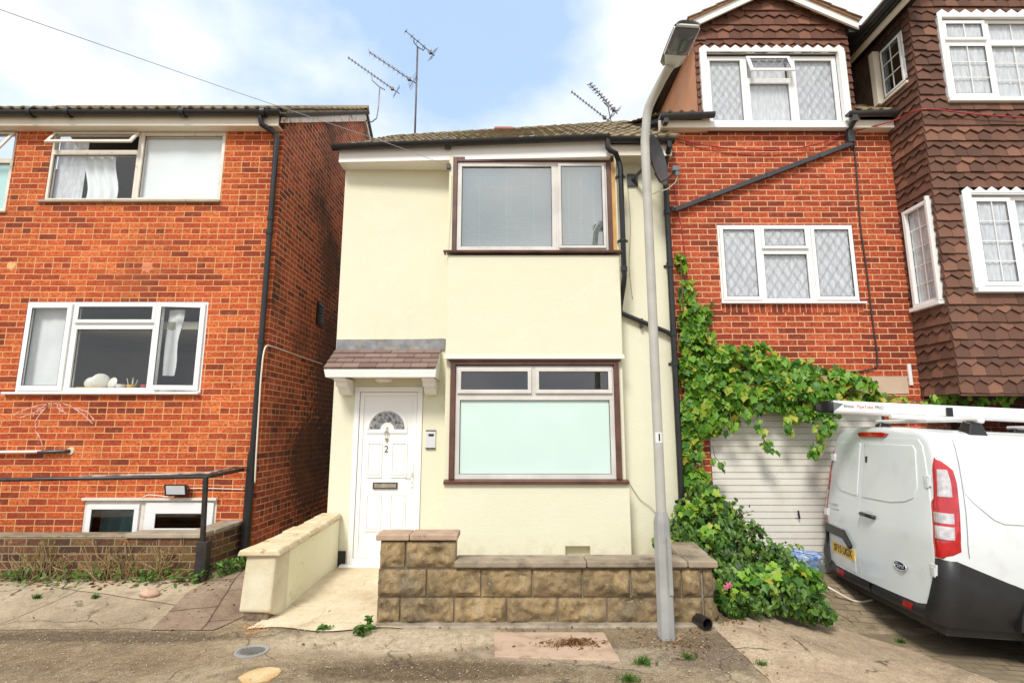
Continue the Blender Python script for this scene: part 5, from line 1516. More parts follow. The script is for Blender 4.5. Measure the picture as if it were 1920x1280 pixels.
# ------------------------------------------------------------ rendered garden wall to the left of the path
from mathutils import noise as mnoise
t = thing('rendered_garden_wall', 'low cream rendered wall with lichened coping left of the path', 'wall', (-2.3, 5.2, 0))
g0, g1 = 5.12, CD - 0.01
xa0, xb0 = PX(453, 1090, g0), PX(517, 1090, g0)
xb1 = C0 + 0.16; xa1 = C0 - 0.04
za, zbk = 0.565, PZ(972, 6.6)
mb = MB()
def gw(x0, x1, y0, y1, z0a, z0b, z1a, z1b, X0, X1):
    mb.hexa([(x0, y0, z0a), (x1, y0, z0a), (X1, y1, z0b), (X0, y1, z0b), (x0, y0, z1a), (x1, y0, z1a), (X1, y1, z1b), (X0, y1, z1b)])
gw(xb0 - 0.24, xb0, g0 + 0.27, g1, -0.1, -0.1, za, zbk - 0.01, xa1, xb1)
mb.build('wall_body', M['wall_cream'], t, bevel=0.012)
mb = MB(); 
def pier(u, v): return (0, 0, 0)
mb.hexa([(xa0 - 0.01, g0, 0.09), (xb0 - 0.03, g0 - 0.01, 0.09), (xb0 + 0.012, g0 + 0.27, -0.05), (xa0, g0 + 0.27, -0.05), (xa0 + 0.02, g0 + 0.01, za), (xb0 - 0.01, g0, za), (xb0 + 0.012, g0 + 0.27, za), (xa0 + 0.02, g0 + 0.27, za)])
mb.build('pier', M['pier_cream'], t, bevel=0.02)
mb = MB(); mb.box(xa0 + 0.03, xb0 - 0.06, g0 + 0.025, g0 + 0.25, -0.05, 0.10); mb.build('broken_foot', pmat('dark_rubble', (0.12, 0.085, 0.055), 0.95, (0.22, 0.16, 0.10), 20, 0.9, 30, 0.02), t)
mb = MB()
rnd = random.Random(9)
n = 7
for k in range(n):
    f0, f1 = k / n, (k + 0.985) / n
    yy0, yy1 = g0 - 0.03 + (g1 - g0 + 0.02) * f0, g0 - 0.03 + (g1 - g0 + 0.02) * f1
    def e(f, zo=0): 
        xl = (xb0 - 0.30) + (xa1 - (xb0 - 0.30)) * f; xr_ = (xb0 + 0.035) + (xb1 + 0.03 - xb0 - 0.035) * f
        return xl - 0.03, xr_
    a0, b0 = e(f0); a1, b1 = e(f1); dz = rnd.uniform(-0.006, 0.012)
    if k == 0: a0 -= 0.03
    z0_, z1_ = za + (zbk - za) * f0 + dz, za + (zbk - za) * f1 + dz
    mb.hexa([(a0, yy0, z0_), (b0, yy0, z0_), (b1, yy1, z1_), (a1, yy1, z1_), (a0 + .02, yy0, z0_ + .055), (b0 - .02, yy0, z0_ + .055), (b1 - .02, yy1, z1_ + .055), (a1 + .02, yy1, z1_ + .055)])
mb.build('coping', M['coping_cream'], t, bevel=0.014)

# ------------------------------------------------------------ split-faced stone wall in front of the bay
SD = 5.07
t = thing('stone_wall', 'low wall of brown split faced blocks in front of the cream bay', 'wall', (0.3, SD, 0))
def SX(x): return (x - 960) / F * (SD * cos(PITCH) - 1.4 * sin(PITCH))
rows = [(0.005, 0.222, [707, 751, 852, 950, 1045, 1137, 1233, 1317]), (0.236, 0.462, [707, 799, 902, 998, 1092, 1183, 1279, 1317]), (0.482, 0.70, [709, 758, 854])]
L0, L1 = SX(707), SX(1337)
mb = MB()
mb.box(L0 + 0.012, L1 - 0.012, SD + 0.028, SD + 0.2, -0.3, 0.47); mb.box(L0 + 0.012, SX(852), SD + 0.028, SD + 0.2, 0.47, 0.70)
mb.hexa([(L1 - 0.23, SD + 0.2, -0.1), (L1 - 0.012, SD + 0.2, -0.1), (L1 + 0.15, CD, -0.1), (L1 - 0.06, CD, -0.1), (L1 - 0.23, SD + 0.2, 0.47), (L1 - 0.012, SD + 0.2, 0.47), (L1 + 0.15, CD, 0.47), (L1 - 0.06, CD, 0.47)])
mb.build('mortar_core', M['mortar'], t)
mb = MB()
def block(x0, x1, z0, z1, seed, T_=None):
    """rock-faced block: smooth margin, broken bulging face"""
    nu, nv = 22, 12
    old = mb.T; mb.T = T_
    def fn(u, v):
        e = min(u, 1 - u) * (x1 - x0); f = min(v, 1 - v) * (z1 - z0)
        m = min(1, min(e, f) / 0.035)
        q = Vector(((x0 + (x1-x0)*u) * 7, seed * 3.1, (z0 + (z1-z0)*v) * 7))
        rg_ = max(0, 1 - abs(v - 0.34 - 0.14 * mnoise.noise(Vector((x0 * 3 + u * 3, seed, 0)))) / 0.42); h = 0.008 + m * (0.014 + 0.020 * rg_ + 0.034 * mnoise.noise(q) + 0.026 * mnoise.noise(q * 2.7)) + 0.014 * m * mnoise.noise(q * 6)
        return (x0 + (x1-x0)*u, h, z0 + (z1-z0)*v)
    mb.grid(fn, nu, nv)
    # sides
    for (a, b, c, d) in ((x0, x0, z0, z1), (x1, x1, z0, z1)):
        mb.face([(a, 0.012, c), (a, -0.05, c), (a, -0.05, d), (a, 0.012, d)])
    mb.face([(x0, 0.012, z0), (x1, 0.012, z0), (x1, -0.05, z0), (x0, -0.05, z0)]); mb.face([(x0, 0.012, z1), (x1, 0.012, z1), (x1, -0.05, z1), (x0, -0.05, z1)])
    mb.T = old
sd_ = 0
for z0, z1, bx in rows:
    for i in range(len(bx) - 1):
        sd_ += 1
        block(SX(bx[i]) + 0.007, SX(bx[i+1]) - 0.007, z0, z1, sd_, TF(SD + 0.02))
    if z0 < 0.4:
        sd_ += 1; block(SX(1319) + 0.004, L1, z0, z1, sd_, TF(SD + 0.02))
# left end faces, and the return running back to the house
for z0, z1, bx in rows:
    sd_ += 1; block(SD + 0.03, SD + 0.21, z0, z1, sd_, TL(L0 + 0.045))
def TRET(u, n, z):
    f = (u - SD) / (CD - SD)
    return (L1 - 0.005 + 0.155 * f + n, u, z)
for j, (z0, z1, bx) in enumerate(rows[:2]):
    u_ = SD + 0.03
    k = 0
    while u_ < CD - 0.05:
        sd_ += 1
        e = min(u_ + (0.2 if (k == 0 and j) else 0.42), CD - 0.01)
        block(u_, e, z0, z1, sd_, TRET); u_ = e + 0.014; k += 1
mb.build('blocks', M['stone'], t, smooth=True, auto=50)
mb = MB(); 
cz = 0.482
mb.box(SX(852), SX(1100), SD - 0.035, SD + 0.235, cz, cz + 0.055); mb.box(SX(1101), SX(1290), SD - 0.035, SD + 0.235, cz + 0.002, cz + 0.058)
mb.prism([(SX(1291), SD - 0.035), (L1 + 0.045, SD - 0.04), (L1 + 0.05, SD + 0.20), (L1 - 0.02, SD + 0.24), (SX(1291), SD + 0.235)], cz, cz + 0.06, 'z')
for k in range(3):
    f0, f1 = 0.17 + k * 0.277, 0.17 + (k + 0.985) * 0.277
    y0_, y1_ = SD + (CD - SD) * f0, SD + (CD - SD) * f1
    o0, o1 = 0.155 * f0, 0.155 * f1
    mb.hexa([(L1 - 0.25 + o0, y0_, cz), (L1 + 0.04 + o0, y0_, cz), (L1 + 0.04 + o1, y1_, cz), (L1 - 0.25 + o1, y1_, cz), (L1 - 0.25 + o0, y0_, cz + 0.058), (L1 + 0.04 + o0, y0_, cz + 0.058), (L1 + 0.04 + o1, y1_, cz + 0.058), (L1 - 0.25 + o1, y1_, cz + 0.058)])
mb.build('coping', M['coping_grey'], t, bevel=0.012)
mb = MB(); mb.box(L0 - 0.025, SX(765), SD - 0.02, SD + 0.235, 0.712, 0.765); mb.box(SX(766), SX(857), SD - 0.024, SD + 0.235, 0.714, 0.768)
mb.build('pillar_coping', M['coping_pink'], t, bevel=0.010)
mb = MB()
mb.prism([(L0 + 0.02, SD - 0.075), (L0 + 0.6, SD - 0.10), (L1 - 0.4, SD - 0.09), (L1 + 0.03, SD - 0.05), (L1 + 0.02, SD + 0.05), (L0, SD + 0.05)], -0.1, 0.018, 'z')
mb.build('footing', M['mortar'], t, bevel=0.012)
# bit of black drain pipe sticking out of the ground near the corner
c = G(1322, 1180)
t = thing('drain_spout', 'short black drain pipe end on the ground at the corner of the stone wall', 'pipe', (c.x, c.y, c.z))
mb = MB()
n_ = 16; ax = Vector((0.22, -0.97, 0.05)).normalized(); p0 = Vector((c.x - 0.03, c.y + 0.14, 0.05)); 
mb.tube([p0, p0 + ax * 0.18], 0.052, 16, cap=False); mb.tube([p0 + ax * 0.03, p0 + ax * 0.181], 0.043, 16, cap=False); mb.tube([p0 + ax * 0.181, p0 + ax * 0.182], [0.052, 0.043], 16, cap=False)
mb.build('pipe_end', M['black'], t, smooth=True, auto=40)

# ------------------------------------------------------------ street lamp
LPY = 4.77
lx = (1250 - 960) / F * 4.43
sl = thing('street_lamp', 'grey street lamp column standing in front of the stone wall', 'street lamp', (lx, LPY, 0))
mb = MB()
zsd = 0.92
mb.lathe([(0.078, -0.05), (0.075, 0.02), (0.073, 0.03), (0.070, zsd), (0.064, zsd + 0.03), (0.046, zsd + 0.09)], (lx, LPY, 0), 8)
mb.build('base', M['galv'], sl, smooth=True, auto=25)
mb = MB(); mb.box(lx + 0.018, lx + 0.052, LPY - 0.074, LPY - 0.055, 0.35, 0.8); mb.build('access_door', M['galv'], sl)
pts = [Vector((lx, LPY, zsd + 0.05)), Vector((lx, LPY, 2.0)), Vector((lx, LPY, 3.4)), Vector((lx, LPY, 4.45))]
bend = [((1213, 215), 4.76), ((1217, 200), 4.735), ((1224, 184), 4.69), ((1232, 168), 4.64), ((1241, 150), 4.57), ((1250, 134), 4.50), ((1258, 122), 4.42)]
for (x, y), D in bend: pts.append(P(x, y, D))
mb = MB(); mb.tube(pts, [0.043, 0.042, 0.042, 0.042, 0.042, 0.042, 0.042, 0.042, 0.042, 0.042, 0.042], 16)
mb.build('column', M['galv2'], sl, smooth=True, auto=50)
A = P(1258, 126, 4.44); B = P(1291, 48, 4.02)
ax = (B - A).normalized(); sd_v = Vector((1, 0, 0)) - ax * ax.x; sd_v.normalize(); up_v = sd_v.cross(ax)
if up_v.z < 0: up_v = -up_v
Lh = (B - A).length
def TH(u, n, z):      # u along head, n sideways, z up from underside
    return A + ax * u + sd_v * n + up_v * z
W = 0.115
mb = MB(TH)
def canopy_fn(u, v):
    s = -1 + 2 * u
    k = [0.62, 0.95, 1.0, 1.0, 0.98, 0.86][min(5, int(v * 5.001))]
    h = [0.05, 0.085, 0.10, 0.10, 0.09, 0.05][min(5, int(v * 5.001))]
    vv = [-.02, 0.06, 0.3, 0.7, 0.94, 1.03][min(5, int(v * 5.001))]
    return (vv * Lh, s * W * k, h * sqrt(max(0, 1 - (s * 0.96) ** 2)) + 0.0)
mb.grid(canopy_fn, 16, 5)
def inner_fn(u, v):
    p = canopy_fn(u, v); return (p[0], p[1] * 0.94, p[2] * 0.9 - 0.004)
mb.grid(inner_fn, 16, 5)
mb.build('canopy', M['tube_white'], sl, smooth=True, auto=60)
mb = MB(TH); mb.prism([(-0.03 * Lh, -0.05), (0.30 * Lh, -W * 0.9), (0.30 * Lh, W * 0.9), (-0.03 * Lh, 0.05)], 0.002, 0.03, 'z'); mb.box(0.94 * Lh, 1.0 * Lh, -W * 0.85, W * 0.85, 0.002, 0.02)
mb.box(0.30 * Lh, 0.94 * Lh, -W * 0.98, -W * 0.9, -0.004, 0.02); mb.box(0.30 * Lh, 0.94 * Lh, W * 0.9, W * 0.98, -0.004, 0.02)
mb.build('gear_tray', M['alu'], sl, bevel=0.006)
mb = MB(TH)
mb.grid(lambda u, v: ((0.31 + 0.62 * v) * Lh, (-1 + 2 * u) * W * 0.9, 0.0 - 0.045 * sqrt(max(0, 1 - (2 * u - 1) ** 2)) * min(1, 6 * v) ** 0.5 * min(1, 6 * (1 - v)) ** 0.5 - 0.002), 14, 10)
mb.build('bowl', M['lamp_glass'], sl, smooth=True)
stk = P(1237, 820, LPY - 0.05)
mb = MB(); mb.grid(lambda u, v: (lx + 0.0435 * sin((-0.75 + 1.5 * u)), LPY - 0.0435 * cos((-0.75 + 1.5 * u)), stk.z - 0.045 + 0.09 * v), 8, 1)
st = mb.build('number_sticker', M['sticker'], sl)
text_mesh('number', '1', 0.085, M['ink'], sl, Matrix.Translation(Vector((lx, LPY - 0.0465, stk.z)) - sl.location) @ RX, 0.001, bold=0.002)
# ------------------------------------------------------------ red brick house with the dormer
T = TF(RD)
Q0 = C1 + 0.013; TX = 5.21
rh = thing('brick_house', 'red brick house with garage below and gabled tile hung dormer above', 'house', (3.6, RD, 0))
win = R(RD, 1349, 422, 1605, 566)
gar = R(RD, 1335, 772, 1655, 1073); gar[0] = PX(1336, 920, RD); gar[1] = gar[0] + 2.22
ZR = PZ(243, RD)
zl0, zl1_ = PZ(738, RD), PZ(705, RD)
lint = (PX(1330, 720, RD), PX(1702, 720, RD), zl0, zl1_)
mb = MB(T)
wall_sheet(mb, Q0, TX, -0.2, ZR + 0.02, [tuple(win[i] + (-.004, .004, -.004, .004)[i] for i in range(4)), (gar[0], gar[1], -0.2, gar[3]), lint], 0.1)
mb.T = None
mb.face([(Q0, RD, 3.5), (Q0, 12, 3.5), (Q0, 12, ZR), (Q0, RD, ZR)])
mb.face([(TX, 12, -0.2), (Q0, 12, -0.2), (Q0, 12, ZR), (TX, 12, ZR)])
mb.build('wall', M['brick_right'], rh)
mb = MB(T); mb.box(lint[0], lint[1], -0.1, 0.006, lint[2], lint[3]); mb.build('lintel', M['coping_pink'] if False else pmat('pale_concrete_lintel', (0.56, 0.42, 0.30), 0.8, (0.48, 0.35, 0.24), 3, 0.2, 50, 0.004), rh)
mb = MB(); mb.box(Q0 + 0.02, TX - 0.02, RD + 1.8, RD + 1.86, -0.2, ZR - 0.3); mb.box(Q0 + 0.02, TX - .02, RD + 0.12, RD + 1.8, 2.6, 2.7); mb.box(Q0 + 0.02, TX - .02, RD + 0.12, RD + 1.8, ZR - 0.3, ZR - 0.2)
mb.build('inner_wall', M['room'], rh)
# soldier course under the window
m_ = brick_mat('soldier_brick', BR2, (0.74, 0.42, 0.24), H=0.225, W=0.075)
mb = MB(T); mb.box(win[0] - 0.0, win[1] + 0.03, -0.02, 0.003, win[2] - 0.14, win[2] - 0.03); mb.build('soldier_course', m_, rh)
# window of four lights with leaded diamonds
x1, x3 = PX(1427, 490, RD), PX(1521, 490, RD); zt = PZ(470, RD)
cells = [dict(r=(win[0], x1, win[2], win[3]), w=0.035, sash=True, sw=0.045, pat='diamond', behind='net'), dict(r=(x1, x3, zt, win[3]), w=0.035, sash=True, sw=0.04, pat='diamond', behind='net'),
         dict(r=(x1, x3, win[2], zt), w=0.045, pat='diamond', behind='net'), dict(r=(x3, win[1], win[2], win[3]), w=0.035, sash=True, sw=0.045, pat='diamond', behind='net')]
ww = make_window(rh, T, *win, cells, M['white'], M['glass'], label='white leaded window on the first floor')
mb = MB(T); mb.box(win[0] - 0.02, win[1] + 0.06, -0.06, 0.05, win[2] - 0.028, win[2] - 0.003); mb.build('sill', M['white'], ww, bevel=0.004)
# garage door: up-and-over with horizontal ribs
mb = MB(T)
z = gar[2] - 0.02; gd0, gd1 = gar[0] + 0.012, gar[1] - 0.012; rib = 0.079
while z < gar[3] - 0.01:
    z2 = min(z + rib, gar[3])
    mb.face([(gd0, -0.040, z + 0.013), (gd1, -0.040, z + 0.013), (gd1, -0.040, z2), (gd0, -0.040, z2)])
    mb.face([(gd0, -0.055, z + 0.001), (gd1, -0.055, z + 0.001), (gd1, -0.055, z + 0.006), (gd0, -0.055, z + 0.006)])
    mb.face([(gd0, -0.055, z + 0.006), (gd1, -0.055, z + 0.006), (gd1, -0.040, z + 0.013), (gd0, -0.040, z + 0.013)])
    mb.face([(gd0, -0.040, z2), (gd1, -0.040, z2), (gd1, -0.055, z2 + 0.001), (gd0, -0.055, z2 + 0.001)])
    z = z2
gdo = mb.build('garage_door', M['garage'], rh, recalc=False)
mb = MB(T); mb.box(gar[0] - 0.02, gd0, -0.09, -0.01, -0.2, gar[3]); mb.box(gd1, gar[1] + 0.02, -0.09, -0.01, -0.2, gar[3]); mb.box(gar[0], gar[1], -0.09, -0.01, gar[3], gar[3] + 0.05)
mb.build('door_frame', M['grey_pipe'], gdo)
c = P(1496, 970, RD + 0.04)
mb = MB(T); mb.lathe([(0.034, 0), (0.034, 0.012), (0.012, 0.014), (0.012, 0.04)], (c.x, -0.045, c.z), 16, 'y'); mb.tube([(c.x, 0.0, c.z), (c.x - 0.012, 0.004, c.z + 0.09)], 0.011, 8); mb.build('handle', M['black'], gdo, smooth=True, auto=40)
mb = MB(T); mb.box(gar[0] - 0.05, gar[1] + 0.05, -0.5, -0.056, -0.3, -0.02); mb.build('garage_sill', M['concrete'], rh)
# eaves either side of the dormer
DX0, DX1 = PX(1306, 150, RD), PX(1590, 150, RD)
ze0, ze1 = PZ(240, RD - .12), PZ(222, RD - .12)
mb = MB(); gy = RD - 0.2; gz_ = PZ(216, gy)
for (a, b) in ((Q0 - 0.06, PX(1331, 230, RD - .12)), (PX(1590, 222, RD - .12), TX - 0.03)):
    mb.cut(); mb.box(a + .01, b, RD - 0.13, RD - 0.001, ze0, ze1 + 0.03)
mb.build_each('fascia', M['fascia'], rh, bevel=0.004)
mb = MB(); mb.cut()
gutter(mb, (PX(1236, 215, gy), gy, gz_ - 0.01), (PX(1339, 211, gy), gy, gz_ + 0.02), 0.057); mb.box(PX(1248, 225, gy) - 0.03, PX(1248, 225, gy) + 0.03, gy - 0.03, gy + 0.06, gz_ - 0.12, gz_ - 0.03); mb.cut(); gutter(mb, (PX(1588, 205, gy), gy, gz_ + 0.03), (TX - 0.02, gy, gz_ + 0.05), 0.057)
mb.build_each('gutter', M['grey_pipe'], rh, smooth=True, auto=40)
ztop_d = PZ(58, RD - 0.03)
# main roof behind the dormer
ry0, rz0 = RD - 0.17, gz_ + 0.05
mb = MB(); mb.cut()
roof_sheet(mb, Q0 - 0.05, DX0 - 0.0, ry0, rz0, 9.6, rz0 + 1.62, seed=5); mb.cut(); roof_sheet(mb, DX1 + 0.0, TX, ry0, rz0 + 0.03, 9.6, rz0 + 2.3, seed=6)
mb.build_each('roof', M['roof_old'], rh, smooth=True, auto=35)
mb = MB(); mb.prism([(ry0 + .04, rz0 - .03), (9.6, rz0 + 1.56), (12.1, ZR), (12.1, ZR - 0.1), (9.6, rz0 + 1.45), (ry0 + .04, rz0 - 0.08)], Q0, DX0 - 0.01, 'x'); mb.build('roof_deck', M['dark_fill'], rh)
mb = MB(); mb.prism([(ry0 + .04, rz0 - .03), (9.6, rz0 + 2.24), (12.1, ZR), (12.1, ZR - 0.1), (9.6, rz0 + 2.1), (ry0 + .04, rz0 - 0.08)], DX1 + 0.01, TX - 0.005, 'x'); mb.build('roof_deck', M['dark_fill'], rh)
mb = MB(); mb.box(DX0 + .02, DX1 - .02, RD + 1.2, RD + 1.25, ZR - 0.1, ztop_d); mb.build('room_wall', M['room'], rh)
# ---- dormer
FD = RD - 0.03
zd0 = PZ(240, FD); ztop = PZ(58, FD); zap = PZ(-4, FD)
TDm = TF(FD)
dw = R(FD, 1326, 106, 1573, 233)
sw0, sw1 = PX(1313, 170, FD), PX(1586, 170, FD)
cxm = (DX0 + DX1) / 2
mb = MB(TDm)
wall_sheet(mb, DX0, DX1, zd0 - 0.06, ztop, [tuple(dw[i] + (-.004, .004, -.004, .004)[i] for i in range(4))], 0.1)
mb.face([(DX0, 0, ztop), (DX1, 0, ztop), (cxm, 0, zap)])
dm = mb.build('dormer', M['dark_fill'], rh, label='gabled dormer hung with scalloped brown tiles')
mb = MB(); mb.cut()
mb.face([(DX0, FD, zd0 - 0.1), (DX0, 8.7, zd0 - 0.1), (DX0, 8.7, ztop), (DX0, FD, ztop)]); mb.cut(); mb.face([(DX1, FD, zd0 - 0.1), (DX1, 8.7, zd0 - 0.1), (DX1, 8.7, ztop), (DX1, FD, ztop)])
mb.build_each('cheek', M['peach'], dm)
mb = MB(TDm)
lo = lambda z: DX0 - 0.02 if z < ztop else DX0 - 0.02 + (z - ztop) / (zap - ztop) * (cxm - DX0)
hi = lambda z: DX1 + 0.02 if z < ztop else DX1 + 0.02 - (z - ztop) / (zap - ztop) * (DX1 - cxm)
tile_hang(mb, DX0 - 0.02, DX1 + 0.02, zd0, zap - 0.06, [(sw0, sw1, zd0 - 0.2, PZ(97, FD))], gauge=0.112, lo=lo, hi=hi, seed=11)
mb.build('tile_hanging', M['hung2'], dm)
cells = []
x1, x3 = PX(1400, 170, FD), PX(1487, 170, FD); zt = PZ(150, FD)
cells = [dict(r=(dw[0], x1, dw[2], dw[3]), w=0.06, pat='diamond', sx=0.11, behind='net'), dict(r=(x1, x3, zt, dw[3]), w=0.03, sash=True, sw=0.045, open=('top', radians(22)), pat='diamond', sx=0.11, behind='net'),
         dict(r=(x1, x3, dw[2], zt), w=0.05, behind='net'), dict(r=(x3, dw[1], dw[2], dw[3]), w=0.06, pat='diamond', sx=0.11, behind='net')]
dwi = make_window(dm, TDm, *dw, cells, M['white'], M['glass']) if False else None
# sub-parts may go only one level deeper, so the dormer window hangs on the house itself
dwi = make_window(rh, TDm, *dw, cells, M['white'], M['glass'], label='dormer window with one open top light')
mb = MB(TDm)
mb.box(sw0, dw[0] - 0.004, -0.03, 0.075, zd0, dw[3] + 0.03); mb.box(dw[1] + 0.004, sw1, -0.03, 0.075, zd0, dw[3] + 0.03)
mb.box(sw0 - 0.03, sw1 + 0.03, -0.02, 0.09, zd0 - 0.045, dw[2] - 0.004); mb.box(sw0, sw1, -0.03, 0.06, dw[3] + 0.031, dw[3] + 0.07)
mb.build('casing', M['white'], dwi, bevel=0.005)
def zigzag(T_, a, b, z, tooth, h, mat, parent, n0=0.07, n1=0.078):
    m = MB(T_); k = max(1, int(round((b - a) / tooth))); w = (b - a) / k
    for i in range(k):
        m.prism([(a + i*w + .001, z), (a + (i+1)*w - .001, z), (a + (i+1)*w - .001, z + h * 0.35), (a + (i+0.5)*w, z + h), (a + i*w + .001, z + h * 0.35)], n0, n1)
    return m.build('scalloped_lead', mat, parent)
zigzag(TDm, sw0, sw1, dw[3] + 0.05, 0.15, 0.085, M['white'], dwi, 0.045, 0.062)
# barge boards and roof of the dormer
def slope_prism(mb, xs, zs_, xe, ze, th, y0, y1):
    d = Vector((xe - xs, ze - zs_)); d.normalize(); n = Vector((-d.y, d.x)); 
    if n.y < 0: n = -n
    mb.prism([(xs, zs_), (xe, ze), (xe + n.x * th * 0, ze + th / abs(d.x)), (xs, zs_ + th / abs(d.x))], y0, y1, 'y')
ov = 0.13
zapx = zap + 0.02
sl_ = (zap - ztop) / (cxm - DX0)
mb = MB()
mb.cut(); slope_prism(mb, DX0 - ov, ztop - ov * sl_ - 0.02, cxm, zap - 0.02, 0.10, FD - 0.14, FD - 0.11)
mb.cut(); slope_prism(mb, DX1 + ov, ztop - ov * sl_ - 0.02, cxm, zap - 0.02, 0.10, FD - 0.14, FD - 0.11)
mb.build_each('bargeboard', M['white_fascia'], dm)
mb = MB()
slope_prism(mb, DX0 - ov, ztop - ov * sl_ + 0.09, cxm, zap + 0.09, 0.028, FD - 0.17, 8.9)
slope_prism(mb, DX1 + ov, ztop - ov * sl_ + 0.09, cxm, zap + 0.09, 0.028, FD - 0.17, 8.9)
mb.build('undercloak', M['terracotta'] if False else pmat('sandy_mortar_bed', (0.42, 0.24, 0.13), 0.9, (0.30, 0.16, 0.09), 12, 0.4, 50), dm)
mb = MB()
for s in (-1, 1):
    xe = DX0 - ov - 0.02 if s < 0 else DX1 + ov + 0.02
    nrow = 6
    for j in range(nrow):
        f0, f1 = j / nrow, (j + 1.1) / nrow
        xa, xb = xe + (cxm - xe) * f0, xe + (cxm - xe) * min(1, f1)
        z_a = ztop - (ov + .02) * sl_ + 0.125 + (zap - ztop + (ov+.02) * sl_) * f0; z_b = ztop - (ov+.02) * sl_ + 0.125 + (zap - ztop + (ov+.02) * sl_) * min(1, f1)
        mb.prism([(xa, z_a + 0.018), (xb, z_b), (xb, z_b - 0.012), (xa, z_a + 0.002)], FD - 0.19, 8.9, 'y')
mb.build('roof', M['roof_old'], dm)
mb = MB(); 
for X in (DX0 - ov - 0.03, DX1 + ov + 0.03):
    mb.cut(); gutter(mb, (X, FD - 0.16, ztop - ov * sl_ + 0.02), (X, 8.9, ztop - ov * sl_ + 0.02), 0.05)
mb.build_each('gutter', M['black'], dm, smooth=True, auto=40); mb = MB(); mb.cut(); mb.box(DX0 - ov, DX0, FD - 0.10, 8.9, ztop - ov * sl_ - 0.04, ztop - 0.02); mb.cut(); mb.box(DX1, DX1 + ov, FD - 0.10, 8.9, ztop - ov * sl_ - 0.04, ztop - 0.02)
mb.build_each('soffit', M['black'], dm)
# square grey rainwater pipe running down across the wall
mb = MB()
h0 = P(1600, 212, RD - .2)
mb.box(h0.x - 0.035, h0.x + 0.035, h0.y - 0.035, h0.y + 0.035, h0.z - 0.13, h0.z + 0.0)
mb.tube([h0 - Vector((0, 0, 0.1)), P(1592, 243, RD - .08), P(1594, 262, RD - .05)], 0.04, 4, sq=True)
mb.box(P(1594, 262, RD-.05).x - 0.045, P(1594, 262, RD-.05).x + 0.045, RD - 0.09, RD - 0.01, PZ(272, RD), PZ(252, RD))
a, b = P(1596, 270, RD - .05), P(1264, 394, RD - .05)
mb.tube([a, b], 0.042, 4, sq=True)
mb.tube([b, b + Vector((-0.08, -0.12, -0.03))], 0.042, 4, sq=True)
for f in (0.18, 0.48, 0.80):
    c = a.lerp(b, f); d = (b - a).normalized(); mb.tube([c - d * 0.025, c + d * 0.025], 0.050, 4, sq=True)
mb.build('rainwater_pipe', M['grey_pipe'], rh, bevel=0.003)
cable('black_cable', [P(1601, 272, RD - .02), P(1606, 320, RD-.02), P(1613, 420, RD-.02), P(1624, 500, RD-.02), P(1636, 600, RD-.02), P(1645, 670, RD-.02), P(1638, 690, RD-.02), P(1600, 697, RD-.02), P(1560, 702, RD-.02)], 0.010, M['cable_dark'], 'black cable hanging down the red bricks right of the leaded window')
cable('black_cable', [P(1490, 690, RD-.02), P(1420, 688, RD-.02), P(1390, 690, RD-.02), P(1370, 700, RD-.02)], 0.009, M['cable_dark'], 'short black cable along the red bricks above the vine')
cable('red_cable', [P(1262, 258, RD-.03), P(1320, 272, RD-.04), P(1400, 281, RD-.05), P(1480, 280, RD-.05), P(1540, 268, RD-.05), P(1590, 250, RD-.05), P(1680, 225, RD-.25), P(1728, 205, 6.13), P(1800, 211, 6.13), P(1860, 217, 6.13), P(1990, 224, 6.13)], 0.009, M['cable_red'], 'red cable sagging across the red brick house and the tile hung bay')
cable('red_cable', [P(1264, 345, RD-.02), P(1272, 400, RD-.02), P(1280, 440, RD-.02), P(1288, 520, RD-.02)], 0.007, M['cable_red'], 'red cable hanging vertically from the satellite dish down the brickwork')
mb = MB(T); x0, x1_, z0, z1 = R(RD, 1702, 682, 1708, 722); mb.box(x0, x1_, 0.001, 0.02, z0, z1); tag(mb.build('marker_strip', M['sticker']), 'small white vertical strip on bricks beside the tile hung bay', 'marker')

# ------------------------------------------------------------ tile-hung house on the right
th = thing('tile_hung_house', 'brown tile hung house with projecting white windowed bay at the right edge', 'house', (7, 6.2, 0))
HD = 6.2; zb = PZ(737, HD); X2 = 10.4
wu_ = R(HD, 1771, 38, 2170, 186); wl_ = R(HD, 1818, 368, 2150, 540)
TT = TF(HD)
zeave = 7.17; zg = 9.4; xg = (TX + X2) / 2
mb = MB(TT)
hs = [tuple(w[i] + (-.004, .004, -.004, .004)[i] for i in range(4)) for w in (wu_, wl_)]
wall_sheet(mb, TX, X2, zb, zeave, hs, 0.1); mb.face([(TX, 0, zeave), (X2, 0, zeave), (xg, 0, zg)])
mb.T = None
su = (6.36, 6.80, 6.22, 6.98); sl2 = (6.27, 6.70, PZ(562, 6.25), PZ(372, 6.25))
mb.T = TL(TX); wall_sheet(mb, HD, 7.7, zb, zeave, [su, sl2], 0.08); wall_sheet(mb, 7.7, 12, 2.9, zeave, [], 0.1); mb.T = TL(X2); wall_sheet(mb, HD, 12, -0.3, zeave, [], 0.1); mb.T = None
mb.box(TX + 0.002, X2 - 0.002, HD + 0.01, 8.0, zb, zb + 0.08)
mb.build('wall', M['dark_fill'], th)
mb = MB(); mb.box(TX + 0.02, X2 - 0.02, 7.75, 7.8, -0.3, zeave); mb.build('inner_wall', M['room'], th)
mb = MB(); mb.box(TX + 0.001, X2, 7.62, 7.74, -0.3, zb - 0.001); mb.build('recess_wall', M['brick_dark'], th)
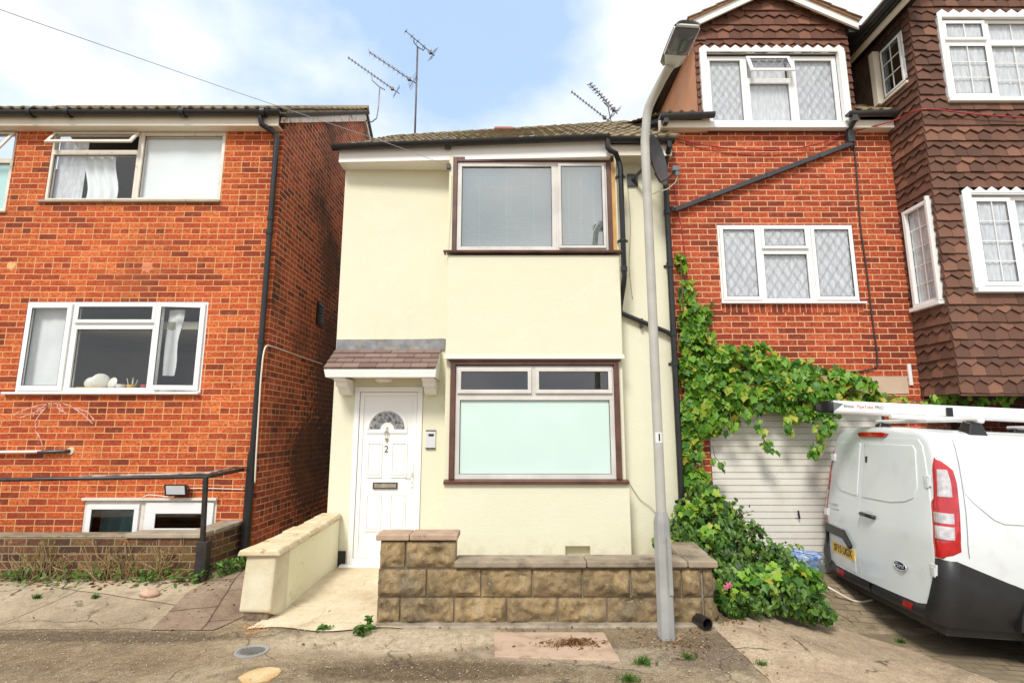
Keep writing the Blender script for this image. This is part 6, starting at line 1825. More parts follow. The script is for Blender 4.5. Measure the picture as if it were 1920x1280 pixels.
# pier of brick below the bay
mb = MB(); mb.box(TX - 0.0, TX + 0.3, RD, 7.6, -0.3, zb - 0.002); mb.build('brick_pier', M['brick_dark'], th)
mb = MB(TT)
tile_hang(mb, TX - 0.03, X2, zb, zg - 0.1, [(w[0] - 0.065, w[1] + 0.06, w[2] - 0.06, w[3] + 0.05) for w in (wu_, wl_)], gauge=0.105, hi=lambda z: X2 if z < zeave else X2 - (z - zeave) / (zg - zeave) * (X2 - xg), lo=lambda z: TX - 0.03 if z < zeave else TX - .03 + (z - zeave) / (zg - zeave) * (xg - TX), seed=21)
mb.T = TL(TX)
tile_hang(mb, HD - 0.01, RD - 0.005, zb, zeave, [(su[0] - 0.04, RD + 0.1, su[2] - 0.03, su[3] + 0.04), (sl2[0] - .04, sl2[1] + 0.05, sl2[2] - 0.04, sl2[3] + 0.05)], gauge=0.105, seed=22, phase=0.03)
# dark tiles fold under at the foot
mb.T = None
mb.box(TX - 0.025, X2, HD - 0.028, HD - 0.0, zb - 0.03, zb - 0.002)
mb.build('tile_hanging', M['hung'], th)
mb = MB(TL(TX)); mb.face([(RD, 0.004, ZR - 0.3), (9.6, 0.004, ZR - 0.3), (9.6, 0.004, zeave), (RD, 0.004, zeave)]); mb.build('side_render', M['grey_render'], th)
mb = MB(TL(TX)); mb.tube([(RD + 0.55, 0.02, ZR), (RD + 0.55, 0.02, zeave)], 0.012, 6); mb.build('side_joint', M['dark_fill'], th)
# front windows
xa, xb_, xc_ = wu_[0], PX(1858, 112, HD), wu_[1]
zt = PZ(80, HD)
xq = xb_ + (xc_ - xb_) * 0.62
cells = [dict(r=(xa, xb_, zt, wu_[3]), w=0.035, sash=True, sw=0.045, pat='grid', nx=2, nz=1, behind='net'), dict(r=(xa, xb_, wu_[2], zt), w=0.035, sash=True, sw=0.045, pat='grid', nx=2, nz=3, behind='net'),
         dict(r=(xb_, xq, zt, wu_[3]), w=0.04, pat='grid', nx=4, nz=1, behind='net'), dict(r=(xb_, xq, wu_[2], zt), w=0.04, pat='grid', nx=4, nz=3, behind='net'), dict(r=(xq, xc_, wu_[2], wu_[3]), w=0.06, pat='grid', nx=2, nz=4, behind='net')]
f1_ = make_window(th, TT, *wu_, cells, M['white'], M['glass'], label='upper front window with scalloped lead above')
mb = MB(TT); mb.box(wu_[0] - 0.06, wu_[0] - 0.004, -0.02, 0.055, wu_[2] - 0.02, wu_[3] + 0.03); mb.box(wu_[0] - 0.06, wu_[1] + 0.06, -0.02, 0.07, wu_[2] - 0.065, wu_[2] - 0.005); mb.box(wu_[0] - 0.06, wu_[1] + 0.06, -0.02, 0.05, wu_[3] + 0.005, wu_[3] + 0.04)
mb.build('casing', M['white'], f1_, bevel=0.004)
zigzag(TT, wu_[0] - 0.06, wu_[1] + 0.06, wu_[3] + 0.035, 0.155, 0.085, M['white'], f1_, 0.04, 0.05)
xb2 = PX(1908, 450, HD)
cells = [dict(r=(wl_[0] + 0.06, xb2, wl_[2], wl_[3]), w=0.04, sash=True, sw=0.05, pat='grid', nx=2, nz=4, behind='net'), dict(r=(xb2, xb2 + 0.9, wl_[2], wl_[3]), w=0.05, pat='grid', nx=3, nz=4, behind='net'), dict(r=(xb2 + 0.9, wl_[1], wl_[2], wl_[3]), w=0.05, pat='grid', nx=2, nz=4, behind='net'), dict(r=(wl_[0], wl_[0] + 0.06, wl_[2], wl_[3]), w=0.03)]
f2_ = make_window(th, TT, *wl_, cells[:3], M['white'], M['glass'], label='lower front window of the bay')
mb = MB(TT); mb.box(wl_[0] - 0.05, wl_[0] + 0.059, -0.02, 0.055, wl_[2] - 0.02, wl_[3] + 0.03); mb.box(wl_[0] - 0.05, wl_[1] + 0.06, -0.02, 0.085, wl_[2] - 0.065, wl_[2] - 0.005); mb.box(wl_[0] - 0.05, wl_[1] + 0.06, -0.02, 0.05, wl_[3] + 0.005, wl_[3] + 0.03)
mb.build('casing', M['white'], f2_, bevel=0.004)
zigzag(TT, wl_[0] - 0.05, wl_[1] + 0.06, wl_[3] + 0.02, 0.155, 0.085, M['white'], f2_, 0.04, 0.05)
# side windows
TS = TL(TX)
cells = [dict(r=su, w=0.045, sash=True, sw=0.03, pat='grid', nx=2, nz=3)]
s1_ = make_window(th, TS, *su, cells, M['white'], M['glass_dark'], label='side window of the upper bay')
mb = MB(TS); mb.box(su[1] + 0.004, su[1] + 0.10, -0.02, 0.09, su[2] - 0.03, su[3] + 0.02); mb.box(su[0] - 0.03, su[1] + 0.1, -0.02, 0.05, su[2] - 0.04, su[2] - 0.005); mb.build('casing', M['fascia'], s1_, bevel=0.004)
cells = [dict(r=sl2, w=0.045, pat='grid', nx=2, nz=5, behind='net')]
s2_ = make_window(th, TS, *sl2, cells, M['white'], M['glass'], n1=0.05, label='tall side window of the lower bay')
mb = MB(TS); mb.box(sl2[0] - 0.03, sl2[1] + 0.03, -0.02, 0.085, sl2[2] - 0.05, sl2[2] - 0.003); mb.box(sl2[0] - 0.035, sl2[0] - 0.002, -0.02, 0.08, sl2[2] - 0.002, sl2[3] + 0.03); mb.build('casing', M['white'], s2_, bevel=0.004)
# eaves running back on the left side, dark underneath, and the roof
mb = MB(); mb.box(TX - 0.26, TX - 0.005, HD - 0.3, 9.6, zeave - 0.02, zeave + 0.03); mb.build('soffit', M['black'], th)
mb = MB(); mb.box(TX - 0.20, TX - 0.16, HD - 0.3, 9.6, zeave - 0.10, zeave - 0.03); mb.build('soffit_board', M['fascia'], th)
mb = MB(); gutter(mb, (TX - 0.32, HD - 0.35, zeave + 0.02), (TX - 0.32, 9.6, zeave + 0.02), 0.06); mb.build('gutter', M['black'], th, smooth=True, auto=40)
mb = MB()
for s in (0, 1):
    xe = TX - 0.32 if not s else X2 + 0.32
    mb.prism([(xe, zeave + 0.04), (xg, zg + 0.17), (xg, zg + 0.27), (xe, zeave + 0.12)], HD - 0.35, 12, 'y')
mb.build('roof', M['roof_old'], th)
# ------------------------------------------------------------ white van, rear towards the left
VA = radians(3.4)
cnr = Vector((3.55, 4.75))                 # near rear corner on the ground plan
fx = Vector((cos(VA), -sin(VA))); fy = Vector((sin(VA), cos(VA)))    # forwards and across (far side +)
ctr = cnr + fy * 0.99
van = bpy.data.objects.new('delivery_van', None); COL.objects.link(van)
van.location = (ctr.x, ctr.y, -0.235)
van.rotation_euler = (0, radians(2.8), -VA)
van['label'] = 'white panel van reversed onto the drive with a pipe carrier on its roof'; van['category'] = 'van'
WP = [(0.36, 0.93), (0.45, 0.965), (0.62, 0.985), (0.85, 0.992), (1.05, 0.985), (1.25, 0.962), (1.45, 0.925), (1.65, 0.880), (1.80, 0.835), (1.88, 0.79), (1.93, 0.71), (1.955, 0.60), (1.97, 0.40), (1.975, 0.20), (1.976, 0.0)]
def w_(z):
    if z <= WP[0][0]: return WP[0][1]
    for (a, b), (c, d) in zip(WP, WP[1:]):
        if z <= c: return b + (d - b) * (z - a) / (c - a)
    return 0.0
def xr(y, z):
    v = 0.075 * (abs(y) / 0.95) ** 2.2
    if z > 1.0: v += 0.115 * (z - 1.0) + 0.10 * max(0, (z - 1.75)) ** 1.5
    else: v += 0.03 * (1.0 - z) * 0
    return v
prof = [(-w, z) for z, w in WP] + [(w, z) for z, w in reversed(WP[:-1])]
# resample profile finely
def resample(p, per=3):
    out = []
    n = len(p)
    for i in range(n - 1):
        p0, p1, p2, p3 = [Vector(p[max(0, min(n-1, i + k))]) for k in (-1, 0, 1, 2)]
        for k in range(per):
            t = k / per
            out.append(0.5 * ((2*p1) + (-p0+p2)*t + (2*p0-5*p1+4*p2-p3)*t*t + (-p0+3*p1-3*p2+p3)*t**3))
    out.append(Vector(p[-1])); return out
prof = resample(prof)
rC = 0.06
def hoodz(x, z):
    """roof and bonnet line: everything above is squeezed down towards the nose"""
    top = 1.976
    if x > 3.35: 
        t = min(1, (x - 3.35) / 0.95); lim = 1.976 - 0.93 * t ** 1.15
        if x > 4.3: lim = 1.046 - 0.25 * ((x - 4.3) / 0.67) ** 2
        if z > 0.62: z = 0.62 + (z - 0.62) * (lim - 0.62) / (top - 0.62)
    return z
rings = []
zc = 1.05
for s in (0.0, 0.25, 0.5, 0.7, 0.82, 0.90, 0.935):
    rings.append([Vector((xr(p.x * s, zc + (p.y - zc) * s), p.x * s, zc + (p.y - zc) * s)) for p in prof])
for k in range(1, 7):
    a = k / 6 * pi / 2
    s = 0.935 + 0.065 * sin(a); dx = rC * (1 - cos(a))
    rings.append([Vector((xr(p.x * s, zc + (p.y - zc) * s) + dx, p.x * s, zc + (p.y - zc) * s)) for p in prof])
for X, sw in ((0.30, 1), (0.45, 1), (0.8, 1), (1.4, 1.003), (2.2, 1.005), (3.0, 1.0), (3.35, 1.0), (3.7, 0.99), (4.0, 0.975), (4.3, 0.955), (4.6, 0.91), (4.8, 0.84), (4.93, 0.7), (4.97, 0.0)):
    rings.append([Vector((X, p.x * sw * (1.0 if X < 3.5 or p.y < 0.9 else 1.0), hoodz(X, p.y) if sw else 0.75)) for p in prof])
mb = MB(); n = len(prof)
for r_ in rings:
    mb.v.extend([tuple(q) for q in r_])
for i in range(len(rings) - 1):
    for k in range(n - 1):
        a = i * n + k
        mb.f.append([a, a + 1, a + n + 1, a + n]); mb.uv.append(None)
    a = i * n; mb.f.append([a, a + n, a + 2 * n - 1, a + n - 1]); mb.uv.append(None)
mb.build('body', M['van'], van, smooth=True, auto=60, local=True)
# --- patches lying on the surface
def rear(y, z, o=0.004): return (xr(y, z) - o, y, z)
def rpatch(mb, poly, o=0.004, th=0.006, grid_=0.06):
    """a thin plate following the rear face; poly in (y,z)"""
    pts = []
    n = len(poly)
    for i in range(n):
        a, b = Vector(poly[i]), Vector(poly[(i+1) % n]); k = max(1, int((b-a).length / grid_))
        for j in range(k): pts.append(a + (b-a) * (j/k))
    nb = len(pts)
    ys = [p.x for p in pts]; zs_ = [p.y for p in pts]
    def ins(x, y):
        c = False
        for i in range(nb):
            a, b = pts[i], pts[(i+1) % nb]
            if (a.y > y) != (b.y > y) and x < (b.x-a.x)*(y-a.y)/(b.y-a.y)+a.x: c = not c
        return c
    x = min(ys) + grid_ / 2
    while x < max(ys):
        y = min(zs_) + grid_ / 2
        while y < max(zs_):
            if ins(x, y) and min(((Vector((x,y)) - p).length for p in pts)) > grid_ * 0.35: pts.append(Vector((x, y)))
            y += grid_
        x += grid_
    vs, _, fs, *_r = delaunay_2d_cdt(pts, [], [list(range(nb))], 1, 1e-6)
    return vs, fs, nb
def rear_plate(name, poly, mat, parent, o=0.006, th=0.006, surf=None, bevel=0, smooth=False):
    surf = surf or rear
    mb = MB(); vs, fs, nb = rpatch(mb, poly)
    m = len(vs)
    mb.v = [surf(p.x, p.y, o) for p in vs] + [surf(p.x, p.y, o - th) for p in vs]
    for f in fs: mb.f.append(list(f)); mb.uv.append(None); mb.f.append([i + m for i in reversed(f)]); mb.uv.append(None)
    for i in range(nb):
        j = (i + 1) % nb
        mb.f.append([i, j, m + j, m + i]); mb.uv.append(None)
    return mb.build(name, mat, parent, local=True, bevel=bevel, smooth=smooth, auto=30)
def side_s(x, z, o=0.004): return (x, -w_(z) - o, z)
def rr_poly(a, b, c, d, r, n=5):
    out = []
    for (cx_, cy_, a0) in ((b - r, d - r, 0), (a + r, d - r, 90), (a + r, c + r, 180), (b - r, c + r, 270)):
        for k in range(n + 1):
            an = radians(a0 + 90 * k / n); out.append((cx_ + r * cos(an), cy_ + r * sin(an)))
    return out
SP = 0.12       # y of the split between the doors
def door_poly(y0, y1): return [(y0, 0.50), (y1, 0.50), (y1, 1.0), (y1 - 0.0, 1.0), (y1 * 0.0 + y1, 1.02), (y1, 1.86), (y0, 1.86)]
# rear doors: slightly proud plates with gaps between
yl = 0.86
def yedge(z): return w_(z) - 0.115
for k, (sgn, lab) in enumerate(((-1, 'near'), (1, 'far'))):
    zs_ = [0.42, 0.7, 0.9, 1.1, 1.3, 1.5, 1.7, 1.80, 1.845, 1.86]
    if sgn < 0:
        poly = [(SP - 0.004, 0.42), (SP - 0.004, 1.86)] + [(-yedge(z) + (0.02 if z > 1.84 else 0), z) for z in reversed(zs_)]
    else:
        poly = [(SP + 0.004, 1.86), (SP + 0.004, 0.42)] + [(yedge(z) - (0.02 if z > 1.84 else 0), z) for z in zs_]
    d = rear_plate('rear_door', poly, M['van'], van, o=0.009, th=0.012, bevel=0.003, smooth=True)
    # upper pressed panel
    if sgn < 0: pp = [(SP - 0.05, 1.24), (SP - 0.05, 1.80), (-0.62, 1.80), (-0.655, 1.76), (-0.70, 1.42), (-0.66, 1.32), (-0.56, 1.275), (-0.38, 1.245)]
    else: pp = [(SP + 0.05, 1.80), (SP + 0.05, 1.24), (0.50, 1.26), (0.62, 1.30), (0.70, 1.40), (0.665, 1.76), (0.63, 1.80)]
    rear_plate('pressed_panel', pp, M['van'], d, o=0.017, th=0.010, bevel=0.006, smooth=True)
    if sgn < 0:
        near_door = d
        hp = rr_poly(-0.13, 0.02, 1.04, 1.115, 0.03); rear_plate('handle_recess', hp, pmat('recess_paint', (0.62, 0.64, 0.63), 0.35), d, o=0.0105, th=0.003)
        mb = MB(); mb.tube([(xr(0.0, 1.08) - 0.014, -0.17, 1.068), (xr(0, 1.08) - 0.045, -0.14, 1.072), (xr(0, 1.08) - 0.045, 0.03, 1.076), (xr(0.1, 1.08) - 0.012, 0.07, 1.076)], 0.019, 8); mb.build('handle', M['black'], d, local=True, smooth=True)
        mb = MB(); mb.grid(lambda u, v: (xr(-0.38, 0.69) - 0.010 - 0.010 * sqrt(max(0, 1 - v * v)), -0.50 + 0.085 * v * cos(2*pi*u), 0.69 + 0.036 * v * sin(2*pi*u)), 28, 5); mb.build('badge', M['blue_badge'], d, local=True, smooth=True)
        mb = MB(); pts_ = [(xr(-0.38, 0.69) - 0.013, -0.50 + 0.088 * cos(a), 0.69 + 0.038 * sin(a)) for a in [2*pi*q/30 for q in range(31)]]; mb.tube(pts_, 0.005, 6, cap=False); mb.build('badge_rim', M['alu'], d, local=True, smooth=True)
        Mx = Matrix.Translation((xr(-0.38, 0.69) - 0.0215, -0.50, 0.692)) @ Matrix.Rotation(radians(-90), 4, 'Z') @ Matrix.Rotation(radians(90), 4, 'X')
        text_mesh('badge_script', 'Ford', 0.058, M['alu'], d, Mx, 0.0008, xs=1.1, shear=0.35)
        mb = MB(); mb.box(xr(SP - 0.06, 1.66) - 0.03, xr(SP - .06, 1.66) - 0.014, SP - 0.10, SP - 0.075, 1.60, 1.665); mb.build('door_stop', M['black'], d, local=True, bevel=0.003)
        # hinges at the outer edge
        for hz in (1.49, 0.75):
            yy = -yedge(hz) - 0.005
            mb = MB(); mb.box(xr(yy, hz) - 0.022, xr(yy, hz) + 0.0, yy - 0.03, yy + 0.045, hz - 0.045, hz + 0.045); mb.box(xr(yy, hz) - 0.028, xr(yy, hz) - 0.02, yy - 0.02, yy + 0.02, hz - 0.06, hz + 0.02); mb.build('hinge', M['van'], d, local=True, bevel=0.005)
    else:
        far_door = d
        # black garnish over the plate and recess with the plate
        gp = [(0.99 - 0.13, 0.98), (0.80, 1.00), (0.50, 0.985), (0.34, 0.88), (0.36, 0.84), (0.50, 0.905), (0.83, 0.905), (0.855, 0.62), (0.875, 0.62)]
        rear_plate('garnish', [(0.87, 0.85), (0.42, 0.845), (0.26, 0.71), (0.29, 0.67), (0.42, 0.755), (0.845, 0.765), (0.85, 0.45), (0.875, 0.45)][::-1], M['van_black'], d, o=0.045, th=0.036, bevel=0.006)
        rear_plate('plate_recess', [(0.84, 0.45), (0.84, 0.765), (0.42, 0.755), (0.22, 0.60), (0.22, 0.45)], pmat('recess_paint_2', (0.7, 0.72, 0.71), 0.35), d, o=0.0115, th=0.003)
        npz, npy = 0.615, 0.49
        mb = MB(); x_a, x_b = xr(npy - .26, npz) - 0.018, xr(npy + .26, npz) - 0.018
        mb.hexa([(x_a, npy - .26, npz - .056), (x_b, npy + .26, npz - .056), (x_b + .008, npy + .26, npz - .056), (x_a + .008, npy - .26, npz - .056), (x_a, npy - .26, npz + .056), (x_b, npy + .26, npz + .056), (x_b + .008, npy + .26, npz + .056), (x_a + .008, npy - .26, npz + .056)])
        mb.build('number_plate', M['plate_yellow'], d, local=True)
        ang = math.atan2(x_b - x_a, 0.52)
        Mx = Matrix.Translation(((x_a + x_b) / 2 - 0.0015, npy, npz)) @ Matrix.Rotation(-ang, 4, 'Z') @ Matrix.Rotation(radians(-90), 4, 'Z') @ Matrix.Rotation(radians(90), 4, 'X')
        text_mesh('plate_characters', 'SF15 UGX', 0.105, M['ink'], d, Mx, 0.0006, xs=0.93, bold=0.0022)
        Mx = Matrix.Translation((xr(0.62, 1.08) - 0.012, 0.66, 1.085)) @ Matrix.Rotation(radians(-90), 4, 'Z') @ Matrix.Rotation(radians(90), 4, 'X')
        text_mesh('lettering', 'TRANSIT', 0.036, M['grey_text'], d, Mx, 0.0006, xs=1.6, spacing=1.3)
        Mx = Matrix.Translation((xr(0.6, 1.03) - 0.012, 0.62, 1.035)) @ Matrix.Rotation(radians(-90), 4, 'Z') @ Matrix.Rotation(radians(90), 4, 'X')
        text_mesh('lettering', 'CUSTOM', 0.030, M['grey_text'], d, Mx, 0.0006, xs=1.5, spacing=1.2)
        for hz in (1.62, 0.98):
            yy = yedge(hz) + 0.005
            mb = MB(); mb.box(xr(yy, hz) - 0.03, xr(yy, hz) + 0.0, yy - 0.04, yy + 0.035, hz - 0.04, hz + 0.04); mb.build('hinge', M['van'], d, local=True, bevel=0.005)
# door gap lines
mb = MB()
for k in range(20):
    z0, z1 = 0.48 + k * 0.069, 0.48 + (k + 1) * 0.069
    mb.face([rear(SP - 0.006, z0, 0.002), rear(SP + 0.006, z0, 0.002), rear(SP + 0.006, z1, 0.002), rear(SP - 0.006, z1, 0.002)])
mb.build('door_gap', M['seam'], van, local=True)
# high brake light
hb = rear_plate('brake_light', [(-0.27, 1.905), (-0.23, 1.868), (0.19, 1.868), (0.23, 1.905), (0.16, 1.918), (-0.20, 1.918)], M['red_lens'], van, o=0.03, th=0.06, bevel=0.003)
# tail lights wrapping the corner
def corner(t, z, o, sgn):
    """t metres along the plan curve from the corner: negative on the rear, positive on the side"""
    a = 0.085
    W = w_(z); xs_ = xr(W - a, z)
    L_ = a * pi / 2
    if t < -L_ / 2: return (xs_ - o, sgn * (W - a + (t + L_ / 2)), z)
    if t > L_ / 2: return (xs_ + a + (t - L_ / 2), sgn * (W + o), z)
    an = (t + L_ / 2) / L_ * pi / 2
    return (xs_ + a - (a + o) * cos(an), sgn * (W - a + (a + o) * sin(an)), z)
def cpatch(name, zs_, ta, tb, mat, parent, o, sgn, nu=8, th=0.03):
    mb = MB(); nv = len(zs_) * 1
    rows_ = []
    for z in zs_:
        rows_.append([corner(ta(z) + (tb(z) - ta(z)) * i / nu, z, o - (0.006 if i in (0, nu) else 0), sgn) for i in range(nu + 1)])
    inner = [[corner(ta(z) + (tb(z) - ta(z)) * i / nu, z, o - th, sgn) for i in range(nu + 1)] for z in zs_]
    m = (nu + 1)
    for r_ in rows_: mb.v.extend(r_)
    for r_ in inner: mb.v.extend(r_)
    tot = len(zs_) * m
    for j in range(len(zs_) - 1):
        for i in range(nu):
            a = j*m + i; mb.f.append([a, a+1, a+m+1, a+m]); mb.uv.append(None)
        for i in (0, nu):
            a = j*m + i; mb.f.append([a, a+m, tot+a+m, tot+a]); mb.uv.append(None)
    for j in (0, len(zs_) - 1):
        for i in range(nu):
            a = j*m + i; mb.f.append([a, a+1, tot+a+1, tot+a]); mb.uv.append(None)
    return mb.build(name, mat, parent, local=True, smooth=True, auto=35)
def lerp_tab(tab):
    def f(z):
        if z <= tab[0][0]: return tab[0][1]
        for (a, b), (c, d) in zip(tab, tab[1:]):
            if z <= c: return b + (d - b) * (z - a) / (c - a)
        return tab[-1][1]
    return f
def fr_(a, b, k): return [a + (b - a) * i / k for i in range(k + 1)]
ta = lerp_tab([(0.86, -0.10), (1.30, -0.115), (1.345, -0.06), (1.62, -0.035), (1.70, -0.01)])
tb = lerp_tab([(0.86, -0.02), (0.93, 0.115), (1.50, 0.13), (1.60, 0.115), (1.70, -0.0)])
for sgn in (-1, 1):
    tl = cpatch('tail_light', fr_(0.86, 1.70, 24), ta, tb, M['red_lens'], van, 0.012, sgn)
    cl = lambda z: ta(z) + 0.035; cr_ = lambda z: tb(z) - 0.045
    cpatch('clear_section', fr_(1.37, 1.60, 8), lambda z: ta(z) + 0.03, lambda z: tb(z) - 0.05, M['clear_lens'], tl, 0.016, sgn, th=0.01)
    cpatch('clear_section', fr_(1.15, 1.235, 4), lambda z: ta(z) + 0.035, lambda z: tb(z) - 0.045, M['clear_lens'], tl, 0.016, sgn, th=0.01)
    cpatch('clear_section', fr_(1.02, 1.125, 4), lambda z: ta(z) + 0.035, lambda z: tb(z) - 0.045, M['clear_lens'], tl, 0.016, sgn, th=0.01)
# bumper: black, wraps round, rises under the lights and falls along the flank to the wheel arch
def bump_sec(name, zlo, zhi, t0, t1, nu, o_mid, sgn):
    pass
Lc = 0.085 * pi / 2
def top_z(t):      # t from rear centre (negative) to the side
    if t < -0.135: return 0.45
    if t < -0.115: return 0.45 + (t + 0.135) / 0.02 * 0.39
    if t < 0.07: return 0.86
    return max(0.60, 0.86 - (t - 0.07) * 0.37)
for sgn in (-1, 1):
    mb = MB(); ts = [-0.9 + 0.05 * k for k in range(15)] + [-0.136, -0.114] + [-0.11 + 0.03 * k for k in range(30)]
    ts = sorted(t for t in ts if t >= -0.9)
    rws = []
    for t in ts:
        zt_ = top_z(t); zb_ = 0.30
        outs = []
        for f in (0, 0.02, 0.15, 0.4, 0.7, 0.97, 1.0):
            z = zb_ + (zt_ - zb_) * f
            e = {0: -0.02, 0.02: 0.02, 0.15: 0.045, 0.4: 0.055, 0.7: 0.045, 0.97: 0.022, 1.0: -0.01}[f]
            if t > 0.25: e *= max(0.35, 1 - (t - 0.25) * 1.5)
            if zt_ > 0.7 and f >= 0.7: e = {0.7: 0.02, 0.97: 0.008, 1.0: -0.01}[f]
            outs.append(corner(t, max(z, 0.36) if False else z, e, sgn))
        rws.append(outs)
    for r_ in rws: mb.v.extend(r_)
    m = 7
    for i in range(len(rws) - 1):
        for k in range(m - 1):
            a = i*m + k; mb.f.append([a, a+1, a+m+1, a+m]); mb.uv.append(None)
    mb.build('bumper', M['van_black'], van, local=True, smooth=True, auto=45)
    mb = MB(); yy = -sgn * 0
    for t0_, t1_ in ((-0.42, -0.30),):
        p = [corner(t0_, 0.345, 0.056, sgn), corner(t1_, 0.345, 0.056, sgn), corner(t1_, 0.395, 0.060, sgn), corner(t0_, 0.395, 0.060, sgn)]
        q = [corner(t0_, 0.345, 0.03, sgn), corner(t1_, 0.345, 0.03, sgn), corner(t1_, 0.395, 0.03, sgn), corner(t0_, 0.395, 0.03, sgn)]
        mb.face(p); mb.face([p[0], p[1], q[1], q[0]]); mb.face([p[2], p[3], q[3], q[2]]); mb.face([p[1], p[2], q[2], q[1]]); mb.face([p[0], p[3], q[3], q[0]])
    mb.build('reflector', M['red_lens'], van, local=True)
# sills and lower flank cladding, underside
mb = MB()
for sgn in (-1, 1):
    def fl(u, v):
        x = 0.9 + u * 3.9; z = 0.30 + v * 0.28
        return (x, sgn * (w_(z) + 0.018 - 0.03 * (v > 0.95) + 0.0) * (1 if x < 4.2 else 1 - (x - 4.2) * 0.15), z)
    mb.grid(fl, 20, 5)
mb.build('side_cladding', M['van_black'], van, local=True, smooth=True)
mb = MB(); mb.box(0.12, 4.7, -0.86, 0.86, 0.22, 0.40); mb.box(0.5, 1.2, -0.3, 0.3, 0.14, 0.3); mb.tube([(0.2, 0.45, 0.27), (1.2, 0.45, 0.27)], 0.04, 8); mb.build('underbody', M['dark_fill'], van, local=True)
# flank panels (pressed), shoulder crease, fuel flap none
sp = rear_plate('side_panel', [(0.36, 1.79), (0.33, 1.74), (0.31, 1.40), (0.36, 1.33), (0.50, 1.20), (0.58, 1.17), (1.62, 1.17), (1.66, 1.22), (1.66, 1.76), (1.62, 1.79)][::-1], M['van'], van, o=-0.0, th=0.014, surf=lambda x, z, o: (x, -w_(z) - 0.010 - o, z), bevel=0.008, smooth=True)
rear_plate('side_panel', [(1.76, 1.79), (1.72, 1.74), (1.72, 1.22), (1.76, 1.17), (2.8, 1.17), (2.84, 1.22), (2.84, 1.76), (2.80, 1.79)][::-1], M['van'], van, o=-0.0, th=0.014, surf=lambda x, z, o: (x, -w_(z) - 0.010 - o, z), bevel=0.008, smooth=True)
mb = MB()
def crease(u, v):
    x = 0.20 + u * 3.0; zc_ = 1.06 - 0.10 * min(1, max(0, (0.9 - abs(x - 0.9)) / 0.9)) * 0 + 0.0
    b = -0.02 + 0.028 * sin(pi * v) 
    z = 0.98 + 0.12 * v
    return (x, -w_(z) - 0.012 * sin(pi * v) ** 2 * min(1, u * 8), z)
# seam between body side and rear pillar
mb = MB()
for k in range(30):
    z0, z1 = 0.88 + k * 0.033, 0.88 + (k + 1) * 0.033
    if z1 > 1.87: break
    mb.face([corner(0.17, z0, 0.006, -1), corner(0.175, z0, 0.006, -1), corner(0.175, z1, 0.006, -1), corner(0.17, z1, 0.006, -1)])
mb.build('pillar_gap', M['seam'], van, local=True)
# wheels in black arches
def wheel(x, sgn):
    mb = MB()
    y = sgn * 0.90
    for k in range(24):
        a0, a1 = pi * k / 24, pi * (k + 1) / 24
        mb.hexa([(x + r_ * cos(a), sgn * (1.015 if o else 0.95), 0.33 + r_ * sin(a)) for (r_, a, o) in ((0.40, a0, 0), (0.40, a1, 0), (0.40, a1, 1), (0.40, a0, 1), (0.455, a0, 0), (0.455, a1, 0), (0.455, a1, 1), (0.455, a0, 1))])
    mb.build('arch_trim', M['van_black'], van, local=True)
    mb = MB()
    mb.prism([(x + 0.40 * cos(a), 0.33 + 0.40 * sin(a)) for a in [pi * k / 16 for k in range(17)]], sgn * 0.99, sgn * 1.005, 'y'); mb.build('arch_liner', M['dark_fill'], van, local=True)
    t = MB(); n_ = 28
    def seg(r0, h0): return (r0, h0)
    TT_ = lambda a, b, c: (x + a, sgn * 0.90 - sgn * b * -1 * 0 + sgn * (-b) * -1, 0.33 + c)
    t = MB(lambda a, b, c: (x + a, sgn * (0.90 - b), 0.33 + c))
    t.lathe([(0.20, -0.09), (0.30, -0.125), (0.325, -0.10), (0.33, 0.0), (0.325, 0.09), (0.30, 0.11), (0.20, 0.09)], (0, 0, 0), 32, 'y')
    w = t.build('wheel', M['tyre'], van, local=True, smooth=True, auto=45)
    t = MB(lambda a, b, c: (x + a, sgn * (1.03 + b * 0 - b), 0.33 + c)); t.T = lambda a, b, c: (x + a, sgn * (1.0 - b), 0.33 + c)
    t.lathe([(0.205, 0.0), (0.20, -0.02), (0.18, 0.015), (0.08, 0.02), (0.06, -0.02), (0.001, -0.022)], (0, 0, 0), 24, 'y'); t.build('rim', M['rim'], w, local=True, smooth=True, auto=40)
for x in (1.06, 3.98):
    for s in (-1, 1): wheel(x, s)
# cab side glass
rear_plate('cab_window', [(3.0, 1.22), (4.0, 1.14), (3.86, 1.32), (3.56, 1.66), (3.0, 1.74)], M['lamp_glass'], van, o=0.006, th=0.012, surf=lambda x, z, o: (x, -w_(z) * (1 if x < 3.35 else 0.985) - o, z))
# roof: bars, pipe carrier
def rt(z=0): return 1.976
for X in (0.62, 2.1):
    rk = MB()
    for s in (-1, 1):
        rk.cut(); rk.hexa([(X - 0.09, s * 0.74, 1.90), (X + 0.09, s * 0.74, 1.90), (X + 0.09, s * 0.60, 1.945), (X - 0.09, s * 0.60, 1.945), (X - 0.05, s * 0.72, 2.03), (X + 0.05, s * 0.72, 2.03), (X + 0.05, s * 0.62, 2.05), (X - 0.05, s * 0.62, 2.05)])
    rk.build_each('bar_foot', M['black'], van, local=True, bevel=0.01)
rk = MB(); rk.tube([(0.62, -0.76, 2.062), (0.62, 0.76, 2.062)], 0.022, 10); rk.build('cross_bar', M['tube_white'], van, local=True, smooth=True, auto=40)
rk = MB(); rk.tube([(2.1, -0.76, 2.062), (2.1, 0.76, 2.062)], 0.022, 10); rk.build('cross_bar', M['tube_white'], van, local=True, smooth=True, auto=40)
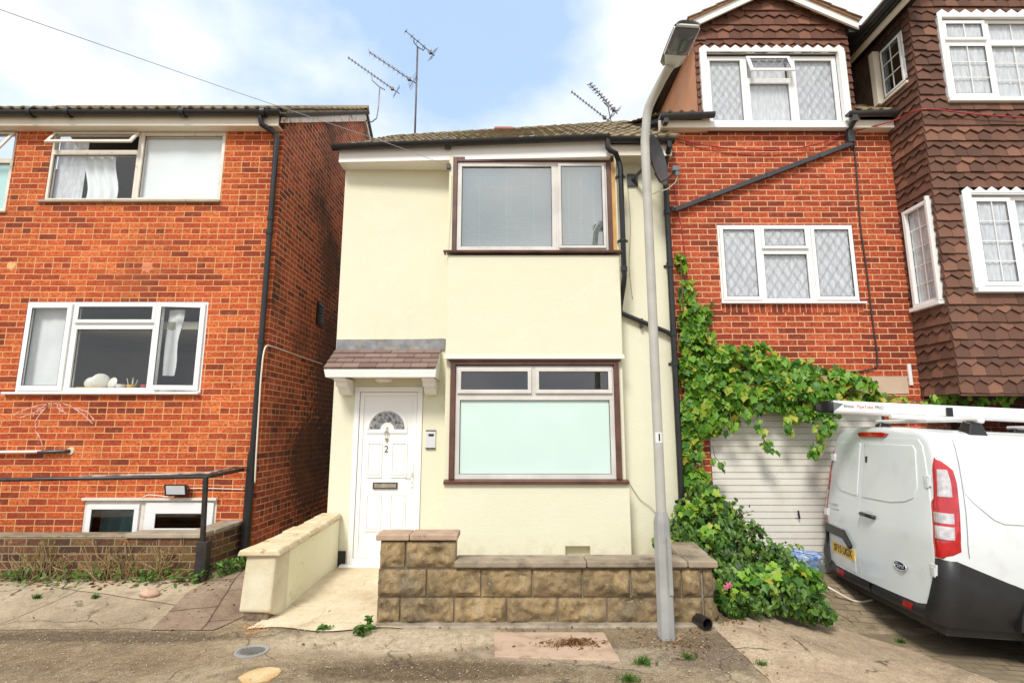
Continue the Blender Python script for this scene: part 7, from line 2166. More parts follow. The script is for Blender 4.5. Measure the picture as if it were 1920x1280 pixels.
# rear roller tube running across near the tail
# big aluminium pipe carrier, slightly rounded rectangular section, with a black end cap
TY, TZ = 0.02, 2.165
def rsec(hw, hh, r):
    return rr_poly(-hw, hw, -hh, hh, r, 4)
mb = MB(); sec = rsec(0.075, 0.068, 0.025); mb.prism([(TY + a, TZ + b) for a, b in sec], -0.30, 3.0, 'x')
mb.box(-0.28, 2.98, TY - 0.079, TY - 0.0755, TZ - 0.042, TZ - 0.036)
pc = mb.build('pipe_carrier', M['tube_white'], van, local=True, smooth=True, auto=40)
mb = MB()
for (xa, xb, ka, kb, dz) in ((-0.38, -0.30, 0.86, 1.05, -0.0), (-0.46, -0.38, 0.45, 0.86, -0.02)):
    s0 = [(TY + a * ka, TZ + b * ka + dz) for a, b in sec]; s1 = [(TY + a * kb, TZ + b * kb) for a, b in sec] if xb > -0.31 else [(TY + a * kb, TZ + b * kb) for a, b in sec]
    n_ = len(s0); b0 = len(mb.v)
    mb.v.extend([(xa, *p) for p in s0] + [(xb, *p) for p in s1])
    for i in range(n_): j = (i+1) % n_; mb.f.append([b0+i, b0+j, b0+n_+j, b0+n_+i]); mb.uv.append(None)
    mb.f.append([b0 + i for i in range(n_)]); mb.uv.append(None); mb.f.append([b0 + n_ + i for i in range(n_)]); mb.uv.append(None)
mb.build('end_cap', M['black'], pc, local=True, smooth=True, auto=40)
mb = MB(); mb.face([(-0.298, TY - 0.078, TZ - 0.045), (-0.20, TY - 0.078, TZ + 0.035), (-0.298, TY - 0.078, TZ + 0.05)]); mb.build('end_decal', M['grey_plastic'], pc, local=True)
def tube_text(body, x, size, mat, bold=0.001):
    Mx = Matrix.Translation((x - 0.38, TY - 0.0765, TZ + 0.012)) @ Matrix.Rotation(radians(90), 4, 'X')
    text_mesh('lettering', body, size, mat, pc, Mx, 0.0006, bold=bold)
tube_text('Rhino', 0.235, 0.045, M['grey_text']); tube_text('PipeTube', 0.40, 0.045, M['red_text'], 0); tube_text('PRO', 0.545, 0.045, M['grey_text'])
for X in (0.86, 2.22):
    mb = MB(); mb.box(X - 0.03, X + 0.03, TY - 0.10, TY - 0.0765, TZ - 0.10, TZ + 0.045); mb.box(X - 0.05, X + 0.05, TY - 0.12, TY + 0.1, 2.065, TZ - 0.0685); mb.build('clamp', M['black'], pc, local=True, bevel=0.006)
mb = MB(); mb.tube([(0.12, -0.30, 2.075), (0.46, -0.30, 2.075)], 0.024, 10); mb.tube([(0.46, -0.30, 2.075), (1.0, -0.30, 2.075)], 0.027, 10); mb.tube([(0.455, -0.30, 2.075), (0.50, -0.30, 2.075)], 0.032, 10)
mb.build('ladder_roller', M['tube_white'], van, local=True, smooth=True, auto=40)
mb = MB(); mb.grid(lambda u, v: (0.36 + 0.03 * v * cos(2*pi*u), -0.30 + 0.03 * v * sin(2*pi*u), 1.97 + 0.045 * (1 - v)), 14, 4); mb.build('roof_marker', M['red_lens'], van, local=True, smooth=True)

# blue bag and tub beside the garage door
c = P(1502, 1058, 6.35)
t = thing('storage_tub', 'grey plastic tub covered by a blue and white bag by the garage door', 'tub', (c.x, 6.4, 0))
tz = 0.02
mb = MB()
mb.hexa([(c.x - .17, 6.25, tz), (c.x + .17, 6.25, tz), (c.x + .17, 6.52, tz), (c.x - .17, 6.52, tz), (c.x - .21, 6.22, .24), (c.x + .21, 6.22, .24), (c.x + .21, 6.55, .24), (c.x - .21, 6.55, .24)])
mb.build('tub', M['grey_plastic'], t, bevel=0.012)
mb = MB()
def bag(u, v):
    a = 2 * pi * u
    r = (0.235 - 0.02 * sin(v * 9)) * (1 if v < 0.5 else 1 - (v - 0.5) * 1.9)
    rad = r * (1 + 0.10 * mnoise.noise(Vector((cos(a) * 2, sin(a) * 2, v * 4))) + 0.05 * mnoise.noise(Vector((cos(a) * 6, sin(a) * 6, v * 9))))
    return (c.x + rad * cos(a), 6.385 + rad * 0.82 * sin(a), 0.15 + 0.17 * min(1, v * 2) + 0.05 * max(0, v - .5) + 0.02 * mnoise.noise(Vector((cos(a) * 3, sin(a) * 3, v * 3 + 5))))
mb.grid(bag, 40, 14)
mb.build('bag', M['blue_plastic'], t, smooth=True)
cable('white_hose', [(c.x + 0.1, 6.3, 0.05), (c.x + 0.2, 6.15, -0.0), (c.x + 0.42, 6.1, gz(c.x + .42, 6.1) + 0.015), (c.x + 0.62, 6.12, gz(c.x + .62, 6.12) + 0.02)], 0.010, M['cable_white'], 'white hose lying on the block paving behind the van', 'hose')

# ------------------------------------------------------------ satellite dish
c = P(1233, 300, 6.2)
t = thing('satellite_dish', 'dark satellite dish seen edge on beside the street lamp column', 'satellite dish', (c.x - 0.22, CD, c.z))
dn = Vector((0.80, -0.60, 0.10)).normalized(); du = Vector((0, 0, 1)) - dn * dn.z; du.normalize(); dv = dn.cross(du)
mb = MB()
def dsh(u, v, o=0.0):
    a = 2 * pi * u; r = v
    q = c + du * (0.33 * r * sin(a)) + dv * (0.29 * r * cos(a)) + dn * (0.065 * r * r - 0.05 + o)
    return tuple(q)
mb.grid(lambda u, v: dsh(u, v), 32, 6); mb.grid(lambda u, v: dsh(u, v, -0.008), 32, 6)
mb.build('reflector', M['dish'], t, smooth=True)
mb = MB(); foot = c - du * 0.30 + dn * 0.02; lnb = P(1268, 318, 6.0)
mb.tube([c - du * 0.16 - dn * 0.06, foot - dn * 0.03, foot + dn * 0.06, lnb - Vector((0.02, 0, 0.03))], 0.013, 8)
mb.tube([c - dn * 0.06, c - dn * 0.17 + Vector((0, 0.1, 0)), (c.x - 0.22, CD - 0.02, c.z - 0.05)], 0.024, 10)
mb.box(c.x - 0.29, c.x - 0.15, CD - 0.025, CD - 0.001, c.z - 0.14, c.z + 0.03)
mb.build('arm', M['dish'], t, smooth=True, auto=40)
mb = MB(); mb.box(lnb.x - 0.05, lnb.x + 0.03, lnb.y - 0.03, lnb.y + 0.03, lnb.z - 0.02, lnb.z + 0.035); mb.tube([lnb + Vector((0.0, 0, -0.01)), lnb + Vector((0.015, 0, -0.08))], 0.024, 10); mb.build('receiver', M['grey_plastic'], t, smooth=True, auto=30)
mb = MB(); mb.tube([lnb + Vector((0.015, 0, -0.08)), lnb + Vector((0.0, 0.05, -0.14)), lnb + Vector((-0.07, 0.15, -0.18)), lnb + Vector((-0.16, 0.3, -0.15)), lnb + Vector((-0.24, 0.5, -0.12))], 0.007, 8); mb.build('lead', M['cable_white'], t, smooth=True)

# ------------------------------------------------------------ aerials
def aerial(parent, a, b, n, el, tail=True, mat=None):
    """a Yagi: boom from a (front) to b (back) with crossing rods and a reflector"""
    mat = mat or M['dark_aerial']
    mb = MB(); d = (b - a).normalized(); s = Vector((0.25, 1, 0.0)); s = (s - d * s.dot(d)).normalized(); w = d.cross(s)
    mb.tube([a, b], 0.0085, 6)
    mb.build('boom', mat, parent, smooth=True)
    mb = MB(); L_ = (b - a).length
    for k in range(n):
        mb.cut(); p = a + d * (L_ * (0.02 + 0.80 * k / max(1, n - 1)))
        mb.box(p.x - 0.013, p.x + 0.013, p.y - 0.013, p.y + 0.013, p.z - 0.010, p.z + 0.020)
        for q, zz in ((1, 0.45), (-1, 0.45)):
            mb.tube([p + Vector((0, 0, 0.012)) - s * el * q * 0.5 - w * 0.0, p + Vector((0, 0, 0.012))], 0.0035, 5)
            mb.tube([p + Vector((0, 0, 0.012)), p + w * el * 0.22 * q + s * el * 0.22], 0.003, 5)
    mb.build_each('rod', mat, parent); mb = MB()
    if tail:
        p = b - d * L_ * 0.06
        for q in (-1, 1):
            for k in range(4):
                mb.tube([p + w * q * 0.03 * (k + 1) - s * 0.14, p + w * q * 0.03 * (k + 1) + s * 0.14], 0.003, 5)
            mb.tube([p, p + w * q * 0.13], 0.005, 5)
        p = b - d * L_ * 0.14; mb.box(p.x - .03, p.x + .03, p.y - .03, p.y + .03, p.z - .025, p.z + .025)
    mb.build('reflector', mat, parent)
DA = 9.6
base = P(778, 252, 9.35); top = P(783, 88, 9.35)
t = thing('aerial', 'tall aerial mast on the cream house roof carrying two boom aerials', 'aerial', tuple(base), 'television aerials on the roofs')
mb = MB(); mb.tube([base + Vector((0, 0, -0.4)), top], 0.018, 8); mb.build('mast', M['dark_aerial'], t, smooth=True)
aerial(t, P(692, 98, 9.3), P(780, 157, 9.35), 9, 0.22)
aerial(t, P(760, 58, 9.0), P(815, 105, 9.4), 5, 0.20)
mb = MB(); mb.tube([P(776, 72, 9.2), P(776, 80, 9.25), P(784, 89, 9.35), P(794, 95, 9.37), P(797, 89, 9.3)], 0.010, 6); mb.build('cradle', M['dark_aerial'], t, smooth=True)
t = thing('aerial', 'aerial on a bent pole fixed to the gable end of the orange brick house', 'aerial', tuple(P(690, 230, 10.3)), 'television aerials on the roofs')
mb = MB(); mb.tube([P(686, 226, 10.3), P(697, 229, 10.3), P(706, 222, 10.3), P(709, 205, 10.3), P(712, 166, 10.3)], 0.014, 8); mb.tube([P(697, 143, 10.2), P(698, 151, 10.2), P(711, 163, 10.3), P(722, 169, 10.4)], 0.010, 6); mb.build('mast', M['dull_metal'], t, smooth=True)
aerial(t, P(652, 108, 10.0), P(749, 176, 10.4), 14, 0.16)
t = thing('aerial', 'longer horizontal aerial low behind the right end of the cream house roof', 'aerial', tuple(P(1142, 238, 9.6)), 'television aerials on the roofs')
mb = MB(); mb.tube([P(1143, 250, 9.6), P(1142, 226, 9.6)], 0.014, 8); mb.build('mast', M['dark_aerial'], t)
aerial(t, P(1071, 172, 9.5), P(1144, 229, 9.6), 12, 0.14)
t = thing('aerial', 'aerial with closely set thick rods behind the right end of the cream roof', 'aerial', tuple(P(1152, 238, 9.9)), 'television aerials on the roofs')
mb = MB(); mb.tube([P(1150, 250, 9.9), P(1140, 200, 9.9), P(1132, 192, 9.9)], 0.012, 8); mb.build('mast', M['dark_aerial'], t)
aerial(t, P(1106, 158, 9.8), P(1158, 214, 9.9), 11, 0.22)
mb = MB()
for k in range(11):
    mb.cut(); p = P(1106, 158, 9.8).lerp(P(1158, 214, 9.9), k / 11); mb.tube([p + Vector((-0.055, 0, -0.02)), p + Vector((0.055, 0, 0.03))], 0.010, 6)
mb.build_each('director', M['dark_aerial'], t)
# ------------------------------------------------------------ leaves
RG = random.Random(42)
def leaf_outline(kind):
    if kind == 'vine':      # five-lobed
        return [(0, -0.35), (0.22, -0.50), (0.42, -0.28), (0.34, -0.10), (0.52, 0.12), (0.30, 0.22), (0.22, 0.30), (0.0, 0.62), (-0.22, 0.30), (-0.30, 0.22), (-0.52, 0.12), (-0.34, -0.10), (-0.42, -0.28), (-0.22, -0.50)]
    if kind == 'oval':
        return [(0, -0.5), (0.20, -0.36), (0.30, -0.10), (0.26, 0.18), (0.12, 0.42), (0, 0.58), (-0.12, 0.42), (-0.26, 0.18), (-0.30, -0.10), (-0.20, -0.36)]
    return [(0, -0.5), (0.10, -0.2), (0.09, 0.2), (0, 0.6), (-0.09, 0.2), (-0.10, -0.2)]
OUT = {k: leaf_outline(k) for k in ('vine', 'oval', 'blade')}
def add_leaf(mb, p, nrm, size, kind='vine', droop=None, rng=RG):
    n = Vector(nrm).normalized()
    up = Vector((rng.gauss(0, .45), rng.gauss(0, .3), -1.0)) if droop is None else Vector(droop)
    t = (up - n * up.dot(n))
    if t.length < 1e-3: t = Vector((1, 0, 0))
    t.normalize(); s = n.cross(t)
    o = OUT[kind]
    cup = rng.uniform(-0.15, 0.28); fold = rng.uniform(0.05, 0.35)
    cell = (rng.randint(1, 900) + 0.5, rng.randint(1, 900) + 0.5)
    b = len(mb.v)
    mb.v.append(tuple(p))
    for x, y in o:
        q = p + s * (x * size) + t * (y * size) + n * (size * (fold * abs(x) - cup * y * y))
        mb.v.append(tuple(q))
    k = len(o)
    for i in range(k):
        j = (i + 1) % k
        mb.f.append([b, b + 1 + i, b + 1 + j]); mb.uv.append([cell] * 3)
def foliage(blobs, rng, base_n=Vector((0, -1, 0.35)), kind='vine', size=(0.05, 0.09), spread=0.9, dens=1.0):
    """blobs: (centre, radii, count) ellipsoids filled with leaves, thicker towards their surface"""
    mb = MB()
    for c, r, n in blobs:
        c = Vector(c)
        clumps = [Vector([rng.uniform(-1, 1) for _ in range(3)]) for _ in range(max(3, n // 28))]
        for _ in range(int(n * dens)):
            if rng.random() < 0.7:
                q = rng.choice(clumps) + Vector([rng.gauss(0, 0.20) for _ in range(3)])
            else: q = Vector([rng.gauss(0, 0.55) for _ in range(3)])
            if q.length > 1.15: q = q.normalized() * rng.uniform(0.7, 1.1)
            p = c + Vector((q.x * r[0], q.y * r[1], q.z * r[2]))
            nn_ = base_n + Vector([rng.gauss(0, spread * 0.6) for _ in range(3)]) + Vector((q.x * 0.5, q.y * 0.3, q.z * 0.5))
            add_leaf(mb, p, nn_, rng.uniform(*size), kind, rng=rng)
    return mb
VD = 6.62
def E(x, y, rx, ry, D, dr, n):       # ellipse in photograph pixels placed at depth D
    c = P(x, y, D); e = P(x + rx, y, D); f = P(x, y - ry, D)
    return (c, ((e - c).length, dr, abs(f.z - c.z)), n)
vine = thing('climbing_vine', 'leafy green vine climbing the brick house and hanging over the garage door', 'vine', (PX(1300, 900, VD), VD, 0))
col_bl = [E(1278, 500, 8, 22, 6.72, .05, 40), E(1287, 545, 14, 26, 6.70, .06, 70), E(1300, 600, 26, 30, 6.68, .07, 150), E(1325, 585, 14, 18, 6.70, .05, 36), E(1308, 650, 34, 32, 6.66, .09, 230), E(1350, 672, 34, 26, 6.62, .1, 160),
          E(1300, 705, 30, 40, 6.64, .1, 240), E(1355, 720, 44, 30, 6.60, .12, 260), E(1410, 665, 36, 20, 6.62, .1, 110), E(1440, 690, 40, 26, 6.58, .13, 170), E(1410, 730, 46, 24, 6.58, .13, 230),
          E(1470, 725, 48, 28, 6.56, .14, 240), E(1515, 700, 34, 22, 6.60, .12, 120), E(1530, 745, 40, 30, 6.55, .14, 210), E(1440, 762, 50, 12, 6.60, .10, 80), E(1350, 770, 40, 34, 6.62, .10, 210), E(1300, 780, 28, 44, 6.64, .08, 190),
          E(1328, 800, 26, 16, 6.62, .08, 70), E(1500, 775, 36, 18, 6.58, .11, 110), E(1590, 718, 34, 20, 6.60, .12, 110), E(1620, 742, 26, 14, 6.62, .1, 60), E(1560, 765, 26, 20, 6.56, .10, 80), E(1400, 768, 36, 10, 6.62, .08, 40),
          E(1298, 850, 24, 50, 6.66, .06, 120), E(1305, 910, 26, 30, 6.62, .08, 90), E(1440, 712, 70, 14, 6.58, .12, 130), E(1575, 700, 22, 16, 6.6, .1, 50), E(1630, 722, 12, 10, 6.6, .06, 18)]
rg = random.Random(5)
mb = foliage(col_bl, rg, size=(0.035, 0.13), dens=1.5)
# hanging strands
strands = [([(1418, 780), (1424, 800), (1432, 822), (1440, 840), (1447, 850)], 22), ([(1478, 785), (1476, 800), (1482, 812)], 14), ([(1520, 780), (1532, 800), (1540, 825), (1530, 845), (1524, 858)], 44), ([(1545, 775), (1556, 795), (1548, 815)], 24), ([(1372, 790), (1370, 808)], 12), ([(1395, 765), (1398, 790)], 12), ([(1566, 770), (1560, 800), (1545, 818)], 20),
           ([(1340, 855), (1350, 868), (1358, 876)], 9)]
ms = MB()
for pts_, n_ in strands:
    q = [P(x, y, 6.50) for x, y in pts_]
    ms.tube([q[0] + Vector((0, 0.05, 0.12))] + q, 0.004, 5)
    for _ in range(n_):
        f = rg.random() * (len(q) - 1); i = min(int(f), len(q) - 2); p = q[i].lerp(q[i+1], f - i) + Vector((rg.gauss(0, .03), rg.gauss(0, .03), rg.gauss(0, .025)))
        add_leaf(mb, p, Vector((rg.gauss(0, .4), -1, rg.gauss(.3, .3))), rg.uniform(0.05, 0.10), rng=rg)
# tendrils with sparse leaves running right under the tile hung bay
run = [(1640, 742), (1680, 748), (1720, 752), (1750, 748), (1790, 746), (1840, 752), (1870, 748), (1920, 738)]
q = [P(x, y, 6.55) for x, y in run]; ms.tube(q, 0.006, 5)
for i in range(len(q) - 1):
    for _ in range(7):
        p = q[i].lerp(q[i+1], rg.random()) + Vector((rg.gauss(0, .02), rg.gauss(0, .05), rg.gauss(-0.02, .035))); add_leaf(mb, p, Vector((rg.gauss(0, .4), -1, rg.gauss(.3, .3))), rg.uniform(0.05, 0.09), rng=rg)
for x in (1756, 1772, 1790, 1836, 1850, 1880): 
    for _ in range(4): add_leaf(mb, P(x + rg.uniform(-8, 8), 752 + rg.uniform(-10, 8), 6.5), Vector((rg.gauss(0, .4), -1, .3)), rg.uniform(.06, .11), rng=rg)
mb.build('foliage', M['vine'], vine, recalc=False)
for st_ in ([(1282, 975), (1284, 900), (1290, 820), (1284, 700), (1282, 600), (1276, 480)], [(1296, 970), (1300, 880), (1312, 790), (1340, 700), (1400, 690), (1470, 720), (1540, 740), (1640, 742)], [(1290, 960), (1306, 870), (1300, 780), (1350, 760), (1440, 772), (1530, 770)], [(1312, 780), (1310, 690), (1322, 620), (1304, 560)]):
    ms.tube([P(x, y, 6.68) for x, y in st_], [0.018] + [0.012] * (len(st_) - 2) + [0.005], 6)
ms.build('stem', M['stem'], vine, smooth=True)
# bramble bush spilling over the corner of the stone wall onto the drive
bush = thing('bramble_bush', 'dark green bramble bush spilling onto the drive behind the stone wall corner', 'bush', (1.95, 5.9, 0))
bb = [E(1300, 985, 40, 50, 6.3, .2, 330), E(1290, 1010, 34, 26, 6.0, .15, 190), E(1350, 985, 40, 40, 6.2, .25, 260), E(1320, 930, 34, 30, 6.45, .15, 170), E(1345, 1040, 40, 40, 5.8, .3, 300), E(1400, 1020, 46, 40, 6.0, .3, 330), E(1385, 960, 26, 22, 6.3, .15, 70),
      E(1380, 1090, 46, 40, 5.55, .3, 340), E(1440, 1060, 46, 40, 5.8, .3, 330), E(1450, 1110, 50, 36, 5.45, .3, 340), E(1500, 1095, 40, 36, 5.6, .3, 260), E(1395, 1135, 40, 26, 5.3, .2, 170), E(1500, 1135, 46, 26, 5.35, .2, 230), E(1530, 1145, 30, 22, 5.35, .15, 120),
      E(1480, 1040, 30, 24, 5.95, .2, 90), E(1240, 1018, 14, 12, 5.9, .08, 26), E(1520, 1080, 26, 20, 5.6, .12, 60), E(1550, 1150, 16, 14, 5.4, .08, 30), E(1355, 1125, 14, 14, 5.35, .1, 40)]
bb = [(c_, (r_[0], r_[1], r_[2]), n_) for c_, r_, n_ in bb]
rg = random.Random(12)
mb = foliage(bb, rg, base_n=Vector((-0.1, -0.8, 0.75)), kind='oval', size=(0.025, 0.09), dens=1.75, spread=1.2)
mb2 = foliage([E(1300, 965, 34, 34, 6.2, .15, 60), E(1350, 1000, 40, 40, 6.0, .2, 80), E(1255, 1010, 20, 16, 5.9, .1, 30), E(1450, 1090, 80, 30, 5.4, .2, 150), E(1510, 1080, 30, 20, 5.45, .1, 50), E(1370, 1110, 30, 20, 5.3, .1, 40), E(1340, 935, 26, 26, 6.3, .1, 60)], rg, base_n=Vector((0, -.8, .8)), kind='vine', size=(0.06, 0.10), dens=1.0)
for g in (mb, mb2):
    g.v = [(x, y, max(z, gz(x, y) + 0.012 + 0.02 * ((i_ * 7) % 5))) for i_, (x, y, z) in enumerate(g.v)]
mb.build('foliage', M['bramble'], bush, recalc=False)
mb2.build('young_leaves', M['vine'], bush, recalc=False)
ms = MB()
for k in range(26):
    a = Vector((rg.uniform(1.9, 2.5), rg.uniform(5.9, 6.4), 0.0)); tgt = rg.choice(bb)[0]
    b_ = a.lerp(tgt, 0.6) + Vector((0, 0, 0.25)); e = tgt + Vector((rg.gauss(0, .1), rg.gauss(-.1, .1), rg.gauss(0, .08)))
    e.z = max(e.z, gz(e.x, e.y) + 0.05)
    ms.tube([a, a.lerp(b_, 0.5) + Vector((0, 0, .1)), b_, e], [0.008, 0.007, 0.006, 0.003], 5)
ms.build('stem', M['stem'], bush, smooth=True)
mf = MB()
for (x, y, D) in ((1368, 1096, 5.2), (1362, 1100, 5.2), (1916, 540, 6.1)):
    if D > 6: continue
    p = P(x, y, D)
    for k in range(5):
        a = k * 1.257; add_leaf(mf, p + Vector((0.018 * cos(a), 0, 0.018 * sin(a))), Vector((cos(a) * .3, -1, sin(a) * .3)), 0.032, 'oval', (cos(a), 0, sin(a)), rg)
mf.build('flower', M['pink'], bush, recalc=False)

# ------------------------------------------------------------ weeds, grass, litter
def weed(name, px, py, label, cat, kind, n, h, w, mat='weed', blade=True, D=None, group=None):
    g = G(px, py) if D is None else Vector((PX(px, py, D), D, gz(PX(px, py, D), D)))
    rg = random.Random(int(px * 13 + py))
    mb = MB()
    for _ in range(n):
        a = rg.uniform(0, 2 * pi); r = abs(rg.gauss(0, w * 0.5))
        p = g + Vector((cos(a) * r, sin(a) * r * 0.7, 0.004))
        if kind == 'blade':
            lean = Vector((rg.gauss(0, .35), rg.gauss(0, .3), 1)).normalized(); L_ = h * rg.uniform(0.5, 1.1); s = Vector((cos(a), sin(a), 0)) * 0.0035
            m_ = p + lean * L_ * 0.55; e = m_ + (lean + Vector((lean.x, lean.y, -0.5)) * 0.8).normalized() * L_ * 0.5
            b = len(mb.v); c = (rg.randint(1, 900) + .5, rg.randint(1, 900) + .5)
            mb.v += [tuple(p - s), tuple(p + s), tuple(m_ + s * .8), tuple(m_ - s * .8), tuple(e)]
            mb.f += [[b, b+1, b+2, b+3], [b+3, b+2, b+4]]; mb.uv += [[c]*4, [c]*3]
        else:
            add_leaf(mb, p + Vector((0, 0, rg.random() * h)), Vector((rg.gauss(0, .5), rg.gauss(-.2, .5), 1)), rg.uniform(.025, .055), 'oval', (rg.gauss(0, 1), rg.gauss(0, 1), .1), rg)
    o = mb.build(name, M[mat], recalc=False)
    return tag(o, label, cat, group)
weed('leafy_weed', 606, 1181, 'small flat green weed growing from the concrete path', 'weed', 'leaf', 60, .035, .07)
weed('leafy_weed', 678, 1190, 'bushier green weed touching the left foot of the stone wall', 'weed', 'leaf', 80, .07, .07)
weed('leafy_weed', 692, 1180, 'taller green weed at the left corner of the stone wall pillar', 'weed', 'leaf', 60, .11, .05)
weed('leafy_weed', 617, 1150, 'tiny green seedling alone on the path above the flat weed', 'weed', 'leaf', 9, .02, .03)
weed('grass_tuft', 1205, 1245, 'thin grass tuft by the cover slab and the lamp foot', 'grass tuft', 'blade', 110, .07, .08)
weed('grass_tuft', 1180, 1277, 'grass tuft at the bottom edge below the cover slab', 'grass tuft', 'blade', 110, .06, .08)
weed('grass_tuft', 1428, 1248, 'small grass tuft growing in the crack across the orange apron', 'grass tuft', 'blade', 50, .05, .05)
weed('grass_tuft', 1690, 1205, 'grass tuft between the block paving and apron beside the van', 'grass tuft', 'blade', 70, .05, .06)
weed('grass_tuft', 1290, 1235, 'sparse grass tuft in dark dirt right of the lamp foot', 'grass tuft', 'blade', 60, .05, .06)
weed('grass_tuft', 70, 1122, 'small grass tuft on the pale pavement, leftmost', 'grass tuft', 'blade', 60, .06, .04)
weed('grass_tuft', 178, 1122, 'small grass tuft on the pale pavement left of the stone', 'grass tuft', 'blade', 60, .06, .04)
# weeds along the foot of the brown brick wall: what grows there is one ragged strip
rg = random.Random(77)
mb = MB(); ml = MB(); md = MB()
for _ in range(520):
    x = rg.uniform(-6.3, -3.45) if rg.random() < .8 else rg.uniform(-3.5, -3.2); c = 0.5 + 0.5 * sin(x * 9.5)
    if rg.random() > 0.35 + 0.65 * c: continue
    y = 5.98 - abs(rg.gauss(0, .09)); g = Vector((x, y, gz(x, y)))
    add_leaf(ml, g + Vector((0, 0, rg.random() * 0.13)), Vector((rg.gauss(0, .5), -.5 + rg.gauss(0, .4), 1)), rg.uniform(.03, .075), 'oval', None, rg)
for cx_ in (-5.9, -5.1, -4.85, -4.35, -4.15, -3.72):
    for _ in range(26):
        a = Vector((cx_ + rg.gauss(0, .07), 5.95 + rg.gauss(0, .02), 0.13)); e = a + Vector((rg.gauss(0, .13), rg.gauss(-.02, .03), rg.uniform(.12, .42)))
        m_ = a.lerp(e, .5) + Vector((rg.gauss(0, .04), 0, .03))
        mb.tube([a, m_, e], 0.0038, 4, cap=False)
        for _k in range(2): add_leaf(mb, a.lerp(e, rg.uniform(.5, 1)), Vector((rg.gauss(0, 1), -1, rg.gauss(0, 1))), rg.uniform(.015, .03), 'oval', None, rg)
for k in range(150):
    x = rg.uniform(-6.3, -2.9); y = 5.94 - abs(rg.gauss(0, .12)); add_leaf(md, Vector((x, y, gz(x, y) + .008)), Vector((rg.gauss(0, .4), rg.gauss(0, .4), 1)), rg.uniform(.03, .06), 'oval', (rg.gauss(0, 1), rg.gauss(0, 1), 0), rg)
for (n_, m__, k_, lb, ct) in (('dry_stems', mb, 'straw', 'dry straw coloured weed stems leaning on the low brown brick wall', 'dry weeds'), ('wall_weeds', ml, 'weed', 'green weeds along the foot of the low brown brick wall', 'weeds'), ('fallen_leaves', md, 'dead_leaf', 'brown fallen leaves along the foot of the low brown brick wall', 'dead leaves')):
    o = m__.build(n_, M[k_], recalc=False); o['kind'] = 'stuff'; o['label'] = lb; o['category'] = ct
ml = MB()
for _ in range(260):
    f = rg.random(); x = -3.28 + 0.2 * f + rg.gauss(0, .03); y = 6.0 + .7 * f; add_leaf(ml, Vector((x + .12, y, gz(x, y) + rg.random() * .16)), Vector((rg.gauss(.4, .5), -.6, 1)), rg.uniform(.03, .06), 'oval', None, rg)
o = ml.build('corner_weeds', M['bramble'], recalc=False); o['kind'] = 'stuff'; o['label'] = 'dark weeds between the return wall and the alley'; o['category'] = 'weeds'
# heap of dead leaves and bark on the slab
md = MB(); c = G(1075, 1209)
for _ in range(620):
    a = rg.uniform(0, 2*pi); r = abs(rg.gauss(0, .5)); p = c + Vector((cos(a) * r * .30, sin(a) * r * .11, .016 + .035 * max(0, 1 - r) * rg.random()))
    add_leaf(md, p, Vector((rg.gauss(0, .7), rg.gauss(0, .7), 1)), rg.uniform(.014, .034), rg.choice(['oval', 'blade']), (rg.gauss(0, 1), rg.gauss(0, 1), 0), rg)
o = md.build('leaf_litter', M['dead_leaf'], recalc=False); o['kind'] = 'stuff'; o['label'] = 'heap of dead leaves and bark on the pinkish cover slab'; o['category'] = 'leaf litter'
md = MB()
for (x0, x1, y0, y1, n_) in ((1340, 1400, 1140, 1175, 120), (1180, 1330, 1180, 1215, 150), (1270, 1330, 1195, 1240, 80), (700, 930, 1168, 1180, 60), (930, 1200, 1170, 1186, 60), (460, 640, 1130, 1215, 30), (1330, 1500, 1165, 1275, 40), (700, 1300, 1190, 1278, 90), (0, 440, 1100, 1270, 60)):
    for _ in range(n_):
        g = G(rg.uniform(x0, x1), rg.uniform(y0, y1)); add_leaf(md, g + Vector((0, 0, .014)), Vector((rg.gauss(0, .4), rg.gauss(0, .4), 1)), rg.uniform(.010, .034), rg.choice(['oval', 'blade', 'oval']), (rg.gauss(0, 1), rg.gauss(0, 1), 0), rg)
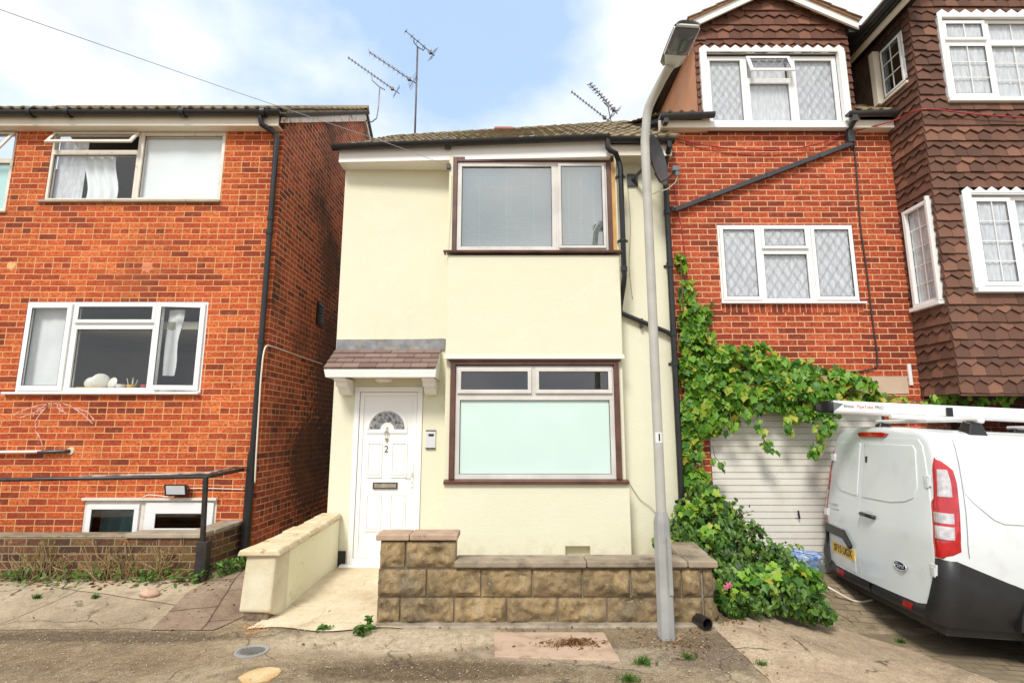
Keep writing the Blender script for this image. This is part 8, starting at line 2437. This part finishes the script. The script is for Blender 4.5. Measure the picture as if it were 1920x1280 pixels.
o = md.build('ground_litter', M['dead_leaf'], recalc=False); o['kind'] = 'stuff'; o['label'] = 'scattered dead leaves and grit over the worn ground'; o['category'] = 'leaf litter'
# pebbles and grit
mg = MB()
for _ in range(1500):
    g = G(rg.uniform(-60, 1600), rg.uniform(1150, 1290)); s = rg.uniform(.003, .009)
    b = len(mg.v); g.z += .006
    for d_ in ((1, 0, 0), (0, 1, 0), (-1, 0, 0), (0, -1, 0), (0, 0, .8)): mg.v.append((g.x + d_[0]*s*rg.uniform(.6, 1.2), g.y + d_[1]*s*rg.uniform(.6, 1.2), g.z + d_[2]*s))
    mg.f += [[b, b+1, b+4], [b+1, b+2, b+4], [b+2, b+3, b+4], [b+3, b, b+4]]; mg.uv += [None]*4
o = mg.build('grit', pmat('pale_grit', (0.50, 0.42, 0.30), 0.9, (0.22, 0.17, 0.12), 60, 0)); o['kind'] = 'stuff'; o['label'] = 'small pale stones scattered over the road'; o['category'] = 'grit'
# orange blossom litter at the foot of the pier
mo = MB(); 
for _ in range(260):
    g = G(rg.gauss(478, 16), rg.gauss(1182, 7)); add_leaf(mo, g + Vector((0, 0, .012)), Vector((rg.gauss(0, .4), rg.gauss(0, .4), 1)), rg.uniform(.008, .018), 'oval', (rg.gauss(0, 1), rg.gauss(0, 1), 0), rg)
o = mo.build('blossom_litter', M['orange_stain'], recalc=False); o['kind'] = 'stuff'; o['label'] = 'orange brown litter at the broken foot of the pale pier'; o['category'] = 'litter'
# a loose rounded stone on the pavement
c = G(280, 1118)
mb = MB()
def stn(u, v):
    a = 2 * pi * u; b = -pi / 2 + pi * v; d = Vector((cos(a) * cos(b), sin(a) * cos(b), sin(b)))
    r = 1 + .18 * mnoise.noise(d * 1.7)
    return (c.x + d.x * .10 * r, c.y + d.y * .055 * r, c.z + .03 + d.z * .042 * r)
mb.grid(stn, 24, 14)
tag(mb.build('loose_stone', pmat('pinkish_stone', (0.56, 0.36, 0.26), 0.8, (0.40, 0.27, 0.18), 14, .4, 60), smooth=True), 'pinkish rounded stone lying on the pale pavement', 'stone')
